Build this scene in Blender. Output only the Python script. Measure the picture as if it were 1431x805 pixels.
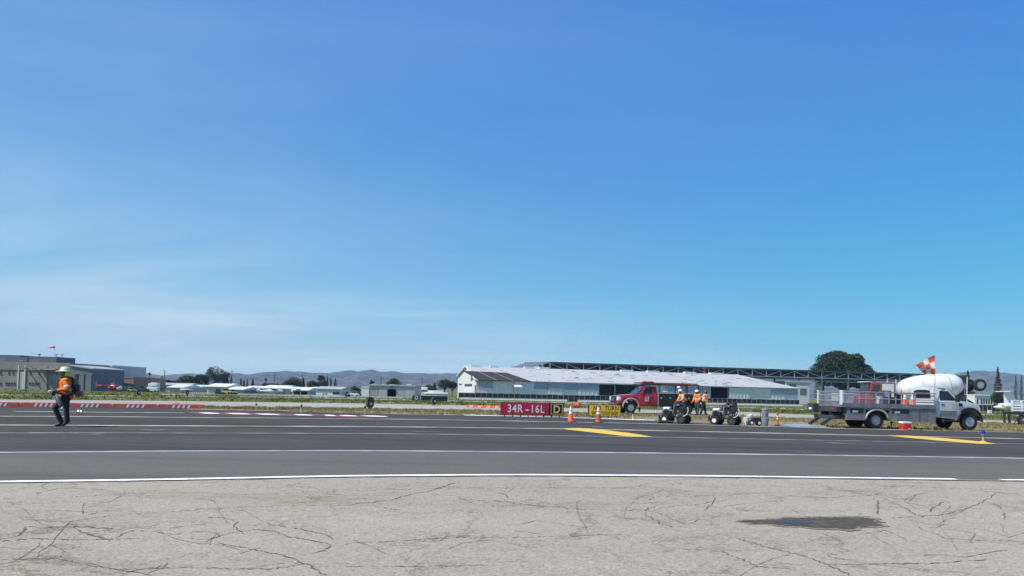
import bpy, bmesh, math, random
from mathutils import Vector, Matrix, noise
random.seed(7)
R = math.radians
for o in list(bpy.data.objects): bpy.data.objects.remove(o, do_unlink=True)
S = bpy.context.scene
COL = S.collection

# ------------------------------------------------------------------ camera
F = 1061.0; W, HH = 1431, 805; CX = 715.5; SHIFT = 107.0; CY = 402.5 + SHIFT
CAMH = 1.42; PITCH = math.atan((546.1 - CY) / F); ROLL = math.atan(0.0225)
cam_d = bpy.data.cameras.new('camera'); cam = bpy.data.objects.new('camera', cam_d); COL.objects.link(cam)
fwd = Vector((0, math.cos(PITCH), math.sin(PITCH))); r0 = Vector((1, 0, 0)); u0 = r0.cross(fwd)
rgt = r0 * math.cos(ROLL) + u0 * math.sin(ROLL); upv = u0 * math.cos(ROLL) - r0 * math.sin(ROLL)
m = Matrix((rgt, upv, -fwd)).transposed().to_4x4(); m.translation = (0, 0, CAMH)
cam.matrix_world = m
cam_d.sensor_width = 36; cam_d.lens = 36 * F / W; cam_d.shift_y = SHIFT / W
cam_d.clip_start = 0.1; cam_d.clip_end = 60000
S.camera = cam
S.render.resolution_x = 1024; S.render.resolution_y = 576

# ------------------------------------------------------------------ light
SUN_EL, SUN_AZ = 52.0, 26.0          # azimuth: degrees from due left (-X) towards the viewer (-Y)
to_sun = Vector((-math.cos(R(SUN_AZ)) * math.cos(R(SUN_EL)), -math.sin(R(SUN_AZ)) * math.cos(R(SUN_EL)), math.sin(R(SUN_EL))))
sd = bpy.data.lights.new('sun', 'SUN'); sd.energy = 4.8; sd.angle = R(0.53); sd.color = (1.0, 0.925, 0.83)
sun = bpy.data.objects.new('sun', sd); COL.objects.link(sun)
sun.rotation_euler = (-to_sun).to_track_quat('-Z', 'Y').to_euler()
wd = bpy.data.worlds.new('World'); S.world = wd; wd.use_nodes = True
nt = wd.node_tree; nt.nodes.clear()
wo = nt.nodes.new('ShaderNodeOutputWorld'); bg = nt.nodes.new('ShaderNodeBackground')
sky = nt.nodes.new('ShaderNodeTexSky'); sky.sky_type = 'NISHITA'; sky.sun_disc = False
sky.sun_elevation = R(SUN_EL); sky.sun_rotation = math.atan2(to_sun.x, to_sun.y)
sky.air_density = 1.0; sky.dust_density = 0.0; sky.ozone_density = 6.0; sky.altitude = 240
tc = nt.nodes.new('ShaderNodeTexCoord'); sp = nt.nodes.new('ShaderNodeSeparateXYZ')
nt.links.new(tc.outputs['Generated'], sp.inputs[0])
def wmath(op, a, b=None, c=None):
    n = nt.nodes.new('ShaderNodeMath'); n.operation = op
    for i, v in enumerate((a, b, c)):
        if v is None: continue
        if isinstance(v, (int, float)): n.inputs[i].default_value = v
        else: nt.links.new(v, n.inputs[i])
    return n.outputs[0]
zz = wmath('ADD', wmath('MAXIMUM', sp.outputs[2], 0.0), 0.16)
cx = wmath('DIVIDE', sp.outputs[0], zz); cy = wmath('DIVIDE', sp.outputs[1], zz)
cb = nt.nodes.new('ShaderNodeCombineXYZ'); nt.links.new(cx, cb.inputs[0]); nt.links.new(cy, cb.inputs[1])
hs_in = nt.nodes.new('ShaderNodeHueSaturation'); hs_in.inputs['Saturation'].default_value = 1.12; nt.links.new(sky.outputs[0], hs_in.inputs['Color'])
def wnoise(loc, rot, scl, det, rough, dist, p0, p1):
    mp = nt.nodes.new('ShaderNodeMapping'); nt.links.new(cb.outputs[0], mp.inputs[0])
    mp.inputs['Location'].default_value = loc; mp.inputs['Rotation'].default_value = (0, 0, R(rot)); mp.inputs['Scale'].default_value = scl
    nz = nt.nodes.new('ShaderNodeTexNoise'); nt.links.new(mp.outputs[0], nz.inputs['Vector'])
    nz.inputs['Scale'].default_value = 1.0; nz.inputs['Detail'].default_value = det; nz.inputs['Roughness'].default_value = rough; nz.inputs['Distortion'].default_value = dist
    cr = nt.nodes.new('ShaderNodeMapRange'); cr.interpolation_type = 'SMOOTHSTEP'; nt.links.new(nz.outputs['Fac'], cr.inputs[0]); cr.inputs[1].default_value = p0; cr.inputs[2].default_value = p1
    return cr.outputs[0]
CL = (-3.2, -12.5, 0); CV = (-8.57, -2.04, 0)
veil = wnoise(CV, 0, (0.13, 0.10, 1), 1, 0.5, 0.0, 0.34, 0.70)          # a broad, thin veil of high cirrus
streak = wnoise(CL, 62, (0.34, 0.9, 1), 10, 0.60, 0.9, 0.36, 0.74)       # with wisps in it
thick = wmath('MULTIPLY_ADD', wmath('POWER', wmath('SUBTRACT', 1.0, wmath('MAXIMUM', sp.outputs[2], 0.0)), 5.0), 1.05, 0.62)    # a sheet of cloud is seen through at a slant low down
cf = wmath('MINIMUM', wmath('MULTIPLY', thick, wmath('MULTIPLY', veil, wmath('MULTIPLY_ADD', streak, 0.48, 0.42))), 0.85)
sc_ = nt.nodes.new('ShaderNodeSeparateColor'); nt.links.new(hs_in.outputs[0], sc_.inputs[0]); cc_ = nt.nodes.new('ShaderNodeCombineColor')
for i_, (g_, k_) in enumerate(((0.88, 0.415), (0.74, 1.35), (0.26, 3.95))):       # the camera's colour response to the clear sky
    nt.links.new(wmath('MULTIPLY', wmath('POWER', sc_.outputs[i_], g_), k_), cc_.inputs[i_])
mx = nt.nodes.new('ShaderNodeMix'); mx.data_type = 'RGBA'
nt.links.new(cf, mx.inputs['Factor']); nt.links.new(cc_.outputs[0], mx.inputs['A']); mx.inputs['B'].default_value = (6.2, 7.3, 7.8, 1)
nt.links.new(mx.outputs['Result'], bg.inputs[0]); bg.inputs[1].default_value = 0.11
nt.links.new(bg.outputs[0], wo.inputs[0])
vs = S.view_settings; vs.view_transform = 'Standard'; vs.look = 'None'; vs.gamma = 1; vs.use_curve_mapping = False; vs.exposure = 0.15
S.cycles.volume_bounces = 1

# ------------------------------------------------------------------ pixel <-> place
def ray(px, py): return (rgt * ((px - CX) / F) + upv * ((CY - py) / F) + fwd)
def P(px, py, Y):
    d = ray(px, py); return Vector((0, 0, CAMH)) + d * (Y / d.y)
DIP0, DIP1, DIPZ = 72.0, 250.0, -1.5
def zg(Y):
    if Y <= DIP0: return 0.0
    t = min(1, (Y - DIP0) / (DIP1 - DIP0)); t = t * t * (3 - 2 * t); return DIPZ * t
def G(px, py, dz=0.0):
    d = ray(px, py); lo, hi = 1.0, 600.0
    for _ in range(60):
        mid = (lo + hi) / 2
        z = CAMH + d.z / d.y * mid
        if z > zg(mid): lo = mid
        else: hi = mid
    Y = (lo + hi) / 2; p = Vector((0, 0, CAMH)) + d * (Y / d.y); p.z = zg(Y) + dz; return p
def hz(px): return 546.1 + 0.0225 * (px - CX)

# ------------------------------------------------------------------ materials
MATS = {}
def M(name, col, rough=0.7, metal=0.0, var=0.12, scale=4.0, bump=0.0, bscale=None, col2=None, spec=0.5, coat=0.0, detail=6, stretch=None, emit=None, alpha=None, trans=0.0, lo=0.35, hi=0.65):
    if name in MATS: return MATS[name]
    mt = bpy.data.materials.new(name); mt.use_nodes = True; t = mt.node_tree; b = t.nodes['Principled BSDF']
    b.inputs['Roughness'].default_value = rough; b.inputs['Metallic'].default_value = metal
    b.inputs['Specular IOR Level'].default_value = spec; b.inputs['Coat Weight'].default_value = coat
    b.inputs['Transmission Weight'].default_value = trans
    c1 = (*[max(0, c * (1 - var)) for c in col], 1); c2 = (*(col2 if col2 else [min(1, c * (1 + var)) for c in col]), 1)
    tcn = t.nodes.new('ShaderNodeTexCoord'); mpn = t.nodes.new('ShaderNodeMapping'); t.links.new(tcn.outputs['Object'], mpn.inputs[0])
    if stretch: mpn.inputs['Scale'].default_value = stretch
    n = t.nodes.new('ShaderNodeTexNoise'); t.links.new(mpn.outputs[0], n.inputs['Vector'])
    n.inputs['Scale'].default_value = scale; n.inputs['Detail'].default_value = detail; n.inputs['Roughness'].default_value = 0.65
    rp = t.nodes.new('ShaderNodeValToRGB'); t.links.new(n.outputs['Fac'], rp.inputs[0])
    rp.color_ramp.elements[0].position = lo; rp.color_ramp.elements[1].position = hi
    rp.color_ramp.elements[0].color = c1; rp.color_ramp.elements[1].color = c2
    t.links.new(rp.outputs[0], b.inputs['Base Color'])
    if bump:
        n2 = t.nodes.new('ShaderNodeTexNoise'); t.links.new(mpn.outputs[0], n2.inputs['Vector']); n2.inputs['Scale'].default_value = bscale or scale * 6; n2.inputs['Detail'].default_value = 5
        bp = t.nodes.new('ShaderNodeBump'); bp.inputs['Strength'].default_value = bump; bp.inputs['Distance'].default_value = 0.02
        t.links.new(n2.outputs['Fac'], bp.inputs['Height']); t.links.new(bp.outputs[0], b.inputs['Normal'])
    if emit: b.inputs['Emission Color'].default_value = (*emit[0], 1); b.inputs['Emission Strength'].default_value = emit[1]
    MATS[name] = mt; return mt
def MM(name): return MATS[name]

# ------------------------------------------------------------------ mesh builder
class MB:
    def __init__(s): s.v = []; s.f = []
    def add(s, vs, fs):
        k = len(s.v); s.v += [tuple(v) for v in vs]; s.f += [tuple(i + k for i in f) for f in fs]; return s
    def box(s, c, d, rz=0.0, ry=0.0, rx=0.0):
        c = Vector(c); h = Vector(d) / 2
        mt = Matrix.Rotation(rz, 3, 'Z') @ Matrix.Rotation(ry, 3, 'Y') @ Matrix.Rotation(rx, 3, 'X')
        vs = [c + mt @ Vector((h.x * a, h.y * b, h.z * e)) for e in (-1, 1) for a, b in ((-1, -1), (1, -1), (1, 1), (-1, 1))]
        return s.add(vs, [(3, 2, 1, 0), (4, 5, 6, 7), (0, 1, 5, 4), (1, 2, 6, 5), (2, 3, 7, 6), (3, 0, 4, 7)])
    def bb(s, x0, x1, y0, y1, z0, z1): return s.box(((x0 + x1) / 2, (y0 + y1) / 2, (z0 + z1) / 2), (x1 - x0, y1 - y0, z1 - z0))
    def rbox(s, x0, x1, y0, y1, z0, z1, r=0.02, n=1):
        bm = bmesh.new(); bmesh.ops.create_cube(bm, size=1)
        for v in bm.verts: v.co = Vector(((x0 + x1) / 2 + v.co.x * (x1 - x0), (y0 + y1) / 2 + v.co.y * (y1 - y0), (z0 + z1) / 2 + v.co.z * (z1 - z0)))
        bmesh.ops.bevel(bm, geom=bm.edges[:], offset=r, segments=n, affect='EDGES', profile=0.5)
        bm.verts.index_update(); s.add([v.co.copy() for v in bm.verts], [[v.index for v in f.verts] for f in bm.faces]); bm.free(); return s
    def cone(s, p0, p1, ra, rb, n=12, caps=True):
        p0 = Vector(p0); p1 = Vector(p1); ax = (p1 - p0).normalized()
        a = ax.orthogonal().normalized(); b = ax.cross(a)
        vs = []
        for p, r in ((p0, ra), (p1, rb)):
            for i in range(n):
                t = 2 * math.pi * i / n; vs.append(p + (a * math.cos(t) + b * math.sin(t)) * r)
        fs = [(i, (i + 1) % n, n + (i + 1) % n, n + i) for i in range(n)]
        if caps: fs += [tuple(range(n - 1, -1, -1)), tuple(range(n, 2 * n))]
        return s.add(vs, fs)
    def cyl(s, p0, p1, r, n=12): return s.cone(p0, p1, r, r, n)
    def bar(s, p0, p1, w, h=None):
        p0 = Vector(p0); p1 = Vector(p1); h = h or w; ax = (p1 - p0).normalized()
        sd = ax.cross(Vector((0, 0, 1)))
        if sd.length < 1e-3: sd = Vector((1, 0, 0))
        sd.normalize(); u = sd.cross(ax)
        vs = [p + sd * (w / 2 * a) + u * (h / 2 * b) for p in (p0, p1) for a, b in ((-1, -1), (1, -1), (1, 1), (-1, 1))]
        return s.add(vs, [(3, 2, 1, 0), (4, 5, 6, 7), (0, 1, 5, 4), (1, 2, 6, 5), (2, 3, 7, 6), (3, 0, 4, 7)])
    def tube(s, pts, r, n=8):
        pts = [Vector(p) for p in pts]; rs = r if isinstance(r, (list, tuple)) else [r] * len(pts)
        vs = []; a = None
        for i, p in enumerate(pts):
            ax = (pts[min(i + 1, len(pts) - 1)] - pts[max(i - 1, 0)]).normalized()
            a = ax.orthogonal().normalized() if a is None else (a - ax * a.dot(ax)).normalized()
            b = ax.cross(a)
            for k in range(n):
                t = 2 * math.pi * k / n; vs.append(p + (a * math.cos(t) + b * math.sin(t)) * rs[i])
        fs = [(i * n + k, i * n + (k + 1) % n, (i + 1) * n + (k + 1) % n, (i + 1) * n + k) for i in range(len(pts) - 1) for k in range(n)]
        L = (len(pts) - 1) * n
        fs += [tuple(range(n - 1, -1, -1)), tuple(L + k for k in range(n))]
        return s.add(vs, fs)
    def lathe(s, prof, o=(0, 0, 0), axis='Z', n=20, caps=True):
        o = Vector(o); vs = []
        for r, h in prof:
            for k in range(n):
                t = 2 * math.pi * k / n; a, b = r * math.cos(t), r * math.sin(t)
                vs.append(o + (Vector((a, b, h)) if axis == 'Z' else Vector((a, h, b)) if axis == 'Y' else Vector((h, a, b))))
        m_ = len(prof)
        fs = [(i * n + k, i * n + (k + 1) % n, (i + 1) * n + (k + 1) % n, (i + 1) * n + k) for i in range(m_ - 1) for k in range(n)]
        if caps: fs += [tuple(range(n - 1, -1, -1)), tuple((m_ - 1) * n + k for k in range(n))]
        return s.add(vs, fs)
    def prism(s, poly, y0, y1):       # outline in x,z swept along y
        n = len(poly)
        vs = [(x, y0, z) for x, z in poly] + [(x, y1, z) for x, z in poly]
        return s.add(vs, [tuple(range(n)), tuple(range(2 * n - 1, n - 1, -1))] + [(i, n + i, n + (i + 1) % n, (i + 1) % n) for i in range(n)])
    def prismx(s, poly, x0, x1):      # outline in y,z swept along x
        n = len(poly)
        vs = [(x0, y, z) for y, z in poly] + [(x1, y, z) for y, z in poly]
        return s.add(vs, [tuple(range(n)), tuple(range(2 * n - 1, n - 1, -1))] + [(i, n + i, n + (i + 1) % n, (i + 1) % n) for i in range(n)])
    def ell(s, c, r, nu=14, nv=9):
        c = Vector(c); vs = []
        for j in range(nv + 1):
            ph = math.pi * (0.02 + 0.96 * j / nv) - math.pi / 2
            for k in range(nu):
                t = 2 * math.pi * k / nu
                vs.append(c + Vector((r[0] * math.cos(ph) * math.cos(t), r[1] * math.cos(ph) * math.sin(t), r[2] * math.sin(ph))))
        fs = [(j * nu + k, j * nu + (k + 1) % nu, (j + 1) * nu + (k + 1) % nu, (j + 1) * nu + k) for j in range(nv) for k in range(nu)]
        fs += [tuple(range(nu - 1, -1, -1)), tuple(nv * nu + k for k in range(nu))]
        return s.add(vs, fs)
    def cap(s, p0, p1, ra, rb, n=12):
        p0 = Vector(p0); p1 = Vector(p1); ax = p1 - p0; L = ax.length
        if L < 1e-5: ax = Vector((0, 0, 1)); L = 1e-5
        ax.normalize(); pts = []; rs = []
        for j in range(5):
            t = math.pi / 2 * (j + 0.15) / 4.15; pts.append(p0 - ax * ra * math.cos(t)); rs.append(ra * math.sin(t))
        for j in range(4, -1, -1):
            t = math.pi / 2 * (j + 0.15) / 4.15; pts.append(p1 + ax * rb * math.cos(t)); rs.append(rb * math.sin(t))
        return s.tube(pts, rs, n)
    def mesh(s, name):
        me = bpy.data.meshes.new(name); me.from_pydata(s.v, [], s.f); me.update()
        bm = bmesh.new(); bm.from_mesh(me); bmesh.ops.recalc_face_normals(bm, faces=bm.faces); bm.to_mesh(me); bm.free()
        return me
    def build(s, name, mat, parent=None, smooth=False, loc=None, rz=0.0, raw=False):
        if raw:
            me = bpy.data.meshes.new(name); me.from_pydata(s.v, [], s.f); me.update()
        else: me = s.mesh(name)
        if smooth:
            for p in me.polygons: p.use_smooth = True
            if smooth == 'auto':
                try: me.set_sharp_from_angle(angle=R(35))
                except Exception: pass
        return link(name, me, mat, parent, loc, rz)
def link(name, me, mat, parent=None, loc=None, rz=0.0):
    o = bpy.data.objects.new(name, me); COL.objects.link(o)
    if mat and not me.materials: me.materials.append(mat)
    if parent: o.parent = parent
    if loc is not None: o.location = loc
    if rz: o.rotation_euler = (0, 0, rz)
    return o
def tag(o, label, cat, group=None):
    o['label'] = label; o['category'] = cat
    if group: o['group'] = group
    return o
def T(name, label, cat, loc=(0, 0, 0), rz=0.0, group=None):
    o = bpy.data.objects.new(name, None); COL.objects.link(o); o.location = loc; o.rotation_euler = (0, 0, rz); o.empty_display_size = 0.2
    return tag(o, label, cat, group)
def ST(o, k='structure'): o['kind'] = k; return o
def dup(o, parent=None, loc=None, rz=None, label=None):
    c = o.copy(); COL.objects.link(c)
    if parent: c.parent = parent
    if loc is not None: c.location = loc
    if rz is not None: c.rotation_euler = (0, 0, rz)
    if label: c['label'] = label
    for ch in list(o.children): dup(ch, c)
    return c
def text(body, size, mat, parent, loc, rot, name='lettering', ext=0.002, bold=0.0, sx=1.0, spacing=1.0, align='CENTER'):
    cu = bpy.data.curves.new(name, 'FONT'); cu.body = body; cu.size = size; cu.extrude = ext; cu.offset = bold; cu.align_x = align; cu.align_y = 'CENTER'; cu.space_character = spacing; cu.resolution_u = 3
    to = bpy.data.objects.new(name, cu); COL.objects.link(to)
    bpy.context.view_layer.update()
    me = bpy.data.meshes.new_from_object(to.evaluated_get(bpy.context.evaluated_depsgraph_get()))
    bpy.data.objects.remove(to, do_unlink=True)
    for v in me.vertices: v.co.x *= sx
    me.materials.clear()
    o = link(name, me, mat, parent, loc); o.rotation_euler = rot; return o
def remeshed(mb, name, voxel, it=3, smooth=True):
    me = mb.mesh(name); o = bpy.data.objects.new(name, me); COL.objects.link(o)
    md = o.modifiers.new('r', 'REMESH'); md.mode = 'VOXEL'; md.voxel_size = voxel
    s2 = o.modifiers.new('s', 'SMOOTH'); s2.iterations = it; s2.factor = 0.5
    bpy.context.view_layer.update()
    m2 = bpy.data.meshes.new_from_object(o.evaluated_get(bpy.context.evaluated_depsgraph_get()))
    bpy.data.objects.remove(o, do_unlink=True)
    for p in m2.polygons: p.use_smooth = smooth
    m2.materials.clear(); return m2

# base palette
M('white_paint', (0.78, 0.79, 0.79), 0.35, var=0.05, coat=0.3); M('grey_paint', (0.30, 0.31, 0.33), 0.5, var=0.12); M('mid_grey', (0.42, 0.43, 0.44), 0.6, var=0.1)
M('red_paint', (0.42, 0.016, 0.035), 0.28, var=0.06, coat=0.5); M('black', (0.018, 0.018, 0.02), 0.5, var=0.2); M('rubber', (0.022, 0.022, 0.023), 0.85, var=0.25, bump=0.2)
M('dark_steel', (0.06, 0.063, 0.068), 0.55, 0.3, var=0.25); M('steel', (0.52, 0.53, 0.54), 0.38, 0.85, var=0.1); M('alu', (0.62, 0.63, 0.64), 0.45, 0.7, var=0.1)
M('glass', (0.02, 0.025, 0.03), 0.06, var=0.0, spec=0.7); M('glass_far', (0.045, 0.055, 0.07), 0.12, var=0.1)
M('chrome', (0.75, 0.75, 0.76), 0.15, 1.0, var=0.02); M('white_plastic', (0.78, 0.77, 0.74), 0.5, var=0.05); M('galv', (0.40, 0.42, 0.44), 0.5, 0.4, var=0.15, scale=8)
M('orange', (0.82, 0.10, 0.025), 0.55, var=0.1); M('orange_dull', (0.42, 0.085, 0.04), 0.7, var=0.2); M('refl_white', (0.82, 0.82, 0.80), 0.35, var=0.06)
# ================================================================== THE GROUND
def ground_mat():
    mt = bpy.data.materials.new('field'); mt.use_nodes = True; t = mt.node_tree; b = t.nodes['Principled BSDF']; b.inputs['Roughness'].default_value = 0.95; b.inputs['Specular IOR Level'].default_value = 0.1
    tc = t.nodes.new('ShaderNodeTexCoord')
    def nz(sc, det, st=(1, 1, 1)):
        mp = t.nodes.new('ShaderNodeMapping'); mp.inputs['Scale'].default_value = st; t.links.new(tc.outputs['Object'], mp.inputs[0])
        n = t.nodes.new('ShaderNodeTexNoise'); n.inputs['Scale'].default_value = sc; n.inputs['Detail'].default_value = det; n.inputs['Roughness'].default_value = 0.7; t.links.new(mp.outputs[0], n.inputs[0]); return n.outputs['Fac']
    def ramp(f, els):
        r = t.nodes.new('ShaderNodeValToRGB'); t.links.new(f, r.inputs[0])
        while len(r.color_ramp.elements) < len(els): r.color_ramp.elements.new(0.5)
        for e, (p, c) in zip(r.color_ramp.elements, els): e.position = p; e.color = (*c, 1)
        return r.outputs[0]
    g = ramp(nz(0.09, 8, (0.5, 1, 1)), [(0.30, (0.065, 0.098, 0.022)), (0.46, (0.105, 0.14, 0.032)), (0.56, (0.165, 0.175, 0.05)), (0.68, (0.29, 0.25, 0.115))])
    d = ramp(nz(0.5, 8), [(0.3, (0.14, 0.115, 0.08)), (0.48, (0.25, 0.20, 0.125)), (0.62, (0.36, 0.29, 0.17)), (0.75, (0.20, 0.19, 0.08))])
    sp_ = t.nodes.new('ShaderNodeSeparateXYZ'); t.links.new(tc.outputs['Object'], sp_.inputs[0])
    ad = t.nodes.new('ShaderNodeMath'); ad.operation = 'MULTIPLY_ADD'; t.links.new(nz(0.25, 4), ad.inputs[0]); ad.inputs[1].default_value = 9.0; t.links.new(sp_.outputs[1], ad.inputs[2])
    mr = t.nodes.new('ShaderNodeMapRange'); t.links.new(ad.outputs[0], mr.inputs[0]); mr.inputs[1].default_value = 55; mr.inputs[2].default_value = 63
    mx = t.nodes.new('ShaderNodeMix'); mx.data_type = 'RGBA'; t.links.new(mr.outputs[0], mx.inputs['Factor']); t.links.new(d, mx.inputs['A']); t.links.new(g, mx.inputs['B'])
    t.links.new(mx.outputs['Result'], b.inputs['Base Color'])
    bp = t.nodes.new('ShaderNodeBump'); bp.inputs['Strength'].default_value = 0.6; bp.inputs['Distance'].default_value = 0.08; t.links.new(nz(5.0, 6), bp.inputs['Height']); t.links.new(bp.outputs[0], b.inputs['Normal'])
    return mt
mb = MB(); ys = [-300, -60, 0, 30, 72] + [72 + 178 * i / 20 for i in range(1, 21)] + [400, 900, 2500, 7500]
xs = [-7000, -1500, -400, -120, -40, 0, 40, 120, 400, 1500, 7000]
vs_ = [(x, y, zg(y) - 0.012) for y in ys for x in xs]; nx = len(xs)
mb.add(vs_, [(j * nx + i, j * nx + i + 1, (j + 1) * nx + i + 1, (j + 1) * nx + i) for j in range(len(ys) - 1) for i in range(nx - 1)])
ST(mb.build('ground', ground_mat(), raw=True))

def asphalt(name, c1, c2, c3, sc, speck, cracks=0.0, rough=0.9, patch=None):
    mt = bpy.data.materials.new(name); mt.use_nodes = True; t = mt.node_tree; b = t.nodes['Principled BSDF']; b.inputs['Roughness'].default_value = rough; b.inputs['Specular IOR Level'].default_value = 0.25
    tc = t.nodes.new('ShaderNodeTexCoord')
    def nz(s, det, st=(1, 1, 1), ro=0.65):
        mp = t.nodes.new('ShaderNodeMapping'); mp.inputs['Scale'].default_value = st; mp.inputs['Rotation'].default_value = (0, 0, R(-10)); t.links.new(tc.outputs['Object'], mp.inputs[0])
        n = t.nodes.new('ShaderNodeTexNoise'); n.inputs['Scale'].default_value = s; n.inputs['Detail'].default_value = det; n.inputs['Roughness'].default_value = ro; t.links.new(mp.outputs[0], n.inputs[0]); return n
    def mix(f, a, bb, mode='MIX'):
        m_ = t.nodes.new('ShaderNodeMix'); m_.data_type = 'RGBA'; m_.blend_type = mode
        for s_, v in (('Factor', f), ('A', a), ('B', bb)):
            if isinstance(v, (int, float)): m_.inputs[s_].default_value = v
            elif isinstance(v, tuple): m_.inputs[s_].default_value = (*v, 1)
            else: t.links.new(v, m_.inputs[s_])
        return m_.outputs['Result']
    def ramp(f, els):
        r = t.nodes.new('ShaderNodeValToRGB'); t.links.new(f, r.inputs[0])
        while len(r.color_ramp.elements) < len(els): r.color_ramp.elements.new(0.5)
        for e, (p, c) in zip(r.color_ramp.elements, els): e.position = p; e.color = (*c, 1)
        return r.outputs[0]
    big = ramp(nz(sc, 5, (0.35, 1, 1)).outputs['Fac'], [(0.3, c1), (0.5, c2), (0.7, c3)])
    vo = t.nodes.new('ShaderNodeTexVoronoi'); vo.inputs['Scale'].default_value = 55; t.links.new(tc.outputs['Object'], vo.inputs['Vector'])
    sepc = t.nodes.new('ShaderNodeSeparateColor'); t.links.new(vo.outputs['Color'], sepc.inputs[0])
    st = ramp(sepc.outputs[0], [(0.0, (1 - speck,) * 3), (0.25, (1 - speck * 0.3,) * 3), (0.7, (1.0,) * 3), (1.0, (1 + speck * 0.7,) * 3)])
    c = mix(1.0, big, st, 'MULTIPLY')
    fine = ramp(nz(9.0, 8, ro=0.75).outputs['Fac'], [(0.28, (0.88,) * 3), (0.5, (1.0,) * 3), (0.72, (1.08,) * 3)])
    c = mix(1.0, c, fine, 'MULTIPLY')
    if patch:
        pm = ramp(nz(patch[0], 6, patch[3]).outputs['Fac'], [(patch[1], (0, 0, 0)), (patch[1] + 0.13, (1, 1, 1))])
        c = mix(pm, c, mix(1.0, c, patch[2], 'MULTIPLY'))
    h = nz(30, 6).outputs['Fac']
    if cracks:
        nd = nz(0.9, 6, ro=0.7); va = t.nodes.new('ShaderNodeVectorMath'); va.operation = 'MULTIPLY_ADD'
        t.links.new(nd.outputs['Color'], va.inputs[0]); va.inputs[1].default_value = (2.6, 2.6, 0); t.links.new(tc.outputs['Object'], va.inputs[2])
        mp = t.nodes.new('ShaderNodeMapping'); mp.inputs['Scale'].default_value = (0.30, 0.52, 1); t.links.new(va.outputs[0], mp.inputs[0])
        v2 = t.nodes.new('ShaderNodeTexVoronoi'); v2.feature = 'DISTANCE_TO_EDGE'; v2.inputs['Scale'].default_value = 1.5; t.links.new(mp.outputs[0], v2.inputs['Vector'])
        v3 = t.nodes.new('ShaderNodeTexVoronoi'); v3.feature = 'DISTANCE_TO_EDGE'; v3.inputs['Scale'].default_value = 4.6; t.links.new(mp.outputs[0], v3.inputs['Vector'])
        for vv, kp, w0, dk in ((v2, (0.30, 0.48), 0.022, (0.50, 0.45, 0.39)), (v3, (0.46, 0.60), 0.040, (0.58, 0.53, 0.46))):
            keep = ramp(nz(0.45, 4).outputs['Fac'], [(kp[0], (0, 0, 0)), (kp[1], (1, 1, 1))])
            brk = ramp(nz(2.2, 4).outputs['Fac'], [(0.36, (0.35,) * 3), (0.56, (1, 1, 1))])
            ln = ramp(vv.outputs['Distance'], [(0.0, (1, 1, 1)), (w0 * 0.35, (0.55,) * 3), (w0, (0, 0, 0))])
            cf = mix(1.0, mix(1.0, ln, keep, 'MULTIPLY'), brk, 'MULTIPLY')
            c = mix(cf, c, mix(1.0, c, dk, 'MULTIPLY'))
    t.links.new(c, b.inputs['Base Color'])
    bp = t.nodes.new('ShaderNodeBump'); bp.inputs['Strength'].default_value = 0.5; bp.inputs['Distance'].default_value = 0.012; t.links.new(h, bp.inputs['Height']); t.links.new(bp.outputs[0], b.inputs['Normal'])
    return mt
m_apron = asphalt('old_asphalt', (0.338, 0.303, 0.220), (0.378, 0.340, 0.252), (0.408, 0.368, 0.274), 0.35, 0.30, cracks=1, patch=(0.30, 0.52, (0.86, 0.84, 0.79), (0.22, 1, 1)))
m_grey = asphalt('sealed_asphalt', (0.120, 0.117, 0.098), (0.133, 0.129, 0.109), (0.147, 0.143, 0.121), 0.5, 0.16, patch=(0.5, 0.50, (0.84,) * 3, (0.025, 1, 1)))
m_dark = asphalt('new_asphalt', (0.058, 0.056, 0.050), (0.070, 0.067, 0.060), (0.086, 0.082, 0.073), 0.4, 0.22, patch=(0.55, 0.46, (0.74, 0.74, 0.75), (0.018, 1, 1)))
m_conc = asphalt('old_concrete', (0.33, 0.315, 0.27), (0.38, 0.36, 0.315), (0.44, 0.42, 0.37), 0.1, 0.1)

def densify(pts, n=8):
    out = []
    for a, b in zip(pts[:-1], pts[1:]):
        for i in range(n): out.append((a[0] + (b[0] - a[0]) * i / n, a[1] + (b[1] - a[1]) * i / n))
    return out + [pts[-1]]
def lin(pts, x):
    for a, b in zip(pts[:-1], pts[1:]):
        if a[0] <= x <= b[0]: return a[1] + (b[1] - a[1]) * (x - a[0]) / (b[0] - a[0])
    return pts[0][1] if x < pts[0][0] else pts[-1][1]
def smooth_trace(pts, xs):          # gaussian smoothing so that painted edges run in fair curves
    out = []
    for x in xs:
        sw = sv = 0
        for k in range(-6, 7):
            w = math.exp(-(k / 3) ** 2); sw += w; sv += w * lin(pts, x + k * 22)
        out.append((x, sv / sw))
    return out
XS = [-180 + 1800 * i / 90 for i in range(91)]
def extend(t):      # carry the outer slope on past the frame
    (xa, ya), (xb, yb) = t[0], t[1]; (xc, yc), (xd, yd) = t[-2], t[-1]
    return [(-700, ya + (yb - ya) / (xb - xa) * (-700 - xa))] + t + [(2150, yd + (yd - yc) / (xd - xc) * (2150 - xd))]
T_white = extend([(0, 674), (160, 672), (300, 669.5), (480, 665.8), (715, 664), (960, 665.5), (1200, 668.5), (1431, 671.5)])
T_629 = extend([(0, 633), (240, 631), (480, 630.2), (600, 631), (900, 633.5), (1140, 636.5), (1431, 641)])
T_606 = extend([(0, 605.5), (240, 605.5), (480, 606.2), (600, 607), (900, 611), (1140, 615.5), (1431, 620.8)])
T_yel = extend([(0, 594.3), (240, 595.5), (480, 596.5), (600, 597.2), (800, 599.7), (900, 601.7), (1140, 607), (1250, 609.5), (1431, 613.5)])
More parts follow.
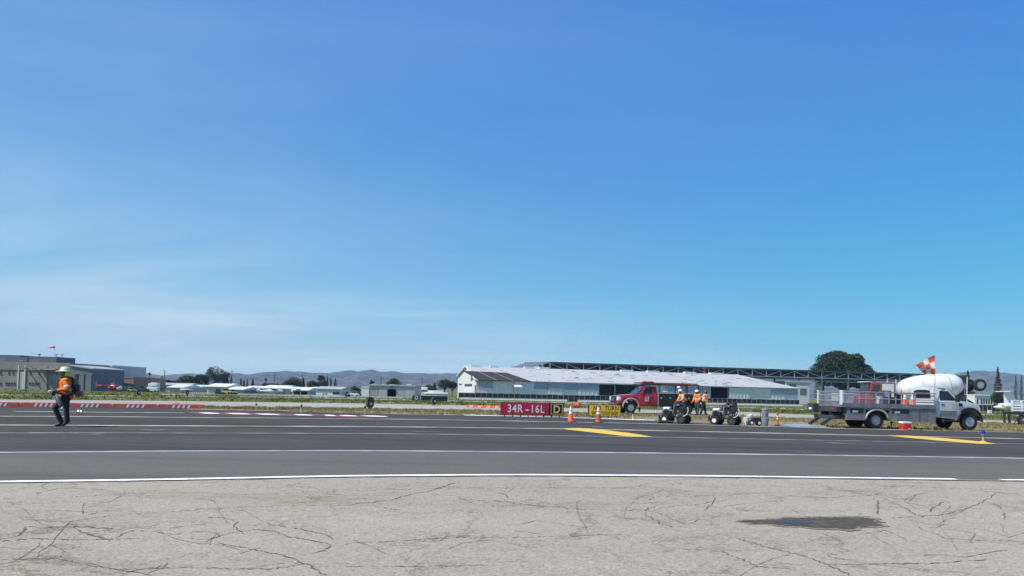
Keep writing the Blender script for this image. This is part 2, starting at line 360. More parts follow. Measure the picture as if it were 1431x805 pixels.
T_582 = [(-400, 580), (0, 582), (150, 582.5), (300, 584), (480, 585.2), (600, 586.6), (900, 592), (1140, 598), (1250, 600.8), (1300, 602)]
T_far = [(-700, 560), (0, 564.4), (150, 565.2), (240, 567), (262, 570.5), (300, 573), (400, 575), (480, 577), (560, 579), (650, 580.5), (780, 583), (915, 588), (1000, 592.2), (1100, 597), (1200, 600), (1300, 602.3), (1431, 604.8), (2150, 622)]
T_c0 = [(-700, 558.5), (0, 563.5), (260, 566.2), (300, 568.3), (480, 570.5), (640, 572.5), (850, 577.5), (1030, 581), (1110, 584), (1250, 588), (1431, 591.8), (2150, 607)]
T_c1 = [(-700, 553.5), (0, 558.5), (150, 559.5), (300, 561.5), (480, 563.5), (640, 566.5), (850, 571.5), (1030, 575.5), (1110, 579), (1250, 584), (1431, 588.6), (2150, 604)]
def strip(name, mat, near, far, z, sm=(True, True), parent=None, xs=XS):
    a = smooth_trace(near, xs) if sm[0] else [(x, lin(near, x)) for x in xs]; b = smooth_trace(far, xs) if sm[1] else [(x, lin(far, x)) for x in xs]
    va = [G(x, y, z) for x, y in a]; vb = [G(x, y, z) for x, y in b]; n = len(va)
    return MB().add(va + vb, [(i, i + 1, n + i + 1, n + i) for i in range(n - 1)]).build(name, mat, parent, raw=True)
def paint(name, mat, trace, w, z, parent, x0=-180, x1=1620, step=16, jit=0.0):
    n = int((x1 - x0) / step); xs = [x0 + (x1 - x0) * i / n for i in range(n + 1)]
    pts = [G(x, y, z) for x, y in smooth_trace(trace, xs)]; vs = []
    for i, p in enumerate(pts):
        d = pts[min(i + 1, n)] - pts[max(i - 1, 0)]; d.z = 0; d.normalize(); s_ = Vector((-d.y, d.x, 0)); q = w * (1 + random.uniform(-jit, jit))
        vs += [p - s_ * q / 2, p + s_ * q / 2]
    return MB().add(vs, [(2 * i, 2 * i + 2, 2 * i + 3, 2 * i + 1) for i in range(n)]).build(name, mat, parent, raw=True)

# apron under the viewer
wl = [G(x, y, 0.006) for x, y in smooth_trace(T_white, XS)]
n = len(wl); back = [Vector((-60 + 120 * i / (n - 1), -40, 0.006)) for i in range(n)]
apron = ST(MB().add(back + wl, [(i, i + 1, n + i + 1, n + i) for i in range(n - 1)]).build('apron_pavement', m_apron, raw=True))
shoulder = ST(strip('shoulder_pavement', m_grey, T_white, T_629, 0.006))
taxi = ST(strip('taxiway', m_dark, T_629, T_far, 0.006, (True, False)))
conc = ST(strip('concrete_road', m_conc, T_c0, T_c1, 0.004, (False, False)))
svc = ST(strip('service_road', m_conc, [(-700, 549), (0, 552), (200, 554.2), (420, 556), (640, 561.5), (800, 564.2), (1030, 570.5), (1110, 572.5), (1431, 582.5), (2150, 604)], [(-700, 548), (0, 551.2), (200, 553.2), (420, 555), (640, 559.8), (800, 562.6), (1030, 568.6), (1110, 570.6), (1431, 580), (2150, 601)], 0.012, (False, False)))
M('paint_white', (0.74, 0.74, 0.72), 0.7, var=0.62, scale=5, lo=0.26, hi=0.42, detail=10); M('paint_worn', (0.15, 0.15, 0.155), 0.85, var=0.25, scale=1.2, col2=(0.30, 0.30, 0.30), lo=0.4, hi=0.7)
M('paint_yellow', (0.66, 0.43, 0.045), 0.75, var=0.45, scale=3.0, col2=(0.78, 0.52, 0.07), lo=0.27, hi=0.45, detail=10, stretch=(0.4, 1, 1)); M('paint_yellow_worn', (0.34, 0.26, 0.12), 0.8, var=0.2, scale=0.5, col2=(0.62, 0.55, 0.42))
M('paint_red', (0.11, 0.055, 0.05), 0.85, var=0.2, scale=0.8, col2=(0.33, 0.085, 0.07), lo=0.38, hi=0.6); M('paint_grey', (0.36, 0.37, 0.38), 0.8, var=0.2, scale=1.0, col2=(0.52, 0.53, 0.54))
M('tar', (0.035, 0.034, 0.033), 0.8, var=0.2)
paint('edge_line', MM('paint_white'), T_white, 0.18, 0.012, apron, -180, 1336, jit=0.15); paint('edge_line', MM('paint_white'), T_white, 0.16, 0.012, apron, 1398, 1620, jit=0.3)
paint('edge_line', MM('tar'), [(x, y + 1.7) for x, y in T_white], 0.10, 0.010, apron, jit=0.5)
paint('edge_line', MM('paint_grey'), T_629, 0.26, 0.012, shoulder, jit=0.2)
paint('lane_line', MM('paint_worn'), T_606, 0.42, 0.012, taxi, jit=0.3)
paint('centre_line', MM('paint_yellow_worn'), T_yel, 0.46, 0.012, taxi, jit=0.2)
paint('lane_line', MM('paint_yellow_worn'), T_582, 0.50, 0.012, taxi, -180, 1290, jit=0.3)
paint('lane_line', MM('paint_yellow_worn'), [(-200, 573), (0, 574.8), (150, 576.5), (262, 577.3)], 0.5, 0.012, taxi, 18, 258, jit=0.3)
paint('edge_line', MM('paint_white'), [(600, 579.4), (700, 581.2), (780, 583.2), (900, 587), (960, 589.5)], 0.7, 0.013, taxi, 648, 915, jit=0.4)
paint('edge_line', MM('paint_yellow_worn'), [(200, 570.5), (262, 571.8), (400, 574.6)], 0.7, 0.013, taxi, 262, 398, jit=0.4)
def flat(name, mat, px, z, parent): return MB().add([G(x, y, z) for x, y in px], [tuple(range(len(px)))]).build(name, mat, parent, raw=True)
flat('turn_line', MM('paint_yellow'), [(786, 599), (792, 600.9), (830, 605.2), (862, 609), (880, 610.9), (912, 611.3), (898, 608.6), (880, 605.8), (850, 602.2), (826, 599.6), (808, 598.8)], 0.018, taxi)
flat('turn_line', MM('paint_yellow'), [(1238, 609), (1262, 611.7), (1310, 616.3), (1370, 621), (1392, 621.2), (1378, 618.5), (1340, 614.8), (1300, 611.4), (1268, 609.3)], 0.018, taxi)
# painted holding position sign on the pavement
flat('red_panel', MM('paint_red'), [(259, 576.6), (275, 579), (400, 581.6), (480, 583.2), (548, 584), (535, 581.9), (440, 579.5), (350, 577.3), (290, 576), (262, 575.4)], 0.017, taxi)
for a, b in ((277, 308), (314, 351), (355, 393), (409, 438), (452, 470), (473, 500), (503, 543)):
    yc = lambda x: 577.8 + (x - 277) * 0.0182
    flat('white_character', MM('paint_white'), [(a, yc(a) - 0.6), (a + (b - a) * 0.3, yc(a) + 0.7), (b, yc(b) + 0.5), (b - (b - a) * 0.12, yc(b) - 0.4), (a + (b - a) * 0.5, yc((a + b) / 2) - 0.9)], 0.023, taxi)
# pale scuffs on the new asphalt
for x0, y0, x1, y1 in ((190, 601.5, 216, 600.8), (195, 603, 240, 601.2), (1145, 619.5, 1205, 621.5), (1085, 629, 1140, 634), (822, 596, 848, 597), (255, 600.6, 285, 599.8), (110, 608, 150, 607.3), (560, 603, 620, 603.6), (1150, 618.8, 1180, 620)):
    flat('scuff', MM('paint_worn'), [(x0, y0), (x0 + (x1 - x0) * 0.3, y0 + (y1 - y0) * 0.3 + 0.5), (x1, y1 + 0.25), (x1 - (x1 - x0) * 0.3, y1 - (y1 - y0) * 0.3 - 0.35)], 0.016, taxi)

# cracks that can be told apart in the old apron
M('crack', (0.135, 0.112, 0.08), 0.95, var=0.3)
crk = [([(25, 750), (33, 744), (36, 737), (60, 739), (105, 737), (140, 738.5), (158, 740), (140, 743), (120, 745)], 2.0), ([(105, 737), (112, 744), (128, 749), (140, 753), (153, 757)], 2.6),
 ([(0, 758), (40, 754), (110, 756), (150, 755), (195, 754)], 1.6), ([(150, 757), (190, 741), (240, 748), (285, 744), (303, 746), (304, 751), (290, 755), (260, 753)], 1.4), ([(30, 727), (95, 730), (150, 722), (220, 717), (310, 711), (380, 708), (480, 707)], 1.2),
 ([(285, 723), (320, 726), (332, 730), (327, 736), (340, 747)], 1.8), ([(350, 741), (385, 744), (400, 751), (440, 757), (462, 763), (455, 770), (430, 775)], 1.6), ([(303, 760), (345, 768), (395, 777), (430, 790), (455, 806)], 1.6), ([(370, 730), (378, 734), (420, 741), (455, 748), (465, 755)], 1.8),
 ([(480, 707), (510, 704), (545, 700), (570, 692), (605, 686), (630, 678), (642, 673)], 2.2), ([(520, 707), (530, 710), (560, 713)], 1.8), ([(640, 698), (700, 702), (760, 708), (815, 713), (860, 714), (900, 713), (915, 708)], 2.0), ([(695, 689), (705, 692), (712, 697)], 2.0), ([(480, 761), (570, 756), (640, 752), (720, 752), (800, 750), (870, 748)], 1.5), ([(480, 687), (560, 685), (620, 683), (700, 683), (820, 682), (900, 683), (960, 690)], 1.3),
 ([(900, 714), (905, 722), (925, 733), (940, 738)], 1.4), ([(905, 700), (915, 695), (940, 694)], 1.4), ([(0, 698), (60, 699), (150, 692), (250, 689), (340, 692), (420, 690), (480, 687)], 1.0), ([(900, 713), (930, 722), (960, 735), (975, 728)], 1.2),
 ([(1095, 693), (1150, 696), (1200, 694), (1238, 690)], 1.8), ([(1222, 697), (1228, 704), (1226, 720)], 2.4), ([(1280, 690), (1273, 700), (1268, 703)], 1.8), ([(1318, 702), (1305, 710), (1300, 717)], 2.0), ([(1255, 706), (1280, 720), (1310, 722), (1345, 713)], 1.6), ([(1240, 725), (1275, 723), (1320, 720)], 1.2), ([(950, 695), (1000, 693), (1045, 692), (1060, 690)], 1.2), ([(1000, 695), (992, 707), (985, 715)], 1.0), ([(1278, 737), (1305, 746), (1325, 754), (1431, 758)], 1.2), ([(1030, 753), (1080, 768), (1130, 780), (1170, 797), (1190, 806)], 1.6), ([(1150, 790), (1230, 789), (1300, 789), (1380, 783)], 1.5), ([(950, 768), (1010, 772), (1060, 793), (1110, 797)], 1.4), ([(1390, 705), (1402, 715), (1404, 728)], 1.2), ([(0, 783), (80, 782), (130, 792), (165, 797), (260, 795), (380, 797), (430, 790)], 1.4), ([(480, 793), (590, 793), (680, 791)], 1.3), ([(70, 762), (90, 772), (85, 780), (60, 785)], 1.0), ([(1180, 678), (1230, 680), (1300, 681), (1431, 692)], 1.3), ([(1320, 725), (1340, 716), (1370, 703), (1395, 690)], 1.0)]
mb = MB()
for pts, wpx in crk:
    q = []
    for (a, b) in zip(pts[:-1], pts[1:]):
        k = max(2, int(math.hypot(b[0] - a[0], (b[1] - a[1]) * 3) / 5))
        for i in range(k): q.append((a[0] + (b[0] - a[0]) * i / k + random.uniform(-2.5, 2.5), a[1] + (b[1] - a[1]) * i / k + random.uniform(-0.9, 0.9)))
    q.append(pts[-1]); wp = [G(x, y, 0.0105) for x, y in q]; vs = []
    for i, p in enumerate(wp):
        d = wp[min(i + 1, len(wp) - 1)] - wp[max(i - 1, 0)]; d.z = 0; d.normalize(); s_ = Vector((-d.y, d.x, 0))
        w = 0.0038 * wpx * random.uniform(0.15, 1.7) * (0.3 if i in (0, len(wp) - 1) else 1); vs += [p - s_ * w, p + s_ * w]
    mb.add(vs, [(2 * i, 2 * i + 2, 2 * i + 3, 2 * i + 1) for i in range(len(wp) - 1)])
ST(mb.build('crack', MM('crack'), apron, raw=True), 'stuff'); mb = MB(); M('hair_crack', (0.225, 0.185, 0.125), 0.95, var=0.25, scale=2)
rc = random.Random(11)
for i in range(105):        # fine hair cracks between the main ones
    x, y = rc.uniform(-20, 1450), 672 + 134 * rc.random() ** 1.25
    if noise.noise(Vector((x * 0.004, y * 0.02, 4))) < -0.12: continue
    a = rc.gauss(0, 0.38) + (math.pi if rc.random() < 0.5 else 0); n_ = rc.randint(7, 26); q = []
    for k in range(n_):
        a += rc.gauss(0, 0.11) + (rc.choice((-0.7, 0.7)) if rc.random() < 0.07 else 0); x += 5.5 * math.cos(a); y += (0.6 + (y - 664) * 0.011) * math.sin(a) * 1.6
        if y > 668: q.append((x, y))
    if len(q) < 4: continue
    wp = [G(x_, y_, 0.0098) for x_, y_ in q]; vs = []; w0 = rc.uniform(0.0022, 0.0058)
    for k, p_ in enumerate(wp):
        d = wp[min(k + 1, len(wp) - 1)] - wp[max(k - 1, 0)]; d.z = 0; d.normalize(); s_ = Vector((-d.y, d.x, 0)); w = w0 * rc.uniform(0.3, 1.6); vs += [p_ - s_ * w, p_ + s_ * w]
    mb.add(vs, [(2 * k, 2 * k + 2, 2 * k + 3, 2 * k + 1) for k in range(len(wp) - 1)])
ST(mb.build('hair_crack', MM('hair_crack'), apron, raw=True), 'stuff')
# damp patch and puddle
M('damp_edge', (0.20, 0.178, 0.135), 0.95, spec=0.05, var=0.2, scale=5, col2=(0.30, 0.268, 0.215)); M('damp', (0.088, 0.078, 0.058), 0.9, spec=0.08, var=0.25, scale=9, col2=(0.125, 0.11, 0.09)); M('water', (0.062, 0.056, 0.048), 0.42, var=0.3, scale=9, spec=0.2)
def ragged(pts, amp, seed):
    r_ = random.Random(seed); out = []; n_ = len(pts)
    for i in range(n_):
        a_, b_ = pts[i], pts[(i + 1) % n_]; k_ = max(2, int(abs(b_[0] - a_[0]) / 2.2))
        for j in range(k_): out.append((a_[0] + (b_[0] - a_[0]) * j / k_ + r_.gauss(0, amp * 2.2), a_[1] + (b_[1] - a_[1]) * j / k_ + r_.gauss(0, amp * 0.42)))
    return out
dp = [(1031, 730), (1040, 728), (1065, 727.5), (1090, 726), (1100, 724), (1120, 724.5), (1135, 723.3), (1165, 723.5), (1185, 723), (1212, 724), (1228, 727), (1222, 729), (1236, 731), (1226, 733), (1238, 736.5), (1214, 738), (1200, 738.5), (1197, 741.5), (1186, 743), (1170, 741), (1140, 740.5), (1120, 738), (1095, 737), (1075, 734), (1052, 733.5)]
grow = lambda pts, fx, fy: [(1135 + (x - 1135) * fx, 732 + (y - 732) * fy) for x, y in pts]
def sheet(name, mat, pts, z):
    bm = bmesh.new(); f = bm.faces.new([bm.verts.new(G(x, y, z)) for x, y in pts]); bmesh.ops.triangulate(bm, faces=[f]); me = bpy.data.meshes.new(name); bm.to_mesh(me); bm.free()
    return link(name, me, mat, apron)
sheet('damp_patch', MM('damp_edge'), ragged(grow(dp, 1.04, 1.10), 0.8, 2), 0.0115); sheet('damp_patch', MM('damp'), ragged(grow(dp, 0.97, 0.86), 0.8, 5), 0.0145)
sheet('puddle', MM('water'), ragged([(1084, 731), (1096, 729.6), (1108, 729.2), (1122, 729), (1132, 730.5), (1138, 732.6), (1128, 734), (1116, 734.6), (1104, 734), (1092, 732.8)], 0.9, 9), 0.0175)

ST(strip('hangar_apron', m_conc, [(220, 551.8), (300, 554.6), (420, 556.8), (480, 557.4)], [(220, 550.2), (300, 551.0), (420, 553.2), (480, 554.2)], 0.02, (False, False), xs=[226 + 254 * i / 20 for i in range(21)]))
# ------------------------------------------------------------------ grass
M('dry_grass', (0.38, 0.31, 0.15), 0.9, var=0.3, scale=0.4, col2=(0.23, 0.22, 0.075), spec=0.1); M('green_grass', (0.075, 0.11, 0.022), 0.9, var=0.3, scale=0.12, col2=(0.19, 0.19, 0.055), spec=0.1)
def tufts(name, label, mat, spots, h, nb):
    mb = MB()
    for p in spots:
        hh = h * random.uniform(0.4, 1.5)
        for _ in range(nb):
            a = random.uniform(0, 6.283); q = p + Vector((random.gauss(0, h * 0.8), random.gauss(0, h * 0.8), 0)); s_ = Vector((math.cos(a), math.sin(a), 0)) * hh * 0.16
            tip = q + Vector((random.gauss(0, hh * 0.4), random.gauss(0, hh * 0.4), hh * random.uniform(0.6, 1.2)))
            mb.add([q - s_, q + s_, tip], [(0, 1, 2)])
    o = ST(mb.build(name, mat, raw=True), 'stuff'); tag(o, label, 'grass')
sp1 = []
while len(sp1) < 5200:
    x = random.uniform(230, 1560); a = lin(T_far, x) - 0.3; b = lin(T_c0, x) + 0.2
    if a - b < 0.6: continue
    y = random.uniform(b, a)
    dens = 1.0 if y < b + (a - b) * 0.55 else 0.35
    if 880 < x < 1140 and y > b + (a - b) * 0.4: dens *= 0.2
    if noise.noise(G(x, y) * 0.6) < -0.1: dens *= 0.25
    if random.random() < dens: sp1.append(G(x, y))
tufts('dry_verge_grass', 'dry straw-coloured grass on the verge between taxiway and concrete road', MM('dry_grass'), sp1, 0.11, 7)
sp2 = []
while len(sp2) < 7000:
    x = random.uniform(-120, 1560); b = lin(T_c1, x) - 0.15
    y = b - random.random() ** 0.8 * (b - hz(x) - 11.5)
    p = G(x, y)
    if noise.noise(p * 0.08) > -0.15 or random.random() < 0.3: sp2.append(p)
tufts('green_field_grass', 'green grass field between the concrete road and the hangars', MM('green_grass'), sp2, 0.17, 6)

# ------------------------------------------------------------------ hills
def hill(name, sky_px, Yr, Yf, mat, seed):
    xs = [sky_px[0][0] + (sky_px[-1][0] - sky_px[0][0]) * i / 420 for i in range(421)]; rows = 26; vs = []
    for j in range(rows + 1):
        t = j / rows; Y = Yf + (Yr - Yf) * t
        for x in xs:
            k = lin(sky_px, x) + noise.noise(Vector((x * 0.09, seed, 0))) * 1.0 + noise.noise(Vector((x * 0.3, seed, 5))) * 0.8 + noise.noise(Vector((x * 0.8, seed, 9))) * 0.35
            top = P(x, k, Yr); X = top.x
            nn = noise.fractal(Vector((X * 0.0045, Y * 0.003, seed)), 0.8, 2.1, 6)
            rid = 1 - abs(noise.noise(Vector((X * 0.0045 + seed, Y * 0.0011, 3)))) * 2
            z = (top.z + 2) * (t ** 1.15) * (1 + (nn * 0.75 + rid * 0.45) * (1 - t) * 1.2) - 2
            vs.append((X * (0.86 + 0.14 * t) + 30 * nn * (1 - t), Y + 60 * nn * (1 - t), min(z, top.z)))
    n = len(xs)
    for (x, y, z) in list(vs[-n:]): vs.append((x * 1.1, y + 700, z * 0.35))
    rows += 1
    mb = MB().add(vs, [(j * n + i, j * n + i + 1, (j + 1) * n + i + 1, (j + 1) * n + i) for j in range(rows) for i in range(n - 1)])
    return ST(mb.build(name, mat, smooth=True, raw=True))
M('hill', (0.055, 0.06, 0.04), 0.95, var=0.3, scale=0.012, col2=(0.20, 0.175, 0.135), spec=0.05, detail=10, lo=0.42, hi=0.66)
hill('hills', [(-700, 524), (-500, 515), (-300, 512), (-150, 517), (0, 518), (120, 519), (180, 519), (200, 521), (222, 524.5), (238, 526.5), (250, 524), (262, 520.7), (275, 523), (300, 522.5), (330, 521), (350, 524), (366, 522.5), (385, 519.6), (400, 518.6), (412, 518.6), (420, 519.5), (430, 521), (460, 521), (478, 518.2), (490, 517.6), (502, 519), (522, 516.6), (535, 519.8), (550, 519), (566, 521), (576, 522), (588, 520.6), (600, 522), (612, 521.5), (640, 521.6), (700, 522), (800, 523), (900, 524), (1050, 525), (1180, 525), (1240, 522.5), (1300, 524), (1328, 525), (1345, 520.4), (1362, 518.4), (1373, 516.7), (1385, 520), (1395, 521.3), (1404, 520), (1416, 522), (1431, 524), (1500, 520), (1620, 517), (1760, 521), (2000, 515), (2150, 520)], 5200, 3600, MM('hill'), 1.3)
# ================================================================== THINGS NEAR THE TAXIWAY
# ------------------------------------------------------------------ people
M('skin', (0.23, 0.12, 0.08), 0.6, var=0.1); M('hivis_orange', (0.90, 0.20, 0.012), 0.75, var=0.12, scale=14, bump=0.3, bscale=18); M('dark_denim', (0.020, 0.021, 0.026), 0.9, var=0.25, scale=10, bump=0.3, bscale=20); M('jeans', (0.045, 0.065, 0.11), 0.9, var=0.25, scale=10)
M('boot', (0.025, 0.022, 0.02), 0.6, var=0.3); M('hat_white', (0.80, 0.80, 0.76), 0.4, var=0.03); M('hat_pale', (0.80, 0.84, 0.50), 0.4, var=0.04); M('hat_lime', (0.62, 0.80, 0.04), 0.6, var=0.1); M('hat_red', (0.22, 0.045, 0.06), 0.5, var=0.1); M('hair', (0.015, 0.012, 0.01), 0.8); M('hivis_pale', (0.85, 0.33, 0.12), 0.75, var=0.15, scale=12); M('eye', (0.02, 0.015, 0.012), 0.2, var=0); M('lip', (0.20, 0.07, 0.06), 0.6, var=0.1)
def hand(mb, w, e, sc, curl):       # palm, four unequal fingers and a thumb, curled; w wrist, e elbow
    d = (Vector(w) - Vector(e)).normalized(); w = Vector(w); side = Vector((0, 1, 0)); side = (side - d * side.dot(d)).normalized(); nrm = d.cross(side)
    palm = w + d * 0.085 * sc; mb.cap(w, palm, 0.028 * sc, 0.034 * sc)
    for s_ in (-0.5, 0.5): mb.cap(w + side * s_ * 0.03 * sc + d * 0.03 * sc, palm + side * s_ * 0.045 * sc, 0.02 * sc, 0.021 * sc)
    for i, L in enumerate((0.068, 0.078, 0.073, 0.056)):
        o = palm + side * (-0.034 + 0.0225 * i) * sc; k1 = o + (d * math.cos(curl * 0.6) + nrm * math.sin(curl * 0.6)) * L * 0.5 * sc; k2 = k1 + (d * math.cos(curl * 1.9) + nrm * math.sin(curl * 1.9)) * L * 0.5 * sc
        mb.cap(o, k1, 0.0105 * sc, 0.0095 * sc, 8); mb.cap(k1, k2, 0.0095 * sc, 0.008 * sc, 8)
    t0 = w + d * 0.03 * sc - side * 0.03 * sc; t1 = t0 + (d * 0.7 - side * 0.55 + nrm * 0.35).normalized() * 0.045 * sc; t2 = t1 + (d * 0.7 + nrm * 0.7).normalized() * 0.035 * sc
    mb.cap(t0, t1, 0.014 * sc, 0.012 * sc, 8); mb.cap(t1, t2, 0.012 * sc, 0.0095 * sc, 8)
def worker(label, loc, rz, J, vox, shirt, trou, hat, brim=0.0, shade=False, stripe=True, bulk=1.0, group=None, curl=0.9):
    o = T('person', label, 'person', loc, rz, group)
    V = {k: Vector(v) for k, v in J.items()}; b = bulk
    mb = MB(); hd = V['head']; L = V.get('look', Vector((-1, 0, 0))).normalized(); sd = Vector((0, 0, 1)).cross(L)
    def cloth(mb, gx):      # torso
        mb.cap(V['pelvis'], V['waist'], 0.150 * b * gx, 0.150 * b * gx, 14); mb.cap(V['waist'], V['chest'], 0.150 * b * gx, 0.158 * b * gx, 14)
        for s_ in 'LR': mb.cap(V['chest'], V['sh' + s_], 0.12 * b * gx, 0.082 * gx); mb.cap(V['pelvis'], V['hip' + s_], 0.13 * b * gx, 0.105 * b * gx)
    cloth(mb, 0.9)
    mb.cap(V['chest'] + Vector((0, 0, 0.12)), hd - Vector((0, 0, 0.06)), 0.062, 0.055)
    mb.ell(hd + L * 0.005, (0.092, 0.078, 0.118)); mb.ell(hd + L * 0.035 - Vector((0, 0, 0.055)), (0.062, 0.056, 0.06))
    mb.cap(hd + L * 0.093 + Vector((0, 0, 0.012)), hd + L * 0.116 - Vector((0, 0, 0.018)), 0.010, 0.017, 8)
    for s_ in (-1, 1): mb.ell(hd + sd * 0.08 * s_ - L * 0.005 - Vector((0, 0, 0.008)), (0.02, 0.012, 0.033), 8, 6)
    for s_ in 'LR':
        mb.cap(V['sh' + s_], V['el' + s_], 0.052, 0.042); mb.cap(V['el' + s_], V['ha' + s_], 0.042, 0.029); hand(mb, V['ha' + s_], V['el' + s_], 1.05, curl)
        mb.cap(V['hip' + s_], V['kn' + s_], 0.082 * b, 0.056); mb.cap(V['kn' + s_], V['an' + s_], 0.056, 0.04); mb.cap(V['an' + s_], V['to' + s_], 0.04, 0.035)
    link('body', remeshed(mb, 'body', vox, 3), MM('skin'), o)
    for s_ in (-1, 1): MB().ell(hd + L * 0.083 + sd * 0.031 * s_ + Vector((0, 0, 0.012)), (0.011, 0.011, 0.009), 8, 6).build('eye', MM('eye'), o, True)
    MB().ell(hd + L * 0.095 - Vector((0, 0, 0.055)), (0.008, 0.022, 0.006), 8, 6).build('mouth', MM('lip'), o, True)
    MB().ell(hd - L * 0.014 + Vector((0, 0, 0.02)), (0.094, 0.086, 0.112)).build('hair', MM('hair'), o, True)
    mb = MB(); mb.cap(V['waist'] - Vector((0, 0, 0.10)), V['waist'], 0.168 * b, 0.165 * b, 14); mb.cap(V['waist'], V['chest'], 0.165 * b, 0.172 * b, 14); mb.cap(V['chest'], V['chest'] + Vector((0, 0, 0.11)), 0.15 * b, 0.085, 14)
    for s_ in 'LR': mb.cap(V['chest'] + Vector((0, 0, 0.02)), V['sh' + s_], 0.13 * b, 0.094); mb.cap(V['sh' + s_], V['el' + s_], 0.088, 0.070); mb.cap(V['el' + s_], V['el' + s_].lerp(V['ha' + s_], 0.86), 0.070, 0.052)
    sh = link('shirt', remeshed(mb, 'shirt', vox, 4), MM(shirt), o)
    if stripe:
        for s_ in 'LR':
            a = V['sh' + s_].lerp(V['el' + s_], 0.72); d = (V['el' + s_] - V['sh' + s_]).normalized() * 0.028
            MB().cone(a - d, a + d, 0.088, 0.085, 14, False).build('reflective_band', MM('refl_white'), sh, True)
        z = V['waist'].z + 0.06; c = V['waist'].lerp(V['chest'], 0.2)
        MB().lathe([(0.172 * b, z - 0.03), (0.173 * b, z + 0.03)], (c.x, c.y, 0), n=20).build('reflective_band', MM('refl_white'), sh, True)
    mb = MB(); mb.cap(V['pelvis'], V['waist'] - Vector((0, 0, 0.06)), 0.158 * b, 0.150 * b, 14)
    for s_ in 'LR': mb.cap(V['pelvis'], V['hip' + s_], 0.14 * b, 0.118 * b); mb.cap(V['hip' + s_], V['kn' + s_], 0.108 * b, 0.080); mb.cap(V['kn' + s_], V['an' + s_], 0.080, 0.072)
    link('trousers', remeshed(mb, 'trousers', vox, 4), MM(trou), o)
    for s_ in 'LR':
        mb = MB(); mb.cap(V['an' + s_] - Vector((0, 0, 0.005)), V['to' + s_], 0.052, 0.044); mb.cap(V['an' + s_] + Vector((0.04, 0, -0.03)), V['to' + s_], 0.045, 0.044); link('boot', remeshed(mb, 'boot', 0.012, 3), MM('boot'), o)
    mb = MB(); zt = hd.z + 0.055
    br = 0.125 + brim
    h_ = MB().lathe([(br, zt - 0.012), (br + 0.004, zt - 0.004), (0.135, zt + 0.012), (0.128, zt + 0.04), (0.112, zt + 0.085), (0.075, zt + 0.118), (0.025, zt + 0.130)], (hd.x, hd.y, 0), n=24).build('hard_hat', MM(hat), o, True)
    MB().bar(hd + Vector((-0.10, 0, 0.165)), hd + Vector((0.10, 0, 0.165)), 0.03, 0.05).build('hat_ridge', MM(hat), h_)
    if shade:
        vs = []; n = 14
        for j, (dz, g) in enumerate(((0.055, 0.155), (-0.06, 0.150), (-0.17, 0.165))):
            for i in range(n + 1):
                a = -1.25 + 2.5 * i / n; vs.append(hd + Vector((math.cos(a) * (g + 0.006 * math.sin(a * 9)), math.sin(a) * (g - 0.02), dz)))
        ns = MB().add(vs, [(j * (n + 1) + i, j * (n + 1) + i + 1, (j + 1) * (n + 1) + i + 1, (j + 1) * (n + 1) + i) for j in range(2) for i in range(n)]).build('neck_shade', MM('hat_lime'), h_, True)
        md = ns.modifiers.new('t', 'SOLIDIFY'); md.thickness = 0.004
        MB().lathe([(br + 0.002, zt - 0.016), (br + 0.006, zt - 0.009), (0.15, zt + 0.003)], (hd.x, hd.y, 0), n=24).build('brim_trim', MM('hat_lime'), h_, True)
    return o
pl = G(88, 596.3)
J = dict(head=(-0.02, 0, 1.665), neck=(0, 0, 1.54), chest=(0.03, 0, 1.36), waist=(0.06, 0, 1.08), pelvis=(0.05, 0, 0.96), look=(-1, -0.25, 0),
 shL=(0.07, -0.20, 1.42), elL=(0.15, -0.30, 1.17), haL=(-0.12, -0.26, 1.12), shR=(-0.01, 0.19, 1.42), elR=(-0.09, 0.30, 1.17), haR=(-0.26, 0.16, 1.10),
 hipL=(0.06, -0.10, 0.90), knL=(0.10, -0.11, 0.52), anL=(0.065, -0.11, 0.155), toL=(-0.05, -0.11, 0.045), hipR=(0.0, 0.10, 0.90), knR=(-0.27, 0.10, 0.57), anR=(-0.06, 0.10, 0.10), toR=(-0.21, 0.10, 0.042))
J['anL'] = (0.14, -0.11, 0.20); J['toL'] = (0.03, -0.11, 0.055)
w1 = worker('person in orange hi-vis shirt and brimmed pale lime hard hat walking with a leaf blower', pl, R(16), J, 0.0095, 'hivis_orange', 'dark_denim', 'hat_pale', brim=0.115, shade=True, bulk=1.22)
lb = T('leaf_blower', 'black and red backpack leaf blower with grey tube carried by the walking person', 'leaf blower', pl, R(16))
MB().rbox(0.235, 0.29, -0.15, 0.15, 1.0, 1.50, 0.02).build('back_frame', MM('black'), lb)
MB().rbox(0.29, 0.42, -0.14, 0.14, 1.06, 1.32, 0.04, 2).build('fan_housing', MM('black'), lb, 'auto')
M('blower_red', (0.62, 0.07, 0.03), 0.4, var=0.1)
MB().rbox(0.31, 0.53, -0.15, 0.12, 0.93, 1.12, 0.05, 3).build('engine_cover', MM('blower_red'), lb, 'auto')
MB().cyl((0.45, -0.158, 1.03), (0.45, -0.135, 1.03), 0.06, 14).build('starter_cap', MM('dark_steel'), lb)
M('pale_grey_tube', (0.46, 0.46, 0.45), 0.5, var=0.1)
MB().tube([(0.33, -0.12, 1.12), (0.30, -0.30, 1.02), (0.14, -0.36, 0.98), (-0.10, -0.33, 1.06), (-0.18, -0.33, 1.10), (-0.26, -0.34, 1.07)], 0.045, 10).build('hose', MM('black'), lb, True)
MB().tube([(-0.28, -0.34, 1.08), (-0.23, -0.34, 1.05), (-0.18, -0.34, 0.96)], [0.052, 0.056, 0.052], 12).build('elbow', MM('black'), lb, True)
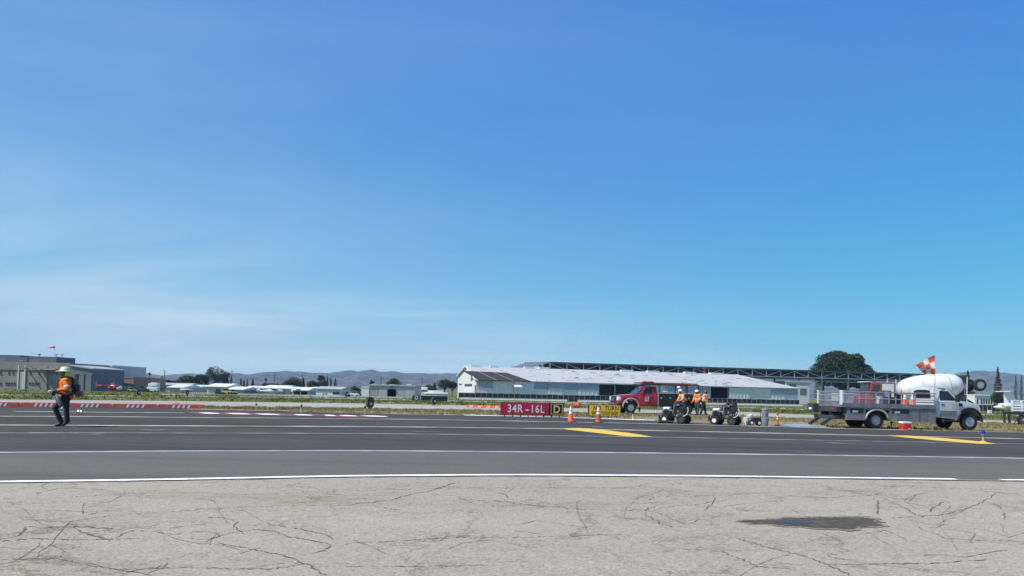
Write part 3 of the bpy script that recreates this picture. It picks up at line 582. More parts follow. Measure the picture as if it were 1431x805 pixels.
MB().lathe([(0.035, -0.02), (0.052, -0.015), (0.052, 0.0), (0.035, 0.005)], (-0.275, -0.41, 1.075), 'Y', 16, caps=False).build('elbow_ring', MM('white_plastic'), lb, True)
MB().cone((-0.185, -0.34, 0.97), (-0.01, -0.36, 0.68), 0.050, 0.046, 14).build('tube', MM('pale_grey_tube'), lb, True)
MB().cone((-0.01, -0.36, 0.68), (0.025, -0.36, 0.62), 0.05, 0.05, 14).build('tube_joint', MM('black'), lb, True)
MB().cone((0.025, -0.36, 0.62), (0.085, -0.36, 0.50), 0.046, 0.04, 14).build('nozzle', MM('pale_grey_tube'), lb, True)
MB().bar((-0.20, -0.27, 1.09), (-0.12, -0.27, 1.14), 0.035, 0.03).build('handle', MM('black'), lb)
for s_ in (-1, 1): MB().tube([(0.25, 0.11 * s_, 1.46), (0.12, 0.12 * s_, 1.55), (-0.04, 0.13 * s_, 1.53), (-0.16, 0.13 * s_, 1.38), (-0.14, 0.14 * s_, 1.18)], 0.018, 6).build('strap', MM('black'), lb)

def stand(lean=0.0, armf=0.25, arm2=0.2, step=0.12):
    return dict(head=(-0.04 - lean, 0, 1.60), chest=(-0.02 - lean * 0.7, 0, 1.32), waist=(0, 0, 1.06), pelvis=(0.02, 0, 0.95), look=(-1, 0.3, 0), shL=(-lean * 0.7, -0.19, 1.38), elL=(-0.02 - lean, -0.27, 1.11), haL=(-armf, -0.22, 0.98), shR=(-lean * 0.7, 0.19, 1.38), elR=(0.02 - lean, 0.27, 1.10), haR=(-arm2, 0.22, 0.93), hipL=(0.01, -0.1, 0.9), knL=(-0.05, -0.12, 0.5), anL=(0.02 - step, -0.13, 0.1), toL=(-0.13 - step, -0.14, 0.042), hipR=(0.01, 0.1, 0.9), knR=(0.0, 0.12, 0.5), anR=(0.06 + step, 0.13, 0.1), toR=(-0.08 + step, 0.14, 0.042))
crouch = dict(head=(-0.25, 0, 1.02), chest=(-0.16, 0, 0.76), waist=(0.0, 0, 0.56), pelvis=(0.10, 0, 0.46), look=(-1, -0.2, -0.2), shL=(-0.18, -0.19, 0.82), elL=(-0.25, -0.28, 0.56), haL=(-0.45, -0.2, 0.5), shR=(-0.18, 0.19, 0.82), elR=(-0.25, 0.28, 0.56), haR=(-0.45, 0.2, 0.5), hipL=(0.1, -0.1, 0.42), knL=(-0.28, -0.13, 0.48), anL=(-0.02, -0.13, 0.12), toL=(-0.18, -0.13, 0.042), hipR=(0.1, 0.1, 0.42), knR=(-0.28, 0.13, 0.40), anR=(0.05, 0.13, 0.12), toR=(-0.12, 0.13, 0.042))
g = G(974, 580.2)
worker('person in orange hi-vis shirt, white hard hat and dark jeans standing behind the wheeled machines', g, R(40), stand(0.02, 0.3, 0.28), 0.014, 'hivis_orange', 'jeans', 'hat_white', 0.02)
g = P(983.5, 560, 54.8); g.z = 0
worker('person in pale orange shirt and dark red helmet behind the white-helmeted worker', g, R(150), stand(0.12, 0.4, 0.35), 0.014, 'hivis_pale', 'dark_denim', 'hat_red', 0.02, bulk=1.15)
g = P(956.5, 560, 50.5); g.z = 0
worker('person in white hard hat and striped orange vest bent behind the wheeled machine', g, R(20), stand(0.30, 0.55, 0.5), 0.014, 'hivis_pale', 'dark_denim', 'hat_white', 0.02)

# ------------------------------------------------------------------ wheels for the trucks
def wheel(par, x, y, r, w, side, rim='steel', spokes=8, dual=False):
    # axis along y; side -1 faces -y
    t = MB(); s_ = side; W_ = w
    prof = [(r * 0.56, -W_ / 2), (r * 0.80, -W_ / 2), (r * 0.93, -W_ * 0.46), (r, -W_ * 0.34), (r, W_ * 0.34), (r * 0.93, W_ * 0.46), (r * 0.80, W_ / 2), (r * 0.56, W_ / 2)]
    wo = T('wheel_tmp', 'x', 'x'); del wo['label'], wo['category']; wo.name = 'wheel'; wo.parent = par; wo.location = (x, y, r)
    MB().lathe(prof, axis='Y', n=28, caps=False).build('tyre', MM('rubber'), wo, 'auto')
    f = s_ * W_ * 0.5
    MB().lathe([(r * 0.56, f * 0.98), (r * 0.55, f * 0.6), (r * 0.48, f * (0.35 if not dual else 0.1)), (r * 0.30, f * (0.42 if not dual else 0.2)), (r * 0.22, f * 0.75), (r * 0.16, f * 0.95), (r * 0.04, f * 1.0)], axis='Y', n=24).build('rim', MM(rim), wo, 'auto')
    MB().lathe([(r * 0.19, f * 0.4), (r * 0.19, f * 0.95), (r * 0.12, f * 1.06), (r * 0.03, f * 1.07)], axis='Y', n=16).build('hub', MM('steel'), wo, 'auto')
    mb = MB()
    for k in range(spokes):
        a = 2 * math.pi * k / spokes; mb.cyl((math.cos(a) * r * 0.39, f * 0.25, math.sin(a) * r * 0.39), (math.cos(a) * r * 0.39, f * 0.52, math.sin(a) * r * 0.39), r * 0.095, 8)
    ST(mb.build('rim_hole', MM('black'), wo), 'stuff')
    return wo
def prism_body(poly_xz, half, mat, name, par, bev=0.03, taper=0.0, ztop=None):
    """side outline swept across the width, upper part drawn in, edges rounded"""
    bm = bmesh.new(); n = len(poly_xz); zs = [z for _, z in poly_xz]; z0, z1 = min(zs), max(zs)
    def hw(z): return half - (taper * max(0, (z - ztop)) / (z1 - ztop) if ztop is not None and z > ztop else 0)
    A = [bm.verts.new((x, -hw(z), z)) for x, z in poly_xz]; B = [bm.verts.new((x, hw(z), z)) for x, z in poly_xz]
    bm.faces.new(A); bm.faces.new(B[::-1])
    for i in range(n): bm.faces.new((A[i], B[i], B[(i + 1) % n], A[(i + 1) % n]))
    bmesh.ops.recalc_face_normals(bm, faces=bm.faces)
    bmesh.ops.bevel(bm, geom=[e for e in bm.edges if e.calc_face_angle(0) > R(12)], offset=bev, segments=2, affect='EDGES', profile=0.6)
    me = bpy.data.meshes.new(name); bm.to_mesh(me); bm.free()
    for p in me.polygons: p.use_smooth = True
    me.set_sharp_from_angle(angle=R(32))
    return link(name, me, MM(mat), par)

# ------------------------------------------------------------------ white flatbed work truck
pr = G(1224, 599.3); pf = G(1356, 601.6); hd = pf - pr; hd.z = 0; WB = hd.length; yaw = math.atan2(hd.y, hd.x)
nrm = Vector((-math.sin(yaw), math.cos(yaw), 0))
tr = T('flatbed_truck', 'white work truck with grey flatbed, pipe rails and lowered tail lift', 'truck', pr + nrm * 1.0, yaw)
# local: x forward, rear axle at 0, near side y = -1
FA = WB; R_T = 0.41
M('truck_white', (0.57, 0.58, 0.59), 0.3, var=0.04, coat=0.5); M('bed_grey', (0.20, 0.205, 0.215), 0.55, 0.2, var=0.25, scale=2.5); M('pale_grey', (0.44, 0.45, 0.47), 0.5, var=0.08)
cabr = FA - 1.83; nose = FA + 0.55
lower = [(cabr, 0.62), (FA - 0.62, 0.50), (FA - 0.60, 0.62), (FA - 0.52, 0.86), (FA - 0.30, 1.0), (FA, 1.05), (FA + 0.30, 1.0), (FA + 0.50, 0.84), (nose, 0.62), (nose + 0.03, 0.9), (nose, 1.12), (nose - 0.10, 1.25), (FA + 0.0, 1.36), (FA - 0.55, 1.42), (cabr, 1.40)]
body = prism_body(lower, 0.98, 'truck_white', 'body', tr, 0.035)
cab = prism_body([(cabr, 1.36), (FA - 0.50, 1.38), (FA - 0.62, 1.46), (FA - 1.02, 1.93), (FA - 1.20, 2.02), (cabr + 0.1, 2.04), (cabr, 1.97)], 0.95, 'truck_white', 'cab', tr, 0.03, taper=0.16, ztop=1.40)
def yat(z): return 0.95 - 0.16 * (z - 1.40) / 0.64
for s_ in (-1, 1):
    wz = [(cabr + 0.28, 1.42), (FA - 0.66, 1.42), (FA - 1.06, 1.88), (cabr + 0.32, 1.88)]
    mb = MB(); vs = [(x, s_ * (yat(z) + 0.004), z) for x, z in wz] + [(x, s_ * (yat(z) - 0.02), z) for x, z in wz]; mb.add(vs, [(0, 1, 2, 3), (7, 6, 5, 4)] + [(i, (i + 1) % 4, (i + 1) % 4 + 4, i + 4) for i in range(4)]).build('side_window', MM('glass'), cab)
    dr = MB().rbox(cabr + 0.22, FA - 0.70, s_ * 0.983 - 0.012, s_ * 0.983 + 0.012, 0.64, 1.37, 0.01).build('door', MM('truck_white'), body)
    MB().rbox(cabr + 0.30, cabr + 0.46, s_ * 1.01 - 0.015, s_ * 1.01 + 0.015, 1.20, 1.25, 0.008).build('handle', MM('black'), dr)
    MB().bb(cabr + 0.24, FA - 0.72, s_ * 1.0 - 0.006, s_ * 1.0 + 0.006, 0.66, 0.93).build('lower_panel', MM('bed_grey'), dr)
    # fender flare
    mb = MB(); pts = [(FA + 0.62 * math.cos(a), 0.46 + 0.60 * math.sin(a)) for a in [R(-4 + 188 * i / 14) for i in range(15)]]
    mb.tube([(x, s_ * 0.985, z) for x, z in pts], 0.055, 8); mb.build('wheel_arch', MM('black'), body, True)
    MB().rbox(nose - 0.12, nose + 0.03, s_ * 0.80 - 0.15, s_ * 0.80 + 0.15, 0.98, 1.16, 0.03).build('headlight', MM('glass_far'), body)
    mr = MB().rbox(FA - 0.86, FA - 0.72, s_ * 1.16 - 0.10, s_ * 1.16 + 0.10, 1.36, 1.66, 0.03, 2).build('mirror', MM('black'), cab, 'auto'); MB().bar((FA - 0.78, s_ * 0.94, 1.44), (FA - 0.78, s_ * 1.10, 1.46), 0.03).build('mirror_arm', MM('black'), mr)
    MB().rbox(cabr + 0.3, FA - 0.75, s_ * 0.95 - 0.11, s_ * 0.95 + 0.11, 0.42, 0.48, 0.02).build('step_bar', MM('black'), body)
MB().bb(FA - 0.95, FA - 0.72, -1.004, -0.999, 1.02, 1.26).build('door_emblem', MM('pale_grey'), body)
MB().add([(cabr - 0.004, y, z) for y, z in ((-0.66, 1.50), (0.66, 1.50), (0.60, 1.88), (0.3, 1.93), (-0.3, 1.93), (-0.60, 1.88))], [(0, 1, 2, 3, 4, 5)]).build('rear_window', MM('glass'), cab)
vsw = [(FA - 0.535, -0.80, 1.44), (FA - 0.535, 0.80, 1.44), (FA - 0.975, 0.72, 1.915), (FA - 0.975, -0.72, 1.915)]
off = Vector((0.73, 0, 0.68)) * 0.025; MB().add([Vector(v) + off for v in vsw], [(0, 1, 2, 3)]).build('windscreen', MM('glass'), cab)
MB().rbox(nose - 0.02, nose + 0.10, -0.98, 0.98, 0.46, 0.70, 0.03, 2).build('front_bumper', MM('chrome'), body, 'auto')
mb = MB()
for k in range(5): mb.bb(nose + 0.0, nose + 0.045, -0.60, 0.60, 0.80 + k * 0.075, 0.84 + k * 0.075)
mb.build('grille', MM('black'), body)
MB().cyl((FA - 0.45, -0.98, 1.47), (FA - 0.45, -0.98, 1.50), 0.02, 6).build('antenna_base', MM('black'), body)
MB().rbox(FA - 0.60, FA - 0.40, -0.995, -0.97, 1.16, 1.30, 0.01).build('fender_vent', MM('black'), body)
wheel(tr, FA, -0.86, R_T, 0.24, -1, 'galv'); wheel(tr, FA, 0.86, R_T, 0.24, 1, 'galv')
for s_ in (-1, 1):
    wheel(tr, 0, s_ * 0.89, R_T, 0.22, s_, 'grey_paint', dual=True); wheel(tr, 0, s_ * 0.64, R_T, 0.22, s_, 'grey_paint', dual=True)
ch = MB(); 
for s_ in (-0.42, 0.42): ch.bb(-2.0, FA + 0.3, s_ - 0.04, s_ + 0.04, 0.56, 0.78)
ch.cyl((0, -0.8, R_T), (0, 0.8, R_T), 0.09, 10); ch.cyl((FA, -0.8, R_T), (FA, 0.8, R_T), 0.06, 10); ch.ell((0, 0, R_T), (0.2, 0.2, 0.2)); ch.build('chassis', MM('dark_steel'), tr)
# bed
BR, BF = -1.78, cabr - 0.06
bed = MB().bb(BR, BF, -1.12, 1.12, 1.02, 1.16).build('bed_deck', MM('bed_grey'), tr)
MB().bb(BR - 0.01, BF + 0.01, -1.15, -1.12, 1.0, 1.20).build('side_rail', MM('bed_grey'), bed); MB().bb(BR - 0.01, BF + 0.01, 1.12, 1.15, 1.0, 1.20).build('side_rail', MM('bed_grey'), bed)
for s_ in (-1, 1):      # skirt tool boxes either side of the wheel arch
    y0, y1 = sorted((s_ * 1.11, s_ * 0.72))
    for x0, x1, zb in ((BR + 0.25, -0.60, 0.40), (0.60, 1.75, 0.40), (1.76, BF - 0.0, 0.34)):
        tb = MB(); tb.bb(x0, x1, y0, y1, zb, 1.02)
        tbx = tb.build('tool_box', MM('bed_grey'), tr)
        yo = s_ * 1.114
        if x1 < 1.76:
            MB().bb(x0 + 0.16, x1 - 0.12, min(yo, yo + s_ * 0.004), max(yo, yo + s_ * 0.004), 0.74, 0.95).build('recess', MM('black'), tbx)
            MB().rbox(x0 + 0.28, x0 + 0.55, yo - 0.02, yo + 0.02, 0.75, 0.85, 0.01).build('stowed_box', MM('mid_grey'), tbx)
        else:
            for q in (0.33, 0.66): MB().bb(x0 + (x1 - x0) * q - 0.004, x0 + (x1 - x0) * q + 0.004, yo - 0.003, yo + 0.003, zb, 1.0).build('seam', MM('dark_steel'), tbx)
    mb = MB(); mb.tube([(0.58 * math.cos(a), s_ * 1.09, 0.42 + 0.50 * math.sin(a)) for a in [R(5 + 170 * i / 12) for i in range(13)]], 0.05, 8); mb.build('wheel_arch', MM('mid_grey'), tr, True)
    mb = MB(); mb.bb(-0.60, 0.60, s_ * 1.02 - 0.09, s_ * 1.02 + 0.09, 0.90, 1.02); mb.build('arch_panel', MM('bed_grey'), tr)
# pipe rails with mesh
def rail(y, x0, x1, posts, nm='pipe_rail'):
    mb = MB()
    for z in (1.42, 1.74): mb.cyl((x0, y, z), (x1, y, z), 0.022, 8)
    for x in posts: mb.bar((x, y, 1.16), (x, y, 1.76), 0.045)
    return mb.build(nm, MM('galv'), bed)
rail(-1.08, BR, BF, [BR + 0.02, -0.9, -0.05, 0.6, 1.25, 1.95, BF - 0.05]); rail(1.08, BR, BF, [BR + 0.02, -0.9, -0.05, 0.8, 1.7, BF - 0.05])
mb = MB()
for z in (1.42, 1.74): mb.cyl((BF - 0.03, -1.08, z), (BF - 0.03, 1.08, z), 0.022, 8)
mb.build('front_rail', MM('galv'), bed)
mb = MB()
for x0, x1, y in ((BR, 0.58, -1.075), (BR, -0.1, 1.075)):
    k = int((x1 - x0) / 0.06)
    for i in range(k): mb.bar((x0 + i * 0.06, y, 1.17), (x0 + i * 0.06, y, 1.73), 0.008)
    for i in range(9): mb.bar((x0, y, 1.19 + i * 0.06), (x1, y, 1.19 + i * 0.06), 0.008)
for i in range(36): mb.bar((BR + 0.02, -1.05 + i * 0.06, 1.17), (BR + 0.02, -1.05 + i * 0.06, 1.73), 0.008)
ST(mb.build('rail_mesh', MM('galv'), bed), 'stuff')
for y in (-1.10, -0.98, 1.08): MB().bb(BR - 0.03, BR + 0.05, y - 0.035, y + 0.035, 1.12, 1.80).build('gate_post', MM('white_paint'), bed)
mb = MB()
for z in (1.30, 1.55, 1.74): mb.cyl((BR + 0.01, -1.0, z), (BR + 0.01, 1.06, z), 0.02, 8)
mb.build('rear_gate', MM('galv'), bed)
# tail lift: frame, arms and lowered platform
lf = MB(); lf.bb(BR - 0.25, BR, -1.05, 1.05, 0.78, 1.0); lf.bb(BR - 0.55, BR - 0.25, 0.55, 1.1, 0.70, 1.14); lf.bb(BR - 0.30, BR + 0.1, -0.9, 0.9, 0.42, 0.60)
for s_ in (-0.55, 0.55): lf.bar((BR - 0.1, s_, 0.55), (BR - 0.75, s_, 0.12), 0.10, 0.14); lf.bar((BR + 0.2, s_, 0.75), (BR - 0.3, s_, 0.50), 0.08, 0.08)
lift = lf.build('tail_lift_frame', MM('dark_steel'), tr)
mb = MB().prism([(BR - 0.72, 0.02), (BR - 0.72, 0.10), (BR - 2.25, 0.035), (BR - 2.25, 0.015)], -1.0, 1.0); mb.build('lift_platform', MM('alu'), tr)
for y in (-0.75, 0.75): MB().rbox(BR - 0.285, BR - 0.255, y - 0.10, y + 0.10, 0.86, 0.94, 0.008).build('tail_light', MM('red_paint'), lift)
MB().bb(BR - 0.556, BR - 0.55, 0.70, 0.95, 0.84, 0.94).build('number_plate', MM('refl_white'), lift)
# flag on the cab
fp = T('flag', 'orange and white chequered flag on a thin pole behind the truck cab', 'flag')
fb = tr.matrix_basis.copy(); fl = Vector((cabr - 0.03, -1.0, 1.16))
fp.location = tr.location + Matrix.Rotation(yaw, 3, 'Z') @ fl
top = 3.60 - 1.16
MB().cyl((0, 0, 0), (0, 0, top), 0.014, 8).build('pole', MM('galv'), fp)
M('flag_orange', (0.85, 0.13, 0.03), 0.8, var=0.08); M('flag_white', (0.78, 0.76, 0.74), 0.8, var=0.05)
nu, nv = 24, 24; gv = {}
def fpt(u, v):      # u away from the pole, v down; the free end droops and folds
    L = 0.98 * (1 - 0.28 * v); x = -u * L * (0.92 - 0.25 * v * u); z = top - v * 0.96 * (1 - 0.55 * u) - 0.50 * u * (0.8 + 0.2 * u); y = 0.12 * math.sin(u * 7 + v * 2.5) * u + 0.05 * math.sin(v * 6 + u * 3)
    return (x, y, z)
for cname, par_ in (('flag_orange', 0), ('flag_white', 1)):
    mb = MB()
    for i in range(nu):
        for j in range(nv):
            if ((i * 3 // nu) + (j * 3 // nv)) % 2 == par_:
                mb.add([fpt(i / nu, j / nv), fpt((i + 1) / nu, j / nv), fpt((i + 1) / nu, (j + 1) / nv), fpt(i / nu, (j + 1) / nv)], [(0, 1, 2, 3)])
    mb.build('orange_squares' if not par_ else 'white_squares', MM(cname), fp, True, raw=True)
# loads standing on the bed
def onbed(x, y): return tr.location + Matrix.Rotation(yaw, 3, 'Z') @ Vector((x, y, 1.163))
def bucket(label, loc, rz=0, group=None, mat='white_plastic'):
    b_ = T('bucket', label, 'bucket', loc, rz, group)
    MB().lathe([(0.125, 0), (0.13, 0.005), (0.148, 0.34), (0.155, 0.345), (0.155, 0.37), (0.14, 0.37), (0.138, 0.30)], n=20).build('pail', MM(mat), b_, 'auto')
    MB().lathe([(0.158, 0.365), (0.158, 0.385), (0.15, 0.39), (0.01, 0.392)], n=20).build('lid', MM(mat), b_, 'auto')
    MB().tube([(0.155 * math.cos(a), -0.06 * math.sin(a) - 0.10, 0.345 - 0.16 * math.sin(a)) for a in [math.pi * i / 10 for i in range(11)]], 0.004, 6).build('handle', MM('steel'), b_)
    return b_
bucket('white plastic bucket standing on the grey flatbed behind the pipe rail', onbed(0.28, -0.85))
def cone(label, loc, h=0.71, mat='orange', group=None, bands=True, rz=0.0):
    c = T('traffic_cone', label, 'traffic cone', loc, rz, group); k = h / 0.71
    MB().rbox(-0.18 * k, 0.18 * k, -0.18 * k, 0.18 * k, 0, 0.035 * k, 0.012).build('base', MM('black'), c)
    def rr(z): return 0.135 * k - (0.105 * k) * (z / h)
    MB().lathe([(rr(0.03) + 0.012, 0.035 * k), (rr(0.06), 0.06 * k), (rr(h - 0.01), h - 0.012), (rr(h) * 0.8, h), (rr(h) * 0.5, h)], n=20).build('cone_body', MM(mat), c, 'auto')
    if bands:
        for z0, z1 in ((0.36, 0.46), (0.50, 0.65)): MB().lathe([(rr(z0 * k) + 0.003, z0 * k), (rr(z1 * k) + 0.003, z1 * k)], n=20).build('reflective_band', MM('refl_white'), c, 'auto')
    return c
for i, (x, y) in enumerate(((1.62, -0.75), (1.88, -0.45), (2.08, -0.70))): cone(('small orange cone on the flatbed, farthest of three from the cab', 'small orange cone on the flatbed, middle of the three behind the cab', 'small orange cone on the flatbed, closest of three to the cab')[i], onbed(x, y), 0.52, 'orange', 'cones stowed on the flatbed')
eq = T('paint_compressor', 'grey engine-driven compressor with hoses on the middle of the flatbed', 'compressor', onbed(0.95, -0.2), yaw)
MB().cyl((-0.45, 0, 0.20), (0.45, 0, 0.20), 0.17, 18).build('air_tank', MM('dark_steel'), eq, 'auto'); MB().rbox(-0.2, 0.25, -0.2, 0.2, 0.37, 0.68, 0.04, 2).build('engine', MM('dark_steel'), eq, 'auto'); MB().lathe([(0.14, 0), (0.14, 0.1), (0.05, 0.12)], (0.0, -0.22, 0.5), 'Y', 16).build('fan_cover', MM('mid_grey'), eq)
for s_ in (-0.35, 0.35): MB().bb(s_ - 0.03, s_ + 0.03, -0.15, 0.15, 0, 0.06).build('foot', MM('dark_steel'), eq)
MB().tube([(0.3 + 0.16 * math.cos(a), -0.25 + 0.01 * a, 0.45 + 0.16 * math.sin(a)) for a in [i * 0.5 for i in range(26)]], 0.018, 6).build('hose', MM('black'), eq, True)
eq = T('steel_box', 'pale grey steel job box at the rear of the flatbed', 'box', onbed(-1.0, 0.2), yaw)
MB().rbox(-0.4, 0.4, -0.3, 0.3, 0, 0.42, 0.015).build('chest', MM('mid_grey'), eq); MB().rbox(-0.41, 0.41, -0.31, 0.31, 0.424, 0.50, 0.015).build('lid', MM('pale_grey'), eq); MB().bb(-0.05, 0.05, -0.33, -0.31, 0.34, 0.46).build('latch', MM('steel'), eq)

# ------------------------------------------------------------------ red service truck
gw = G(881.5, 577.9); sc_y = gw.y; ryaw = math.pi + R(10)
rt = T('service_truck', 'red crew truck with black service body and red ladder rack', 'truck', (0, 0, 0), ryaw)
RW = 4.25; rot = Matrix.Rotation(ryaw, 3, 'Z')
# near side in local coords is y = +1 (truck faces left); front wheel contact at (RW, 0.9)
rt.location = gw - rot @ Vector((RW, 0.98, 0))
FA = RW; cabr = FA - 1.95; nose = FA + 0.95
lower = [(cabr, 0.60), (FA - 0.60, 0.52), (FA - 0.55, 0.78), (FA - 0.34, 0.98), (FA, 1.05), (FA + 0.34, 0.98), (FA + 0.55, 0.72), (nose - 0.1, 0.66), (nose, 0.72), (nose + 0.02, 1.12), (nose - 0.10, 1.24), (FA + 0.1, 1.33), (FA - 0.55, 1.38), (cabr, 1.36)]
body = prism_body(lower, 0.98, 'red_paint', 'body', rt, 0.035)
cab = prism_body([(cabr, 1.33), (FA - 0.50, 1.34), (FA - 0.62, 1.42), (FA - 1.08, 1.88), (FA - 1.25, 1.95), (cabr + 0.1, 1.96), (cabr, 1.90)], 0.95, 'red_paint', 'cab', rt, 0.03, taper=0.16, ztop=1.36)
def yat(z): return 0.95 - 0.16 * (z - 1.36) / 0.60
for s_ in (-1, 1):
    wz = [(cabr + 0.35, 1.39), (FA - 0.72, 1.39), (FA - 1.12, 1.82), (cabr + 0.38, 1.82)]
    vs = [(x, s_ * (yat(z) + 0.004), z) for x, z in wz] + [(x, s_ * (yat(z) - 0.02), z) for x, z in wz]; MB().add(vs, [(0, 1, 2, 3), (7, 6, 5, 4)] + [(i, (i + 1) % 4, (i + 1) % 4 + 4, i + 4) for i in range(4)]).build('side_window', MM('glass'), cab)
    dr = MB().rbox(cabr + 0.30, FA - 0.72, s_ * 0.983 - 0.012, s_ * 0.983 + 0.012, 0.62, 1.33, 0.01).build('door', MM('red_paint'), body)
    MB().rbox(cabr + 0.38, cabr + 0.54, s_ * 1.01 - 0.015, s_ * 1.01 + 0.015, 1.16, 1.21, 0.008).build('handle', MM('black'), dr)
    em = MB().bb(cabr + 0.62, cabr + 0.92, s_ * 0.999 - 0.003, s_ * 0.999 + 0.003, 0.88, 1.22).build('emblem', MM('refl_white'), dr)
    mbb = MB(); 
    for p0, p1 in (((0.67, 1.17), (0.67, 0.93)), ((0.67, 1.16), (0.86, 1.16)), ((0.72, 1.10), (0.86, 0.96)), ((0.87, 1.1), (0.87, 0.93))): mbb.bar((cabr + p0[0], s_ * 1.004, p0[1]), (cabr + p1[0], s_ * 1.004, p1[1]), 0.006, 0.035)
    mbb.build('emblem_mark', MM('red_paint'), em)
    pts = [(FA + 0.60 * math.cos(a), 0.46 + 0.60 * math.sin(a)) for a in [R(-4 + 188 * i / 14) for i in range(15)]]
    MB().tube([(x, s_ * 0.985, z) for x, z in pts], 0.06, 8).build('wheel_arch', MM('grey_paint'), body, True)
    MB().rbox(nose - 0.22, nose + 0.025, s_ * 0.83 - 0.165, s_ * 0.83 + 0.165, 0.90, 1.17, 0.03, 2).build('headlight', MM('refl_white'), body, 'auto')
    mr = MB().rbox(FA - 0.92, FA - 0.80, s_ * 1.16 - 0.10, s_ * 1.16 + 0.10, 1.32, 1.62, 0.03, 2).build('mirror', MM('black'), cab, 'auto'); MB().bar((FA - 0.85, s_ * 0.94, 1.42), (FA - 0.85, s_ * 1.10, 1.44), 0.03).build('mirror_arm', MM('black'), mr)
    MB().bb(FA - 0.70, FA - 0.66, s_ * 0.86 - 0.14, s_ * 0.86 + 0.14, 0.12, 0.60).build('mud_flap', MM('black'), body)
vsw = [(FA - 0.535, -0.80, 1.40), (FA - 0.535, 0.80, 1.40), (FA - 1.03, 0.72, 1.865), (FA - 1.03, -0.72, 1.865)]
MB().add([Vector(v) + Vector((0.73, 0, 0.68)) * 0.028 for v in vsw], [(0, 1, 2, 3)]).build('windscreen', MM('glass_far'), cab)
MB().rbox(nose - 0.05, nose + 0.12, -0.98, 0.98, 0.42, 0.68, 0.04, 2).build('front_bumper', MM('dark_steel'), body, 'auto')
MB().rbox(nose - 0.02, nose + 0.05, -0.64, 0.64, 0.72, 1.20, 0.03, 2).build('grille', MM('black'), body, 'auto')
mb = MB()
for k in range(4): mb.bb(nose + 0.052, nose + 0.062, -0.58, 0.58, 0.78 + k * 0.1, 0.81 + k * 0.1)
mb.build('grille_bar', MM('dark_steel'), body)
MB().lathe([(0.10, 0), (0.10, 0.02), (0.02, 0.022)], (nose + 0.064, 0, 0.95), 'X', 16).build('nose_badge', MM('steel'), body)
for s_ in (-1, 1):
    wheel(rt, FA, s_ * 0.86, 0.41, 0.24, s_, 'steel'); wheel(rt, 0, s_ * 0.89, 0.41, 0.22, s_, 'dark_steel', dual=True); wheel(rt, 0, s_ * 0.64, 0.41, 0.22, s_, 'dark_steel', dual=True)
ch = MB()
for s_ in (-0.42, 0.42): ch.bb(-1.3, FA + 0.5, s_ - 0.04, s_ + 0.04, 0.52, 0.74)
ch.cyl((0, -0.8, 0.41), (0, 0.8, 0.41), 0.09, 10); ch.cyl((FA, -0.8, 0.41), (FA, 0.8, 0.41), 0.06, 10); ch.build('chassis', MM('dark_steel'), rt)
SB0, SB1 = -0.88, cabr - 0.07
for s_ in (-1, 1):
    y0, y1 = sorted((s_ * 1.08, s_ * 0.62)); x0 = SB0
    for k, (a, b_, zb) in enumerate(((SB1 - 1.35, SB1, 0.56), (-0.55, SB1 - 1.36, 0.98), (SB0, -0.56, 0.56))):
        cm = MB().rbox(a, b_, y0, y1, zb, 1.46, 0.015).build('compartment', MM('black'), rt)
        for q in range(2 if b_ - a > 1 else 1):
            xa = a + (b_ - a) * (q + 0.06) / (2 if b_ - a > 1 else 1); xb = a + (b_ - a) * (q + 0.94) / (2 if b_ - a > 1 else 1)
            MB().rbox(xa, xb, s_ * 1.084 - 0.01, s_ * 1.084 + 0.01, zb + 0.05, 1.40, 0.008).build('compartment_door', MM('black'), cm)
            MB().rbox(xb - 0.22, xb - 0.10, s_ * 1.10 - 0.012, s_ * 1.10 + 0.012, 1.10, 1.20, 0.006).build('latch', MM('steel'), cm)
    MB().bb(SB0 - 0.02, SB1 + 0.02, y0 - 0.02, y1 + 0.02, 1.462, 1.50).build('top_ledge', MM('alu'), rt)
    MB().bb(SB1 + 0.004, SB1 + 0.05, min(s_ * 1.09, s_ * 1.02), max(s_ * 1.09, s_ * 1.02), 0.58, 1.46).build('corner_trim', MM('alu'), rt)
MB().bb(SB0, SB1, -0.62, 0.62, 0.76, 0.82).build('bed_floor', MM('dark_steel'), rt); MB().bb(SB0 - 0.03, SB0, -1.08, 1.08, 0.56, 1.30).build('tailgate', MM('black'), rt); MB().bb(SB0 - 0.28, SB0 - 0.03, -1.0, 1.0, 0.46, 0.56).build('rear_bumper', MM('dark_steel'), rt)
rk = MB()
for x in (SB1 - 0.08, 0.15, SB0 + 0.08):
    for s_ in (-1, 1): rk.bar((x, s_ * 1.0, 1.5), (x, s_ * 1.0, 2.12), 0.06)
    rk.bar((x, -1.0, 2.12), (x, 1.0, 2.12), 0.06)
for s_ in (-1, 1): rk.bar((SB0, s_ * 1.0, 2.10), (FA - 0.75, s_ * 0.98, 2.10), 0.06); rk.bar((FA - 0.9, s_ * 0.98, 2.10), (FA - 1.0, s_ * 0.9, 1.86), 0.04)
rk.build('rack', MM('black'), rt)
for y in (-0.5, 0.55):
    ld = T('ladder', 'dull red ladder on the red truck rack, ' + ('hangar side' if y < 0 else 'taxiway side'), 'ladder', rt.location + rot @ Vector((0, y, 2.155)), ryaw, 'ladders on the red truck rack')
    for s_ in (-1, 1): MB().bb(SB0 + 0.05, FA - 0.80, s_ * 0.2 - 0.02, s_ * 0.2 + 0.02, 0, 0.085).build('stile', MM('orange_dull'), ld)
    for k in range(14): MB().cyl((SB0 + 0.2 + k * 0.3, -0.18, 0.045), (SB0 + 0.2 + k * 0.3, 0.18, 0.045), 0.016, 6).build('rung', MM('orange_dull'), ld)
M('red_tarp', (0.30, 0.03, 0.04), 0.8, var=0.2)
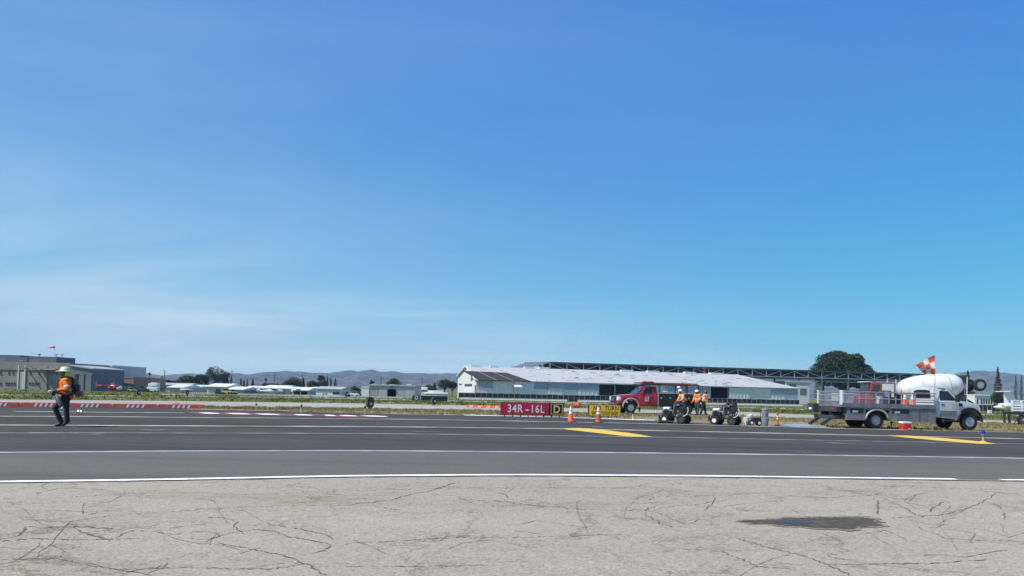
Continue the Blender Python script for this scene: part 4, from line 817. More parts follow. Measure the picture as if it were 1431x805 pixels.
tb = T('tool_roll', 'dark red bundle strapped at the front of the red truck rack', 'bundle', rt.location + rot @ Vector((FA - 1.25, 0.95, 2.14)), ryaw)
MB().rbox(-0.42, 0.42, -0.10, 0.10, 0, 0.17, 0.06, 3).build('bundle', MM('red_tarp'), tb, 'auto')
for s_ in (-0.25, 0.25): MB().bb(s_ - 0.02, s_ + 0.02, -0.105, 0.105, -0.004, 0.176).build('strap', MM('black'), tb)
M('canvas', (0.50, 0.46, 0.38), 0.9, var=0.15)
for i, (x, y, L, lab) in enumerate(((1.75, 0.85, 0.35, 'cream canvas sack lying on the red truck side box behind the cab'), (0.55, 0.85, 0.20, 'small cream canvas sack on the red truck side box beside the rack post'))):
    s_ = T('sack', lab, 'sack', rt.location + rot @ Vector((x, y, 1.502)), ryaw)
    MB().ell((0, 0, 0.085), (L, 0.17, 0.085)).build('bag', MM('canvas'), s_, True); MB().cone((L * 0.9, 0, 0.09), (L * 1.2, 0, 0.12), 0.05, 0.07, 8).build('tied_end', MM('canvas'), s_, True)
wloc = rt.location + rot @ Vector((-0.05, -0.15, 0.822))
worker('person in white cap and dark orange shirt crouching inside the red truck bed', wloc, R(-10), crouch, 0.014, 'orange_dull', 'dark_denim', 'hat_white', 0.0, stripe=False)

# ------------------------------------------------------------------ signs on the verge
M('sign_red', (0.50, 0.018, 0.055), 0.45, var=0.05, scale=1.5); M('sign_yellow', (0.86, 0.52, 0.015), 0.45, var=0.05, scale=1.5); M('sign_black', (0.012, 0.012, 0.014), 0.5, var=0.1); M('sign_white', (0.85, 0.84, 0.82), 0.5, var=0.02); M('sign_gold', (0.85, 0.60, 0.16), 0.5, var=0.02)
def sign(label, p0, p1, ztop, zbot, panels, nleg, name='runway_sign'):
    d = p1 - p0; d.z = 0; L = d.length; o = T(name, label, 'sign', p0.copy(), math.atan2(d.y, d.x)); o.location.z = 0
    MB().rbox(0, L, 0, 0.22, zbot, ztop, 0.02).build('housing', MM('sign_black'), o)
    for a, b_, mt, txts in panels:
        fp_ = MB().rbox(a * L + 0.04, b_ * L - 0.04, -0.012, 0.0, zbot + 0.03, ztop - 0.03, 0.006).build('face_panel', MM(mt), o)
        for (body, sz, fx, fz, mt2, bold, sx, spc) in txts:
            text(body, sz, MM(mt2), fp_, ((a + (b_ - a) * fx) * L, -0.0145, zbot + (ztop - zbot) * fz), (math.pi / 2, 0, 0), bold=bold, sx=sx, spacing=spc)
    for k in range(nleg):
        x = L * (k + 0.5) / nleg; MB().cyl((x, 0.11, -0.05), (x, 0.11, zbot), 0.03, 8).build('leg', MM('dark_steel'), o); MB().lathe([(0.06, 0), (0.06, 0.02), (0.03, 0.03)], (x, 0.11, 0)).build('leg_collar', MM('dark_steel'), o)
    return o, L
ps0 = G(700, 582.2); ps1 = G(788, 583.6); ps1 = P(788, 560, ps0.y + 0.5)
s0 = (P(744, 580.2, ps0.y).z, P(744, 562.5, ps0.y).z)
so, L = sign('long red sign lettered 34R-16L with a black D panel at its end', ps0, ps1, s0[1], s0[0], [(0.0, 0.772, 'sign_red', [('34R', 0.62, 0.285, 0.46, 'sign_white', 0.006, 0.84, 1.08), ('-', 0.62, 0.535, 0.46, 'sign_white', 0.012, 0.95, 1), ('16L', 0.60, 0.745, 0.45, 'sign_white', 0.004, 0.82, 1.14)]), (0.772, 1.0, 'sign_black', [('D', 0.60, 0.5, 0.46, 'sign_gold', 0.008, 0.9, 1)])], 8)
# gold border round the D
zb, zt = s0; a, b_ = 0.772 * L + 0.07, L - 0.07
mb = MB(); mb.bb(a, b_, -0.0165, -0.0125, zb + 0.06, zb + 0.085); mb.bb(a, b_, -0.0165, -0.0125, zt - 0.085, zt - 0.06); mb.bb(a, a + 0.025, -0.0165, -0.0125, zb + 0.086, zt - 0.086); mb.bb(b_ - 0.025, b_, -0.0165, -0.0125, zb + 0.086, zt - 0.086); mb.build('border', MM('sign_gold'), so)
py0 = G(822.5, 583.6); py1 = P(868, 560, py0.y + 0.3); zz_ = (P(845, 581.9, py0.y).z, P(845, 565.8, py0.y).z)
sign('yellow sign lettered NO TURN BEFORE FLOOD BASIN behind a dirty cone', py0, py1, zz_[1], zz_[0], [(0.0, 1.0, 'sign_yellow', [('NO  TURN', 0.36, 0.53, 0.69, 'sign_black', 0.006, 0.84, 1.05), ('BEFORE FLOOD BASIN', 0.27, 0.5, 0.27, 'sign_black', 0.005, 0.55, 1.06)])], 4, 'taxiway_sign')
cone('clean bright orange traffic cone beside the black D sign panel', G(797.5, 590), 0.79, rz=R(12)); cone('dirty brownish orange traffic cone in front of the yellow sign', G(836, 590.8), 0.80, 'orange_dull', rz=R(-8))

# signs seen from their ends
def end_sign(label, px, py, ztop, L, yaw_, w=0.40):
    p = G(px, py); o = T('guidance_sign', label, 'sign', p, yaw_)
    h = ztop; z0 = 0.10
    MB().prismx([(-w / 2, z0 + 0.16), (-w / 2, h - 0.16), (-w * 0.22, h), (w * 0.22, h), (w / 2, h - 0.16), (w / 2, z0 + 0.16), (w * 0.22, z0), (-w * 0.22, z0)], 0, L).build('housing', MM('sign_black'), o)
    MB().rbox(-0.008, -0.002, -0.09, 0.05, z0 + 0.20, z0 + 0.34, 0.002).build('data_plate', MM('mid_grey'), o)
    MB().bb(0.05, L - 0.05, w / 2 + 0.002, w / 2 + 0.012, z0 + 0.18, h - 0.18).build('face_panel', MM('dark_steel'), o)
    for x in (0.2, L - 0.2): MB().cyl((x, 0, -0.05), (x, 0, z0 + 0.02), 0.04, 8).build('leg', MM('dark_steel'), o)
    return o
end_sign('black sign housing seen from its end with a pale plate, standing on the verge', 518, 572.3, 0.80, 1.5, R(106.5))
end_sign('small black sign housing seen from its end beside the concrete road', 607.5, 566.8, 0.72, 1.3, R(102))
end_sign('tiny black sign end in the grass before the brick building', 194, 553.4, 0.62, 1.3, R(122), 0.36)
end_sign('tiny black sign end in the grass near the white trailer', 262, 553.0, 0.70, 1.3, R(118), 0.36)
pq = G(576, 561); pq1 = P(625, 560, pq.y); pq1.z = pq.z
o, L = sign('long black sign lettered O with a dividing line in the far grass', pq, pq1, P(600, 553.0, pq.y).z, P(600, 560, pq.y).z, [(0.0, 1.0, 'sign_black', [('O', 0.62, 0.12, 0.5, 'sign_white', 0.006, 0.8, 1), ('|', 0.62, 0.235, 0.55, 'sign_white', 0.0, 1.0, 1)])], 4, 'guidance_sign'); 

# ------------------------------------------------------------------ low barricades
def barricade(label, px0, px1, pyb, h, grp, wmat='orange_red'):
    p0 = G(px0, pyb[0]); p1 = G(px1, pyb[1]); d = p1 - p0; L = d.length
    o = T('barricade', label, 'barricade', p0, math.atan2(d.y, d.x), grp); w = h * 1.05
    MB().prismx([(0, 0), (w * 0.12, h * 0.85), (w * 0.2, h), (w * 0.8, h), (w * 0.88, h * 0.85), (w, 0)], 0.01, L - 0.01).build('block', MM(wmat), o)
    for k in range(4):
        x = L * (0.30 + 0.115 * k); s_ = L * 0.05; sh = h * 0.28
        def q(xx, z): return (xx, w * 0.12 * (z / (h * 0.85)) - 0.005, z)
        MB().add([q(x, h * 0.12), q(x + s_, h * 0.12), q(x + s_ + sh, h * 0.82), q(x + sh, h * 0.82)], [(0, 1, 2, 3)]).build('white_stripe', MM('refl_white'), o, raw=True)
        MB().add([(x + sh, w * 0.2, h + 0.004), (x + s_ + sh, w * 0.2, h + 0.004), (x + s_ + sh * 1.5, w * 0.8, h + 0.004), (x + sh * 1.5, w * 0.8, h + 0.004)], [(0, 1, 2, 3)]).build('white_stripe', MM('refl_white'), o, raw=True)
    return o
M('orange_red', (0.58, 0.105, 0.065), 0.65, var=0.2)
BY = lambda x: 568.6 + x * 0.0105
for i, (a, b_) in enumerate(((-36, 26.5), (28, 91), (93, 155), (157, 219), (221, 283))):
    barricade(('low striped red-orange barricade, first of the line before the walking person', 'low red-orange barricade with white diagonal stripes passing behind the walking person', 'low red-orange barricade with white stripes just beyond the two amber sun glints', 'low red-orange barricade, second from the grassy verge end of the striped line', 'low red-orange barricade with white stripes ending the line at the grassy verge')[i], a, b_, (BY(a), BY(b_)), 0.25, 'low barricades closing the taxiway')
for i in range(4): barricade('small faded orange and white barricade on the concrete road, ' + ('fourth', 'third', 'second', 'first')[i] + ' from the red sign', 652 + i * 12, 663 + i * 12, (569.6 + i * 0.3, 569.9 + i * 0.3), 0.20, 'faded barricades by the red sign', 'orange')
# orange drum lying down
od = T('traffic_drum', 'orange plastic drum lying on its side behind the cones', 'drum', G(801, 570.2), R(-12)); 
MB().lathe([(0.20, 0), (0.27, 0.01), (0.27, 0.10), (0.255, 0.11), (0.255, 0.42), (0.27, 0.43), (0.27, 0.52), (0.25, 0.53)], (0, 0, 0.27), 'X', 20).build('drum_body', MM('orange_red'), od, 'auto'); MB().lathe([(0.24, 0.53), (0.24, 0.532), (0.01, 0.534)], (0, 0, 0.27), 'X', 20).build('open_end', MM('orange_dull'), od)

# ------------------------------------------------------------------ two walk-behind machines
def machine(label, px, py, yaw_):
    o = T('striping_machine', label, 'machine', G(px, py), yaw_, 'wheeled machines parked on the taxiway')
    fr = MB(); 
    for s_ in (-0.2, 0.2): fr.bar((-0.62, s_, 0.30), (0.52, s_, 0.34), 0.06); fr.bar((0.35, s_, 0.34), (0.42, s_, 0.95), 0.045); fr.bar((-0.2, s_, 0.32), (0.35, s_, 0.85), 0.04)
    fr.bar((-0.62, -0.28, 0.30), (-0.62, 0.28, 0.30), 0.06); fr.bar((0.42, -0.28, 0.28), (0.42, 0.28, 0.28), 0.06); fr.build('frame', MM('black'), o)
    for x, r in ((-0.42, 0.215), (0.42, 0.225)):
        for s_ in (-1, 1):
            w = T('wheel', 'x', 'x'); del w['label'], w['category']; w.parent = o; w.location = (x, s_ * 0.36, r)
            MB().lathe([(r * 0.5, -0.10), (r * 0.85, -0.11), (r, -0.07), (r, 0.07), (r * 0.85, 0.11), (r * 0.5, 0.10)], axis='Y', n=20, caps=False).build('tyre', MM('rubber'), w, 'auto')
            MB().lathe([(r * 0.5, s_ * 0.095), (r * 0.42, s_ * 0.05), (r * 0.18, s_ * 0.07), (r * 0.02, s_ * 0.075)], axis='Y', n=16).build('rim', MM('white_paint' if x < 0 else 'dark_steel'), w, 'auto')
    MB().rbox(-0.62, -0.22, -0.2, 0.2, 0.36, 0.62, 0.04, 2).build('engine_block', MM('dark_steel'), o, 'auto'); MB().lathe([(0.15, 0), (0.15, 0.08), (0.06, 0.10)], (-0.42, -0.20, 0.56), 'Y', 16).build('recoil_cover', MM('black'), o)
    MB().rbox(-0.60, -0.26, -0.16, 0.16, 0.64, 0.80, 0.05, 2).build('fuel_tank', MM('white_paint'), o, 'auto'); MB().cyl((-0.45, 0, 0.80), (-0.45, 0, 0.84), 0.04, 10).build('fuel_cap', MM('black'), o)
    MB().cyl((-0.66, 0.1, 0.55), (-0.66, 0.1, 0.78), 0.05, 10).build('exhaust', MM('steel'), o)
    MB().lathe([(0.14, 0.0), (0.16, 0.02), (0.16, 0.40), (0.13, 0.44), (0.06, 0.50)], (0.08, 0.06, 0.50), 'Z', 18).build('paint_hopper', MM('black'), o, 'auto')
    MB().lathe([(0.06, 0), (0.07, 0.02), (0.07, 0.26), (0.03, 0.30)], (0.40, -0.12, 0.78), 'Z', 14).build('filter_canister', MM('dark_steel'), o, 'auto'); MB().lathe([(0.06, 0), (0.07, 0.02), (0.07, 0.30), (0.03, 0.34)], (0.42, 0.16, 0.80), 'Z', 14).build('filter_canister', MM('black'), o, 'auto')
    MB().lathe([(0.17, -0.06), (0.20, -0.05), (0.20, 0.05), (0.17, 0.06)], (0.44, -0.34, 0.74), 'Y', 22).build('hose_reel', MM('black'), o, 'auto')
    MB().tube([(0.46 + 0.27 * math.cos(a), -0.41 - 0.004 * a, 0.70 + 0.27 * math.sin(a)) for a in [i * 0.35 for i in range(38)]], 0.017, 6).build('hose', MM('black'), o, True)
    MB().tube([(0.48 + 0.30 * math.cos(a), -0.45, 0.68 + 0.30 * math.sin(a)) for a in [R(-95 + 120 * i / 12) for i in range(13)]], 0.018, 6).build('pale_hose', MM('white_plastic'), o, True)
    MB().tube([(-0.2, -0.1, 0.7), (-0.05, -0.2, 0.95), (0.2, -0.22, 1.08), (0.42, -0.15, 1.0)], 0.02, 6).build('hose', MM('black'), o, True)
    hb_ = MB(); hb_.tube([(0.38, -0.25, 0.62), (0.30, -0.27, 0.98), (0.10, -0.27, 1.12)], 0.018, 6); hb_.tube([(0.38, 0.25, 0.62), (0.30, 0.27, 0.98), (0.10, 0.27, 1.12)], 0.018, 6); hb_.bar((0.30, -0.27, 0.98), (0.30, 0.27, 0.98), 0.03); hb_.build('handlebar', MM('black'), o)
    MB().rbox(0.12, 0.34, -0.12, 0.10, 0.42, 0.66, 0.03).build('pump', MM('mid_grey'), o); MB().lathe([(0.05, 0), (0.05, 0.03), (0.01, 0.032)], (0.2, -0.17, 0.92), 'Y', 12).build('gauge', MM('white_paint'), o); MB().cyl((-0.18, 0.12, 0.40), (-0.10, 0.12, 0.96), 0.035, 8).build('regulator', MM('steel'), o); MB().tube([(-0.3, -0.22, 0.45), (-0.1, -0.32, 0.40), (0.15, -0.30, 0.55), (0.2, -0.24, 0.8)], 0.016, 6).build('hose', MM('black'), o, True)
    MB().rbox(0.0, 0.16, 0.10, 0.28, 1.0, 1.10, 0.02).build('control_box', MM('dark_steel'), o); MB().cyl((-0.66, -0.25, 0.20), (-0.66, -0.25, 0.46), 0.03, 8).build('spray_gun', MM('steel'), o)
    MB().bb(-0.78, -0.60, -0.26, 0.26, 0.16, 0.40).build('guard', MM('black'), o)
    return o
machine('black wheeled striping machine with white fuel tank beside the black roller', 944, 592, R(-32)); machine('black wheeled striping machine with white fuel tank beside the white buckets', 1014, 594, R(-34))
rl = T('rubber_roller', 'black roller lying on the asphalt beside a wheeled machine', 'roller', G(930, 592.4), R(6)); MB().cyl((-0.34, 0, 0.09), (0.34, 0, 0.09), 0.085, 16).build('drum', MM('rubber'), rl, 'auto'); MB().cyl((-0.40, 0, 0.09), (0.40, 0, 0.09), 0.02, 8).build('axle', MM('steel'), rl)
# buckets, cart, bin, posts
bucket('white square-looking pail standing left of the small black cart', G(1043, 594.2)); bucket('white pail behind the front pail, a pale cloth on its lid', P(1047, 580, G(1043, 594.2).y + 0.75) * 1); bpy.data.objects['bucket.002'].location.z = 0
cl = T('cloth', 'pale yellow cloth heaped on the rear white pail', 'cloth', bpy.data.objects['bucket.002'].location + Vector((0.02, 0, 0.394)))
M('pale_cloth', (0.66, 0.60, 0.36), 0.9, var=0.2)
mb = MB().ell((0, 0, 0.05), (0.16, 0.14, 0.075), 12, 8); mb.v = [(x * (1 + 0.25 * math.sin(7 * y + 9 * z)), y, max(0.0, z * (1 + 0.4 * math.sin(31 * x)))) for x, y, z in mb.v]; mb.build('folded_cloth', MM('pale_cloth'), cl, True)
ct = T('hand_cart', 'small black cart with white-hubbed wheels and upright handle', 'cart', G(1057, 594.6), R(-6))
MB().rbox(-0.22, 0.24, -0.17, 0.17, 0.16, 0.38, 0.02).build('box', MM('black'), ct); MB().tube([(0.20, 0.1, 0.30), (0.22, 0.1, 0.62), (0.28, 0.1, 0.96)], 0.014, 6).build('handle', MM('black'), ct); MB().bar((0.28, 0.0, 0.96), (0.28, 0.2, 0.96), 0.03).build('grip', MM('black'), ct)
for x in (-0.26, 0.10, 0.27):
    for s_ in (-1, 1):
        w = T('wheel', 'x', 'x'); del w['label'], w['category']; w.parent = ct; w.location = (x, s_ * 0.2, 0.13); MB().lathe([(0.06, -0.03), (0.12, -0.035), (0.13, 0), (0.12, 0.035), (0.06, 0.03)], axis='Y', n=18, caps=False).build('tyre', MM('rubber'), w, 'auto'); MB().lathe([(0.065, s_ * 0.033), (0.04, s_ * 0.03), (0.01, s_ * 0.045)], axis='Y', n=12).build('hub', MM('white_paint'), w, 'auto')
M('bin_grey', (0.24, 0.28, 0.33), 0.5, var=0.05)
bn = T('plastic_bin', 'grey-blue plastic bins stacked upright beside the orange post', 'bin', G(1069, 595.4))
for z in (0, 0.42): MB().lathe([(0.145, z), (0.15, z + 0.01), (0.168, z + 0.34), (0.182, z + 0.345), (0.182, z + 0.375), (0.172, z + 0.38), (0.172, z + 0.41), (0.15, z + 0.415)], n=24).build('bin', MM('bin_grey'), bn, 'auto')
dl = T('delineator_post', 'slim orange delineator post with pale bands beside the lowered tail lift', 'post', G(1086.5, 594.9)); MB().lathe([(0.15, 0), (0.15, 0.03), (0.07, 0.06)], n=16).build('base', MM('black'), dl); MB().lathe([(0.065, 0.05), (0.05, 0.16), (0.045, 0.55), (0.06, 0.57), (0.06, 0.62), (0.03, 0.63)], n=14).build('post', MM('orange'), dl, 'auto')
for z in (0.32, 0.43): MB().lathe([(0.0505, z), (0.0495, z + 0.06)], n=14).build('reflective_band', MM('refl_white'), dl)
co = T('drink_cooler', 'red drink cooler with white lid on the asphalt beside the flatbed truck', 'cooler', G(1265, 600.6), R(8)); MB().rbox(-0.225, 0.225, -0.17, 0.17, 0, 0.29, 0.04, 3).build('chest', M('cooler_red', (0.55, 0.03, 0.03), 0.4, var=0.05), co, 'auto'); MB().rbox(-0.235, 0.235, -0.18, 0.18, 0.293, 0.385, 0.03, 3).build('lid', MM('white_plastic'), co, 'auto'); MB().tube([(-0.24, 0, 0.24), (-0.25, -0.1, 0.32), (-0.25, 0.1, 0.32)], 0.012, 6).build('handle', MM('white_plastic'), co); MB().cyl((0.08, -0.19, 0.06), (0.08, -0.165, 0.06), 0.02, 8).build('tap', MM('white_plastic'), co)
# taxiway edge lights
M('blue_lens', (0.02, 0.03, 0.45), 0.2, var=0.05); M('stake', (0.72, 0.42, 0.06), 0.6, var=0.1); M('stake_pale', (0.62, 0.52, 0.30), 0.7, var=0.15)
bl = T('taxiway_light', 'blue-lensed taxiway edge light on an orange stem by the yellow stripe', 'light', G(1374, 617.3)); MB().lathe([(0.11, 0), (0.11, 0.015), (0.03, 0.03)], n=14).build('base', MM('stake_pale'), bl); MB().cone((0, 0, 0.02), (0, 0, 0.24), 0.03, 0.026, 12).build('stem', MM('stake'), bl); MB().lathe([(0.045, 0.24), (0.075, 0.26), (0.07, 0.36), (0.03, 0.41), (0.01, 0.415)], n=16).build('lens', MM('blue_lens'), bl, 'auto'); MB().lathe([(0.078, 0.24), (0.08, 0.262)], n=16).build('collar', MM('steel'), bl)
for px, py, hh, lab in ((358, 572.6, 0.36, 'short pale marker stake in the verge grass beside the barricades'), (421, 577.4, 0.45, 'pale marker stake in verge grass behind the painted red panel'), (510, 579.6, 0.46, 'pale marker stake in front of the black end-on sign'), (884.5, 586.3, 0.40, 'pale marker stake in front of the red truck wheel'), (1246, 598.6, 0.34, 'orange-yellow marker stake under the flatbed truck')):
    o = T('marker_stake', lab, 'marker', G(px, py)); MB().cone((0, 0, -0.03), (0, 0, hh * 0.72), 0.03, 0.028, 8).build('stem', MM('stake_pale'), o); MB().lathe([(0.045, hh * 0.72), (0.06, hh * 0.76), (0.055, hh * 0.95), (0.02, hh)], n=12).build('cap', MM('black'), o, 'auto')
M('glint_lens', (0.9, 0.75, 0.5), 0.2, var=0, emit=((1.0, 0.72, 0.38), 2.2))  # emission stands in for a sun glint; the lens is no lit lamp
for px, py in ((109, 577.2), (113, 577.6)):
    o = T('sun_glint_light', 'amber ground light on the asphalt, its lens glowing as a sun glint, ' + ('closer to' if px < 111 else 'farther from') + ' the walking person', 'light', G(px, py), 0, 'glowing sun glints on ground lights'); MB().lathe([(0.09, 0), (0.09, 0.03), (0.06, 0.06)], n=12).build('base', MM('dark_steel'), o); MB().ell((0, 0, 0.10), (0.035, 0.035, 0.04), 10, 7).build('lens', MM('glint_lens'), o, True)

# ------------------------------------------------------------------ concrete mixer truck
MY = 82.0; pm = P(1290, 560, MY); pm.z = zg(MY); k_ = F / MY
mx_ = T('mixer_truck', 'red-cabbed concrete mixer truck with white drum and raised rear wheel', 'truck', pm, 0)
def mpx(px): return P(px, 560, MY).x - pm.x
def mz(px, py): return P(px, py, MY).z - pm.z
x_c0, x_c1 = mpx(1208), mpx(1243); M('mixer_red', (0.36, 0.05, 0.06), 0.4, var=0.1); M('mixer_white', (0.72, 0.71, 0.69), 0.45, var=0.22, scale=0.9, col2=(0.78, 0.78, 0.77), lo=0.28, hi=0.5, detail=8)
hz0 = mz(1200, 551.5); rz_ = mz(1225, 534.5)
prism_body([(mpx(1187), 0.75), (mpx(1187) - 0.02, hz0 - 0.25), (mpx(1190), hz0 - 0.06), (x_c0 + 0.25, hz0 + 0.08), (x_c0 + 0.4, 0.75)], 0.85, 'mixer_red', 'hood', mx_, 0.06)
cb_ = prism_body([(x_c0, 0.75), (x_c0, hz0), (x_c0 + 0.18, rz_ - 0.08), (x_c0 + 0.4, rz_), (x_c1 - 0.2, rz_), (x_c1, rz_ - 0.1), (x_c1, 0.75)], 1.15, 'mixer_red', 'cab', mx_, 0.06)
MB().rbox(x_c0 - 0.25, x_c0 + 0.35, -1.1, 1.1, rz_ - 0.02, rz_ + 0.06, 0.02).build('sun_visor', MM('mixer_white'), cb_)
for s_ in (-1, 1):
    MB().bb(x_c0 + 0.30, x_c0 + 1.10, s_ * 1.155 - 0.006, s_ * 1.155 + 0.006, hz0 + 0.10, rz_ - 0.22).build('side_window', MM('glass_far'), cb_); MB().bb(x_c0 + 1.35, x_c1 - 0.1, s_ * 1.156 - 0.008, s_ * 1.156 + 0.008, 1.2, rz_ - 0.15).build('side_panel', MM('mixer_white'), cb_)
    MB().rbox(x_c0 + 0.05, x_c0 + 0.2, s_ * 1.45 - 0.1, s_ * 1.45 + 0.1, hz0, hz0 + 0.55, 0.03).build('mirror', MM('dark_steel'), cb_)
    MB().cyl((x_c1 + 0.2, s_ * 0.9, 1.0), (x_c1 + 0.2, s_ * 0.9, rz_ + 0.35), 0.07, 10).build('exhaust_stack', MM('chrome'), mx_)
MB().bb(x_c0 - 0.012, x_c0 + 0.06, -1.0, 1.0, hz0 + 0.1, rz_ - 0.16).build('windscreen', MM('glass_far'), cb_)
MB().bb(mpx(1187) - 0.16, mpx(1187) - 0.03, -1.15, 1.15, 0.5, 0.85).build('front_bumper', MM('steel'), mx_)
mb = MB()
for s_ in (-0.45, 0.45): mb.bb(mpx(1192), mpx(1345), s_ - 0.06, s_ + 0.06, 0.80, 1.05)
mb.build('chassis', MM('dark_steel'), mx_)
for x in (mpx(1200), mpx(1292), mpx(1308), mpx(1324)):
    for s_ in (-1, 1): wheel(mx_, x, s_ * 1.0, 0.52, 0.32, s_, 'mid_grey')
# drum tilted up to the rear
da = Vector((mpx(1256), 0, mz(1256, 545.5))); db = Vector((mpx(1346), 0, mz(1346, 537.5))); ax = (db - da); Ld = ax.length; ax.normalize()
Rm = (mz(1300, 521.8) - mz(1300, 558.5)) / 2
prof = [(0.0, 0.30), (0.02, 0.56), (0.08, 0.76), (0.20, 0.92), (0.36, 0.99), (0.45, 1.0), (0.62, 1.0), (0.78, 0.93), (0.88, 0.78), (0.93, 0.62), (0.955, 0.42), (1.0, 0.36)]
n = 28; vs = []; sdv = Vector((0, 1, 0)); upd = ax.cross(sdv) * -1
for t_, r_ in prof:
    for k in range(n):
        a = 2 * math.pi * k / n; vs.append(da + ax * Ld * t_ + (sdv * math.cos(a) + upd * math.sin(a)) * Rm * r_)
fs = [(i * n + k, i * n + (k + 1) % n, (i + 1) * n + (k + 1) % n, (i + 1) * n + k) for i in range(len(prof) - 1) for k in range(n)] + [tuple(range(n)), tuple((len(prof) - 1) * n + k for k in range(n))]
dm = MB().add(vs, fs).build('drum', MM('mixer_white'), mx_, True)
mb = MB(); c = da + ax * Ld * 0.70
mb.tube([c + (sdv * math.cos(a) + upd * math.sin(a)) * Rm * 0.985 for a in [2 * math.pi * k / 32 for k in range(33)]], 0.05, 6); mb.build('drum_ring', MM('mid_grey'), dm, True)
for t0, r0_ in ((0.30, 0.955), (0.86, 0.83)): c = da + ax * Ld * t0; MB().tube([c + (sdv * math.cos(a) + upd * math.sin(a)) * Rm * r0_ for a in [2 * math.pi * k / 32 for k in range(33)]], 0.022, 6).build('drum_seam', MM('mid_grey'), dm, True)
mb = MB(); mb.bb(mpx(1252), mpx(1262), -0.6, 0.6, 1.05, 2.0); mb.bb(mpx(1334), mpx(1345), -0.9, 0.9, 1.05, 2.1); mb.build('drum_pedestal', MM('dark_steel'), mx_)
mb = MB(); xr = mpx(1344)
for y in (-0.9, -0.45): mb.bar((xr, y, 0.9), (xr + 0.05, y, mz(1344, 527)), 0.06)
for k in range(8): mb.bar((xr + 0.02, -0.9, 1.1 + k * 0.33), (xr + 0.02, -0.45, 1.1 + k * 0.33), 0.04)
mb.build('ladder', MM('white_paint'), mx_)
mb = MB(); mb.bb(xr - 0.05, xr + 0.1, -0.3, 0.9, 2.0, mz(1344, 526)); mb.prism([(xr, mz(1344, 526) - 0.7), (xr - 0.4, mz(1344, 525)), (xr + 0.6, mz(1344, 524)), (xr + 0.5, mz(1344, 530))], -0.5, 0.5); mb.bar((xr + 0.3, 0, 1.7), (xr + 1.2, 0, 1.2), 0.4, 0.1); mb.build('discharge_hopper', MM('dark_steel'), mx_)
bx, bz = mpx(1361.5), mz(1361.5, 538.2)
mb = MB()
for y in (-0.75, 0.75): mb.bar((mpx(1338), y, mz(1338, 533)), (bx, y, bz), 0.16, 0.22); mb.bar((mpx(1338), y, 1.0), (mpx(1340), y, mz(1340, 533)), 0.14, 0.14)
mb.cyl((bx, -0.9, bz), (bx, 0.9, bz), 0.08, 10); mb.build('booster_arm', MM('dark_steel'), mx_)
for s_ in (-1, 1):
    w_ = wheel(mx_, bx, s_ * 0.95, 0.66, 0.34, s_, 'grey_paint'); w_.location.z = bz

# ------------------------------------------------------------------ trailer at the right edge
tp = G(1404, 592.6); tl = T('flat_trailer', 'dark flat trailer on stand legs with a pale railed box behind the flatbed truck', 'trailer', tp, R(-31)); k_ = F / tp.y
dz = P(1415, 575.3, tp.y).z; 
MB().bb(-0.08, 5.2, 0.0, 1.9, dz - 0.18, dz).build('deck', MM('black'), tl)
for x in (0.02, 0.30):
    for y in (0.06, 1.84): MB().bar((x, y, 0), (x, y, dz - 0.18), 0.09).build('leg', MM('dark_steel'), tl); 
MB().bar((0.5, 0.06, 0.05), (0.85, 0.06, dz - 0.16), 0.07).build('brace', MM('dark_steel'), tl)
for x in (1.0, 1.75, 4.0):
    for y in (0.16, 1.74): wheel(tl, x, y, 0.30, 0.2, -1 if y < 1 else 1, 'dark_steel')
zt = P(1420, 559.5, tp.y).z
bx_ = T('railed_crate', 'pale grey crate with rails standing on the dark trailer', 'crate', tp + Vector((0, 0, dz + 0.004)), R(-31)); h = zt - dz
mb = MB(); mb.bb(0.42, 4.4, 0.15, 1.7, 0, h * 0.72); mb.build('crate_body', MM('pale_grey'), bx_)
mb = MB()
for z in (h * 0.80, h): mb.bb(0.40, 4.42, 0.12, 0.17, z - 0.03, z); mb.bb(0.40, 4.42, 1.68, 1.73, z - 0.03, z)
for i in range(9):
    for y in (0.10, 1.70): mb.bb(0.40 + i * 0.5, 0.45 + i * 0.5, y, y + 0.045, 0.0, h + 0.01)
mb.build('rail', MM('white_paint'), bx_)
for i in range(3): MB().bb(0.38, 4.44, 0.085, 0.098, h * (0.1 + 0.22 * i), h * (0.1 + 0.22 * i) + 0.05).build('slat', MM('white_paint'), bx_)
# ================================================================== BACKGROUND
M('wall_beige', (0.36, 0.335, 0.285), 0.9, var=0.12, scale=0.5); M('office_wall', (0.27, 0.245, 0.22), 0.9, var=0.16, scale=0.35); M('wall_grey', (0.165, 0.175, 0.20), 0.85, var=0.1, scale=0.4); M('wall_pale', (0.52, 0.52, 0.52), 0.8, var=0.08, scale=0.3); M('wall_slate', (0.115, 0.125, 0.15), 0.8, var=0.12, scale=0.5); M('brick', (0.34, 0.21, 0.165), 0.9, var=0.12, scale=1.2); M('brick_shaded', (0.30, 0.19, 0.16), 0.9, var=0.12, scale=1.2)
M('roof_white', (0.74, 0.74, 0.73), 0.6, var=0.06, scale=0.4); M('roof_grey', (0.40, 0.41, 0.42), 0.7, var=0.1, scale=0.3); M('metal_door', (0.44, 0.44, 0.44), 0.6, var=0.06, scale=0.6); M('cream', (0.80, 0.76, 0.69), 0.8, var=0.1, scale=0.5); M('pale_blue', (0.80, 0.79, 0.78), 0.7, var=0.10, scale=0.35); M('eave_shade', (0.34, 0.38, 0.46), 0.35, var=0.1, scale=0.5); M('window_dark', (0.03, 0.033, 0.04), 0.2, var=0.1); M('trim_white', (0.7, 0.7, 0.69), 0.6, var=0.05)
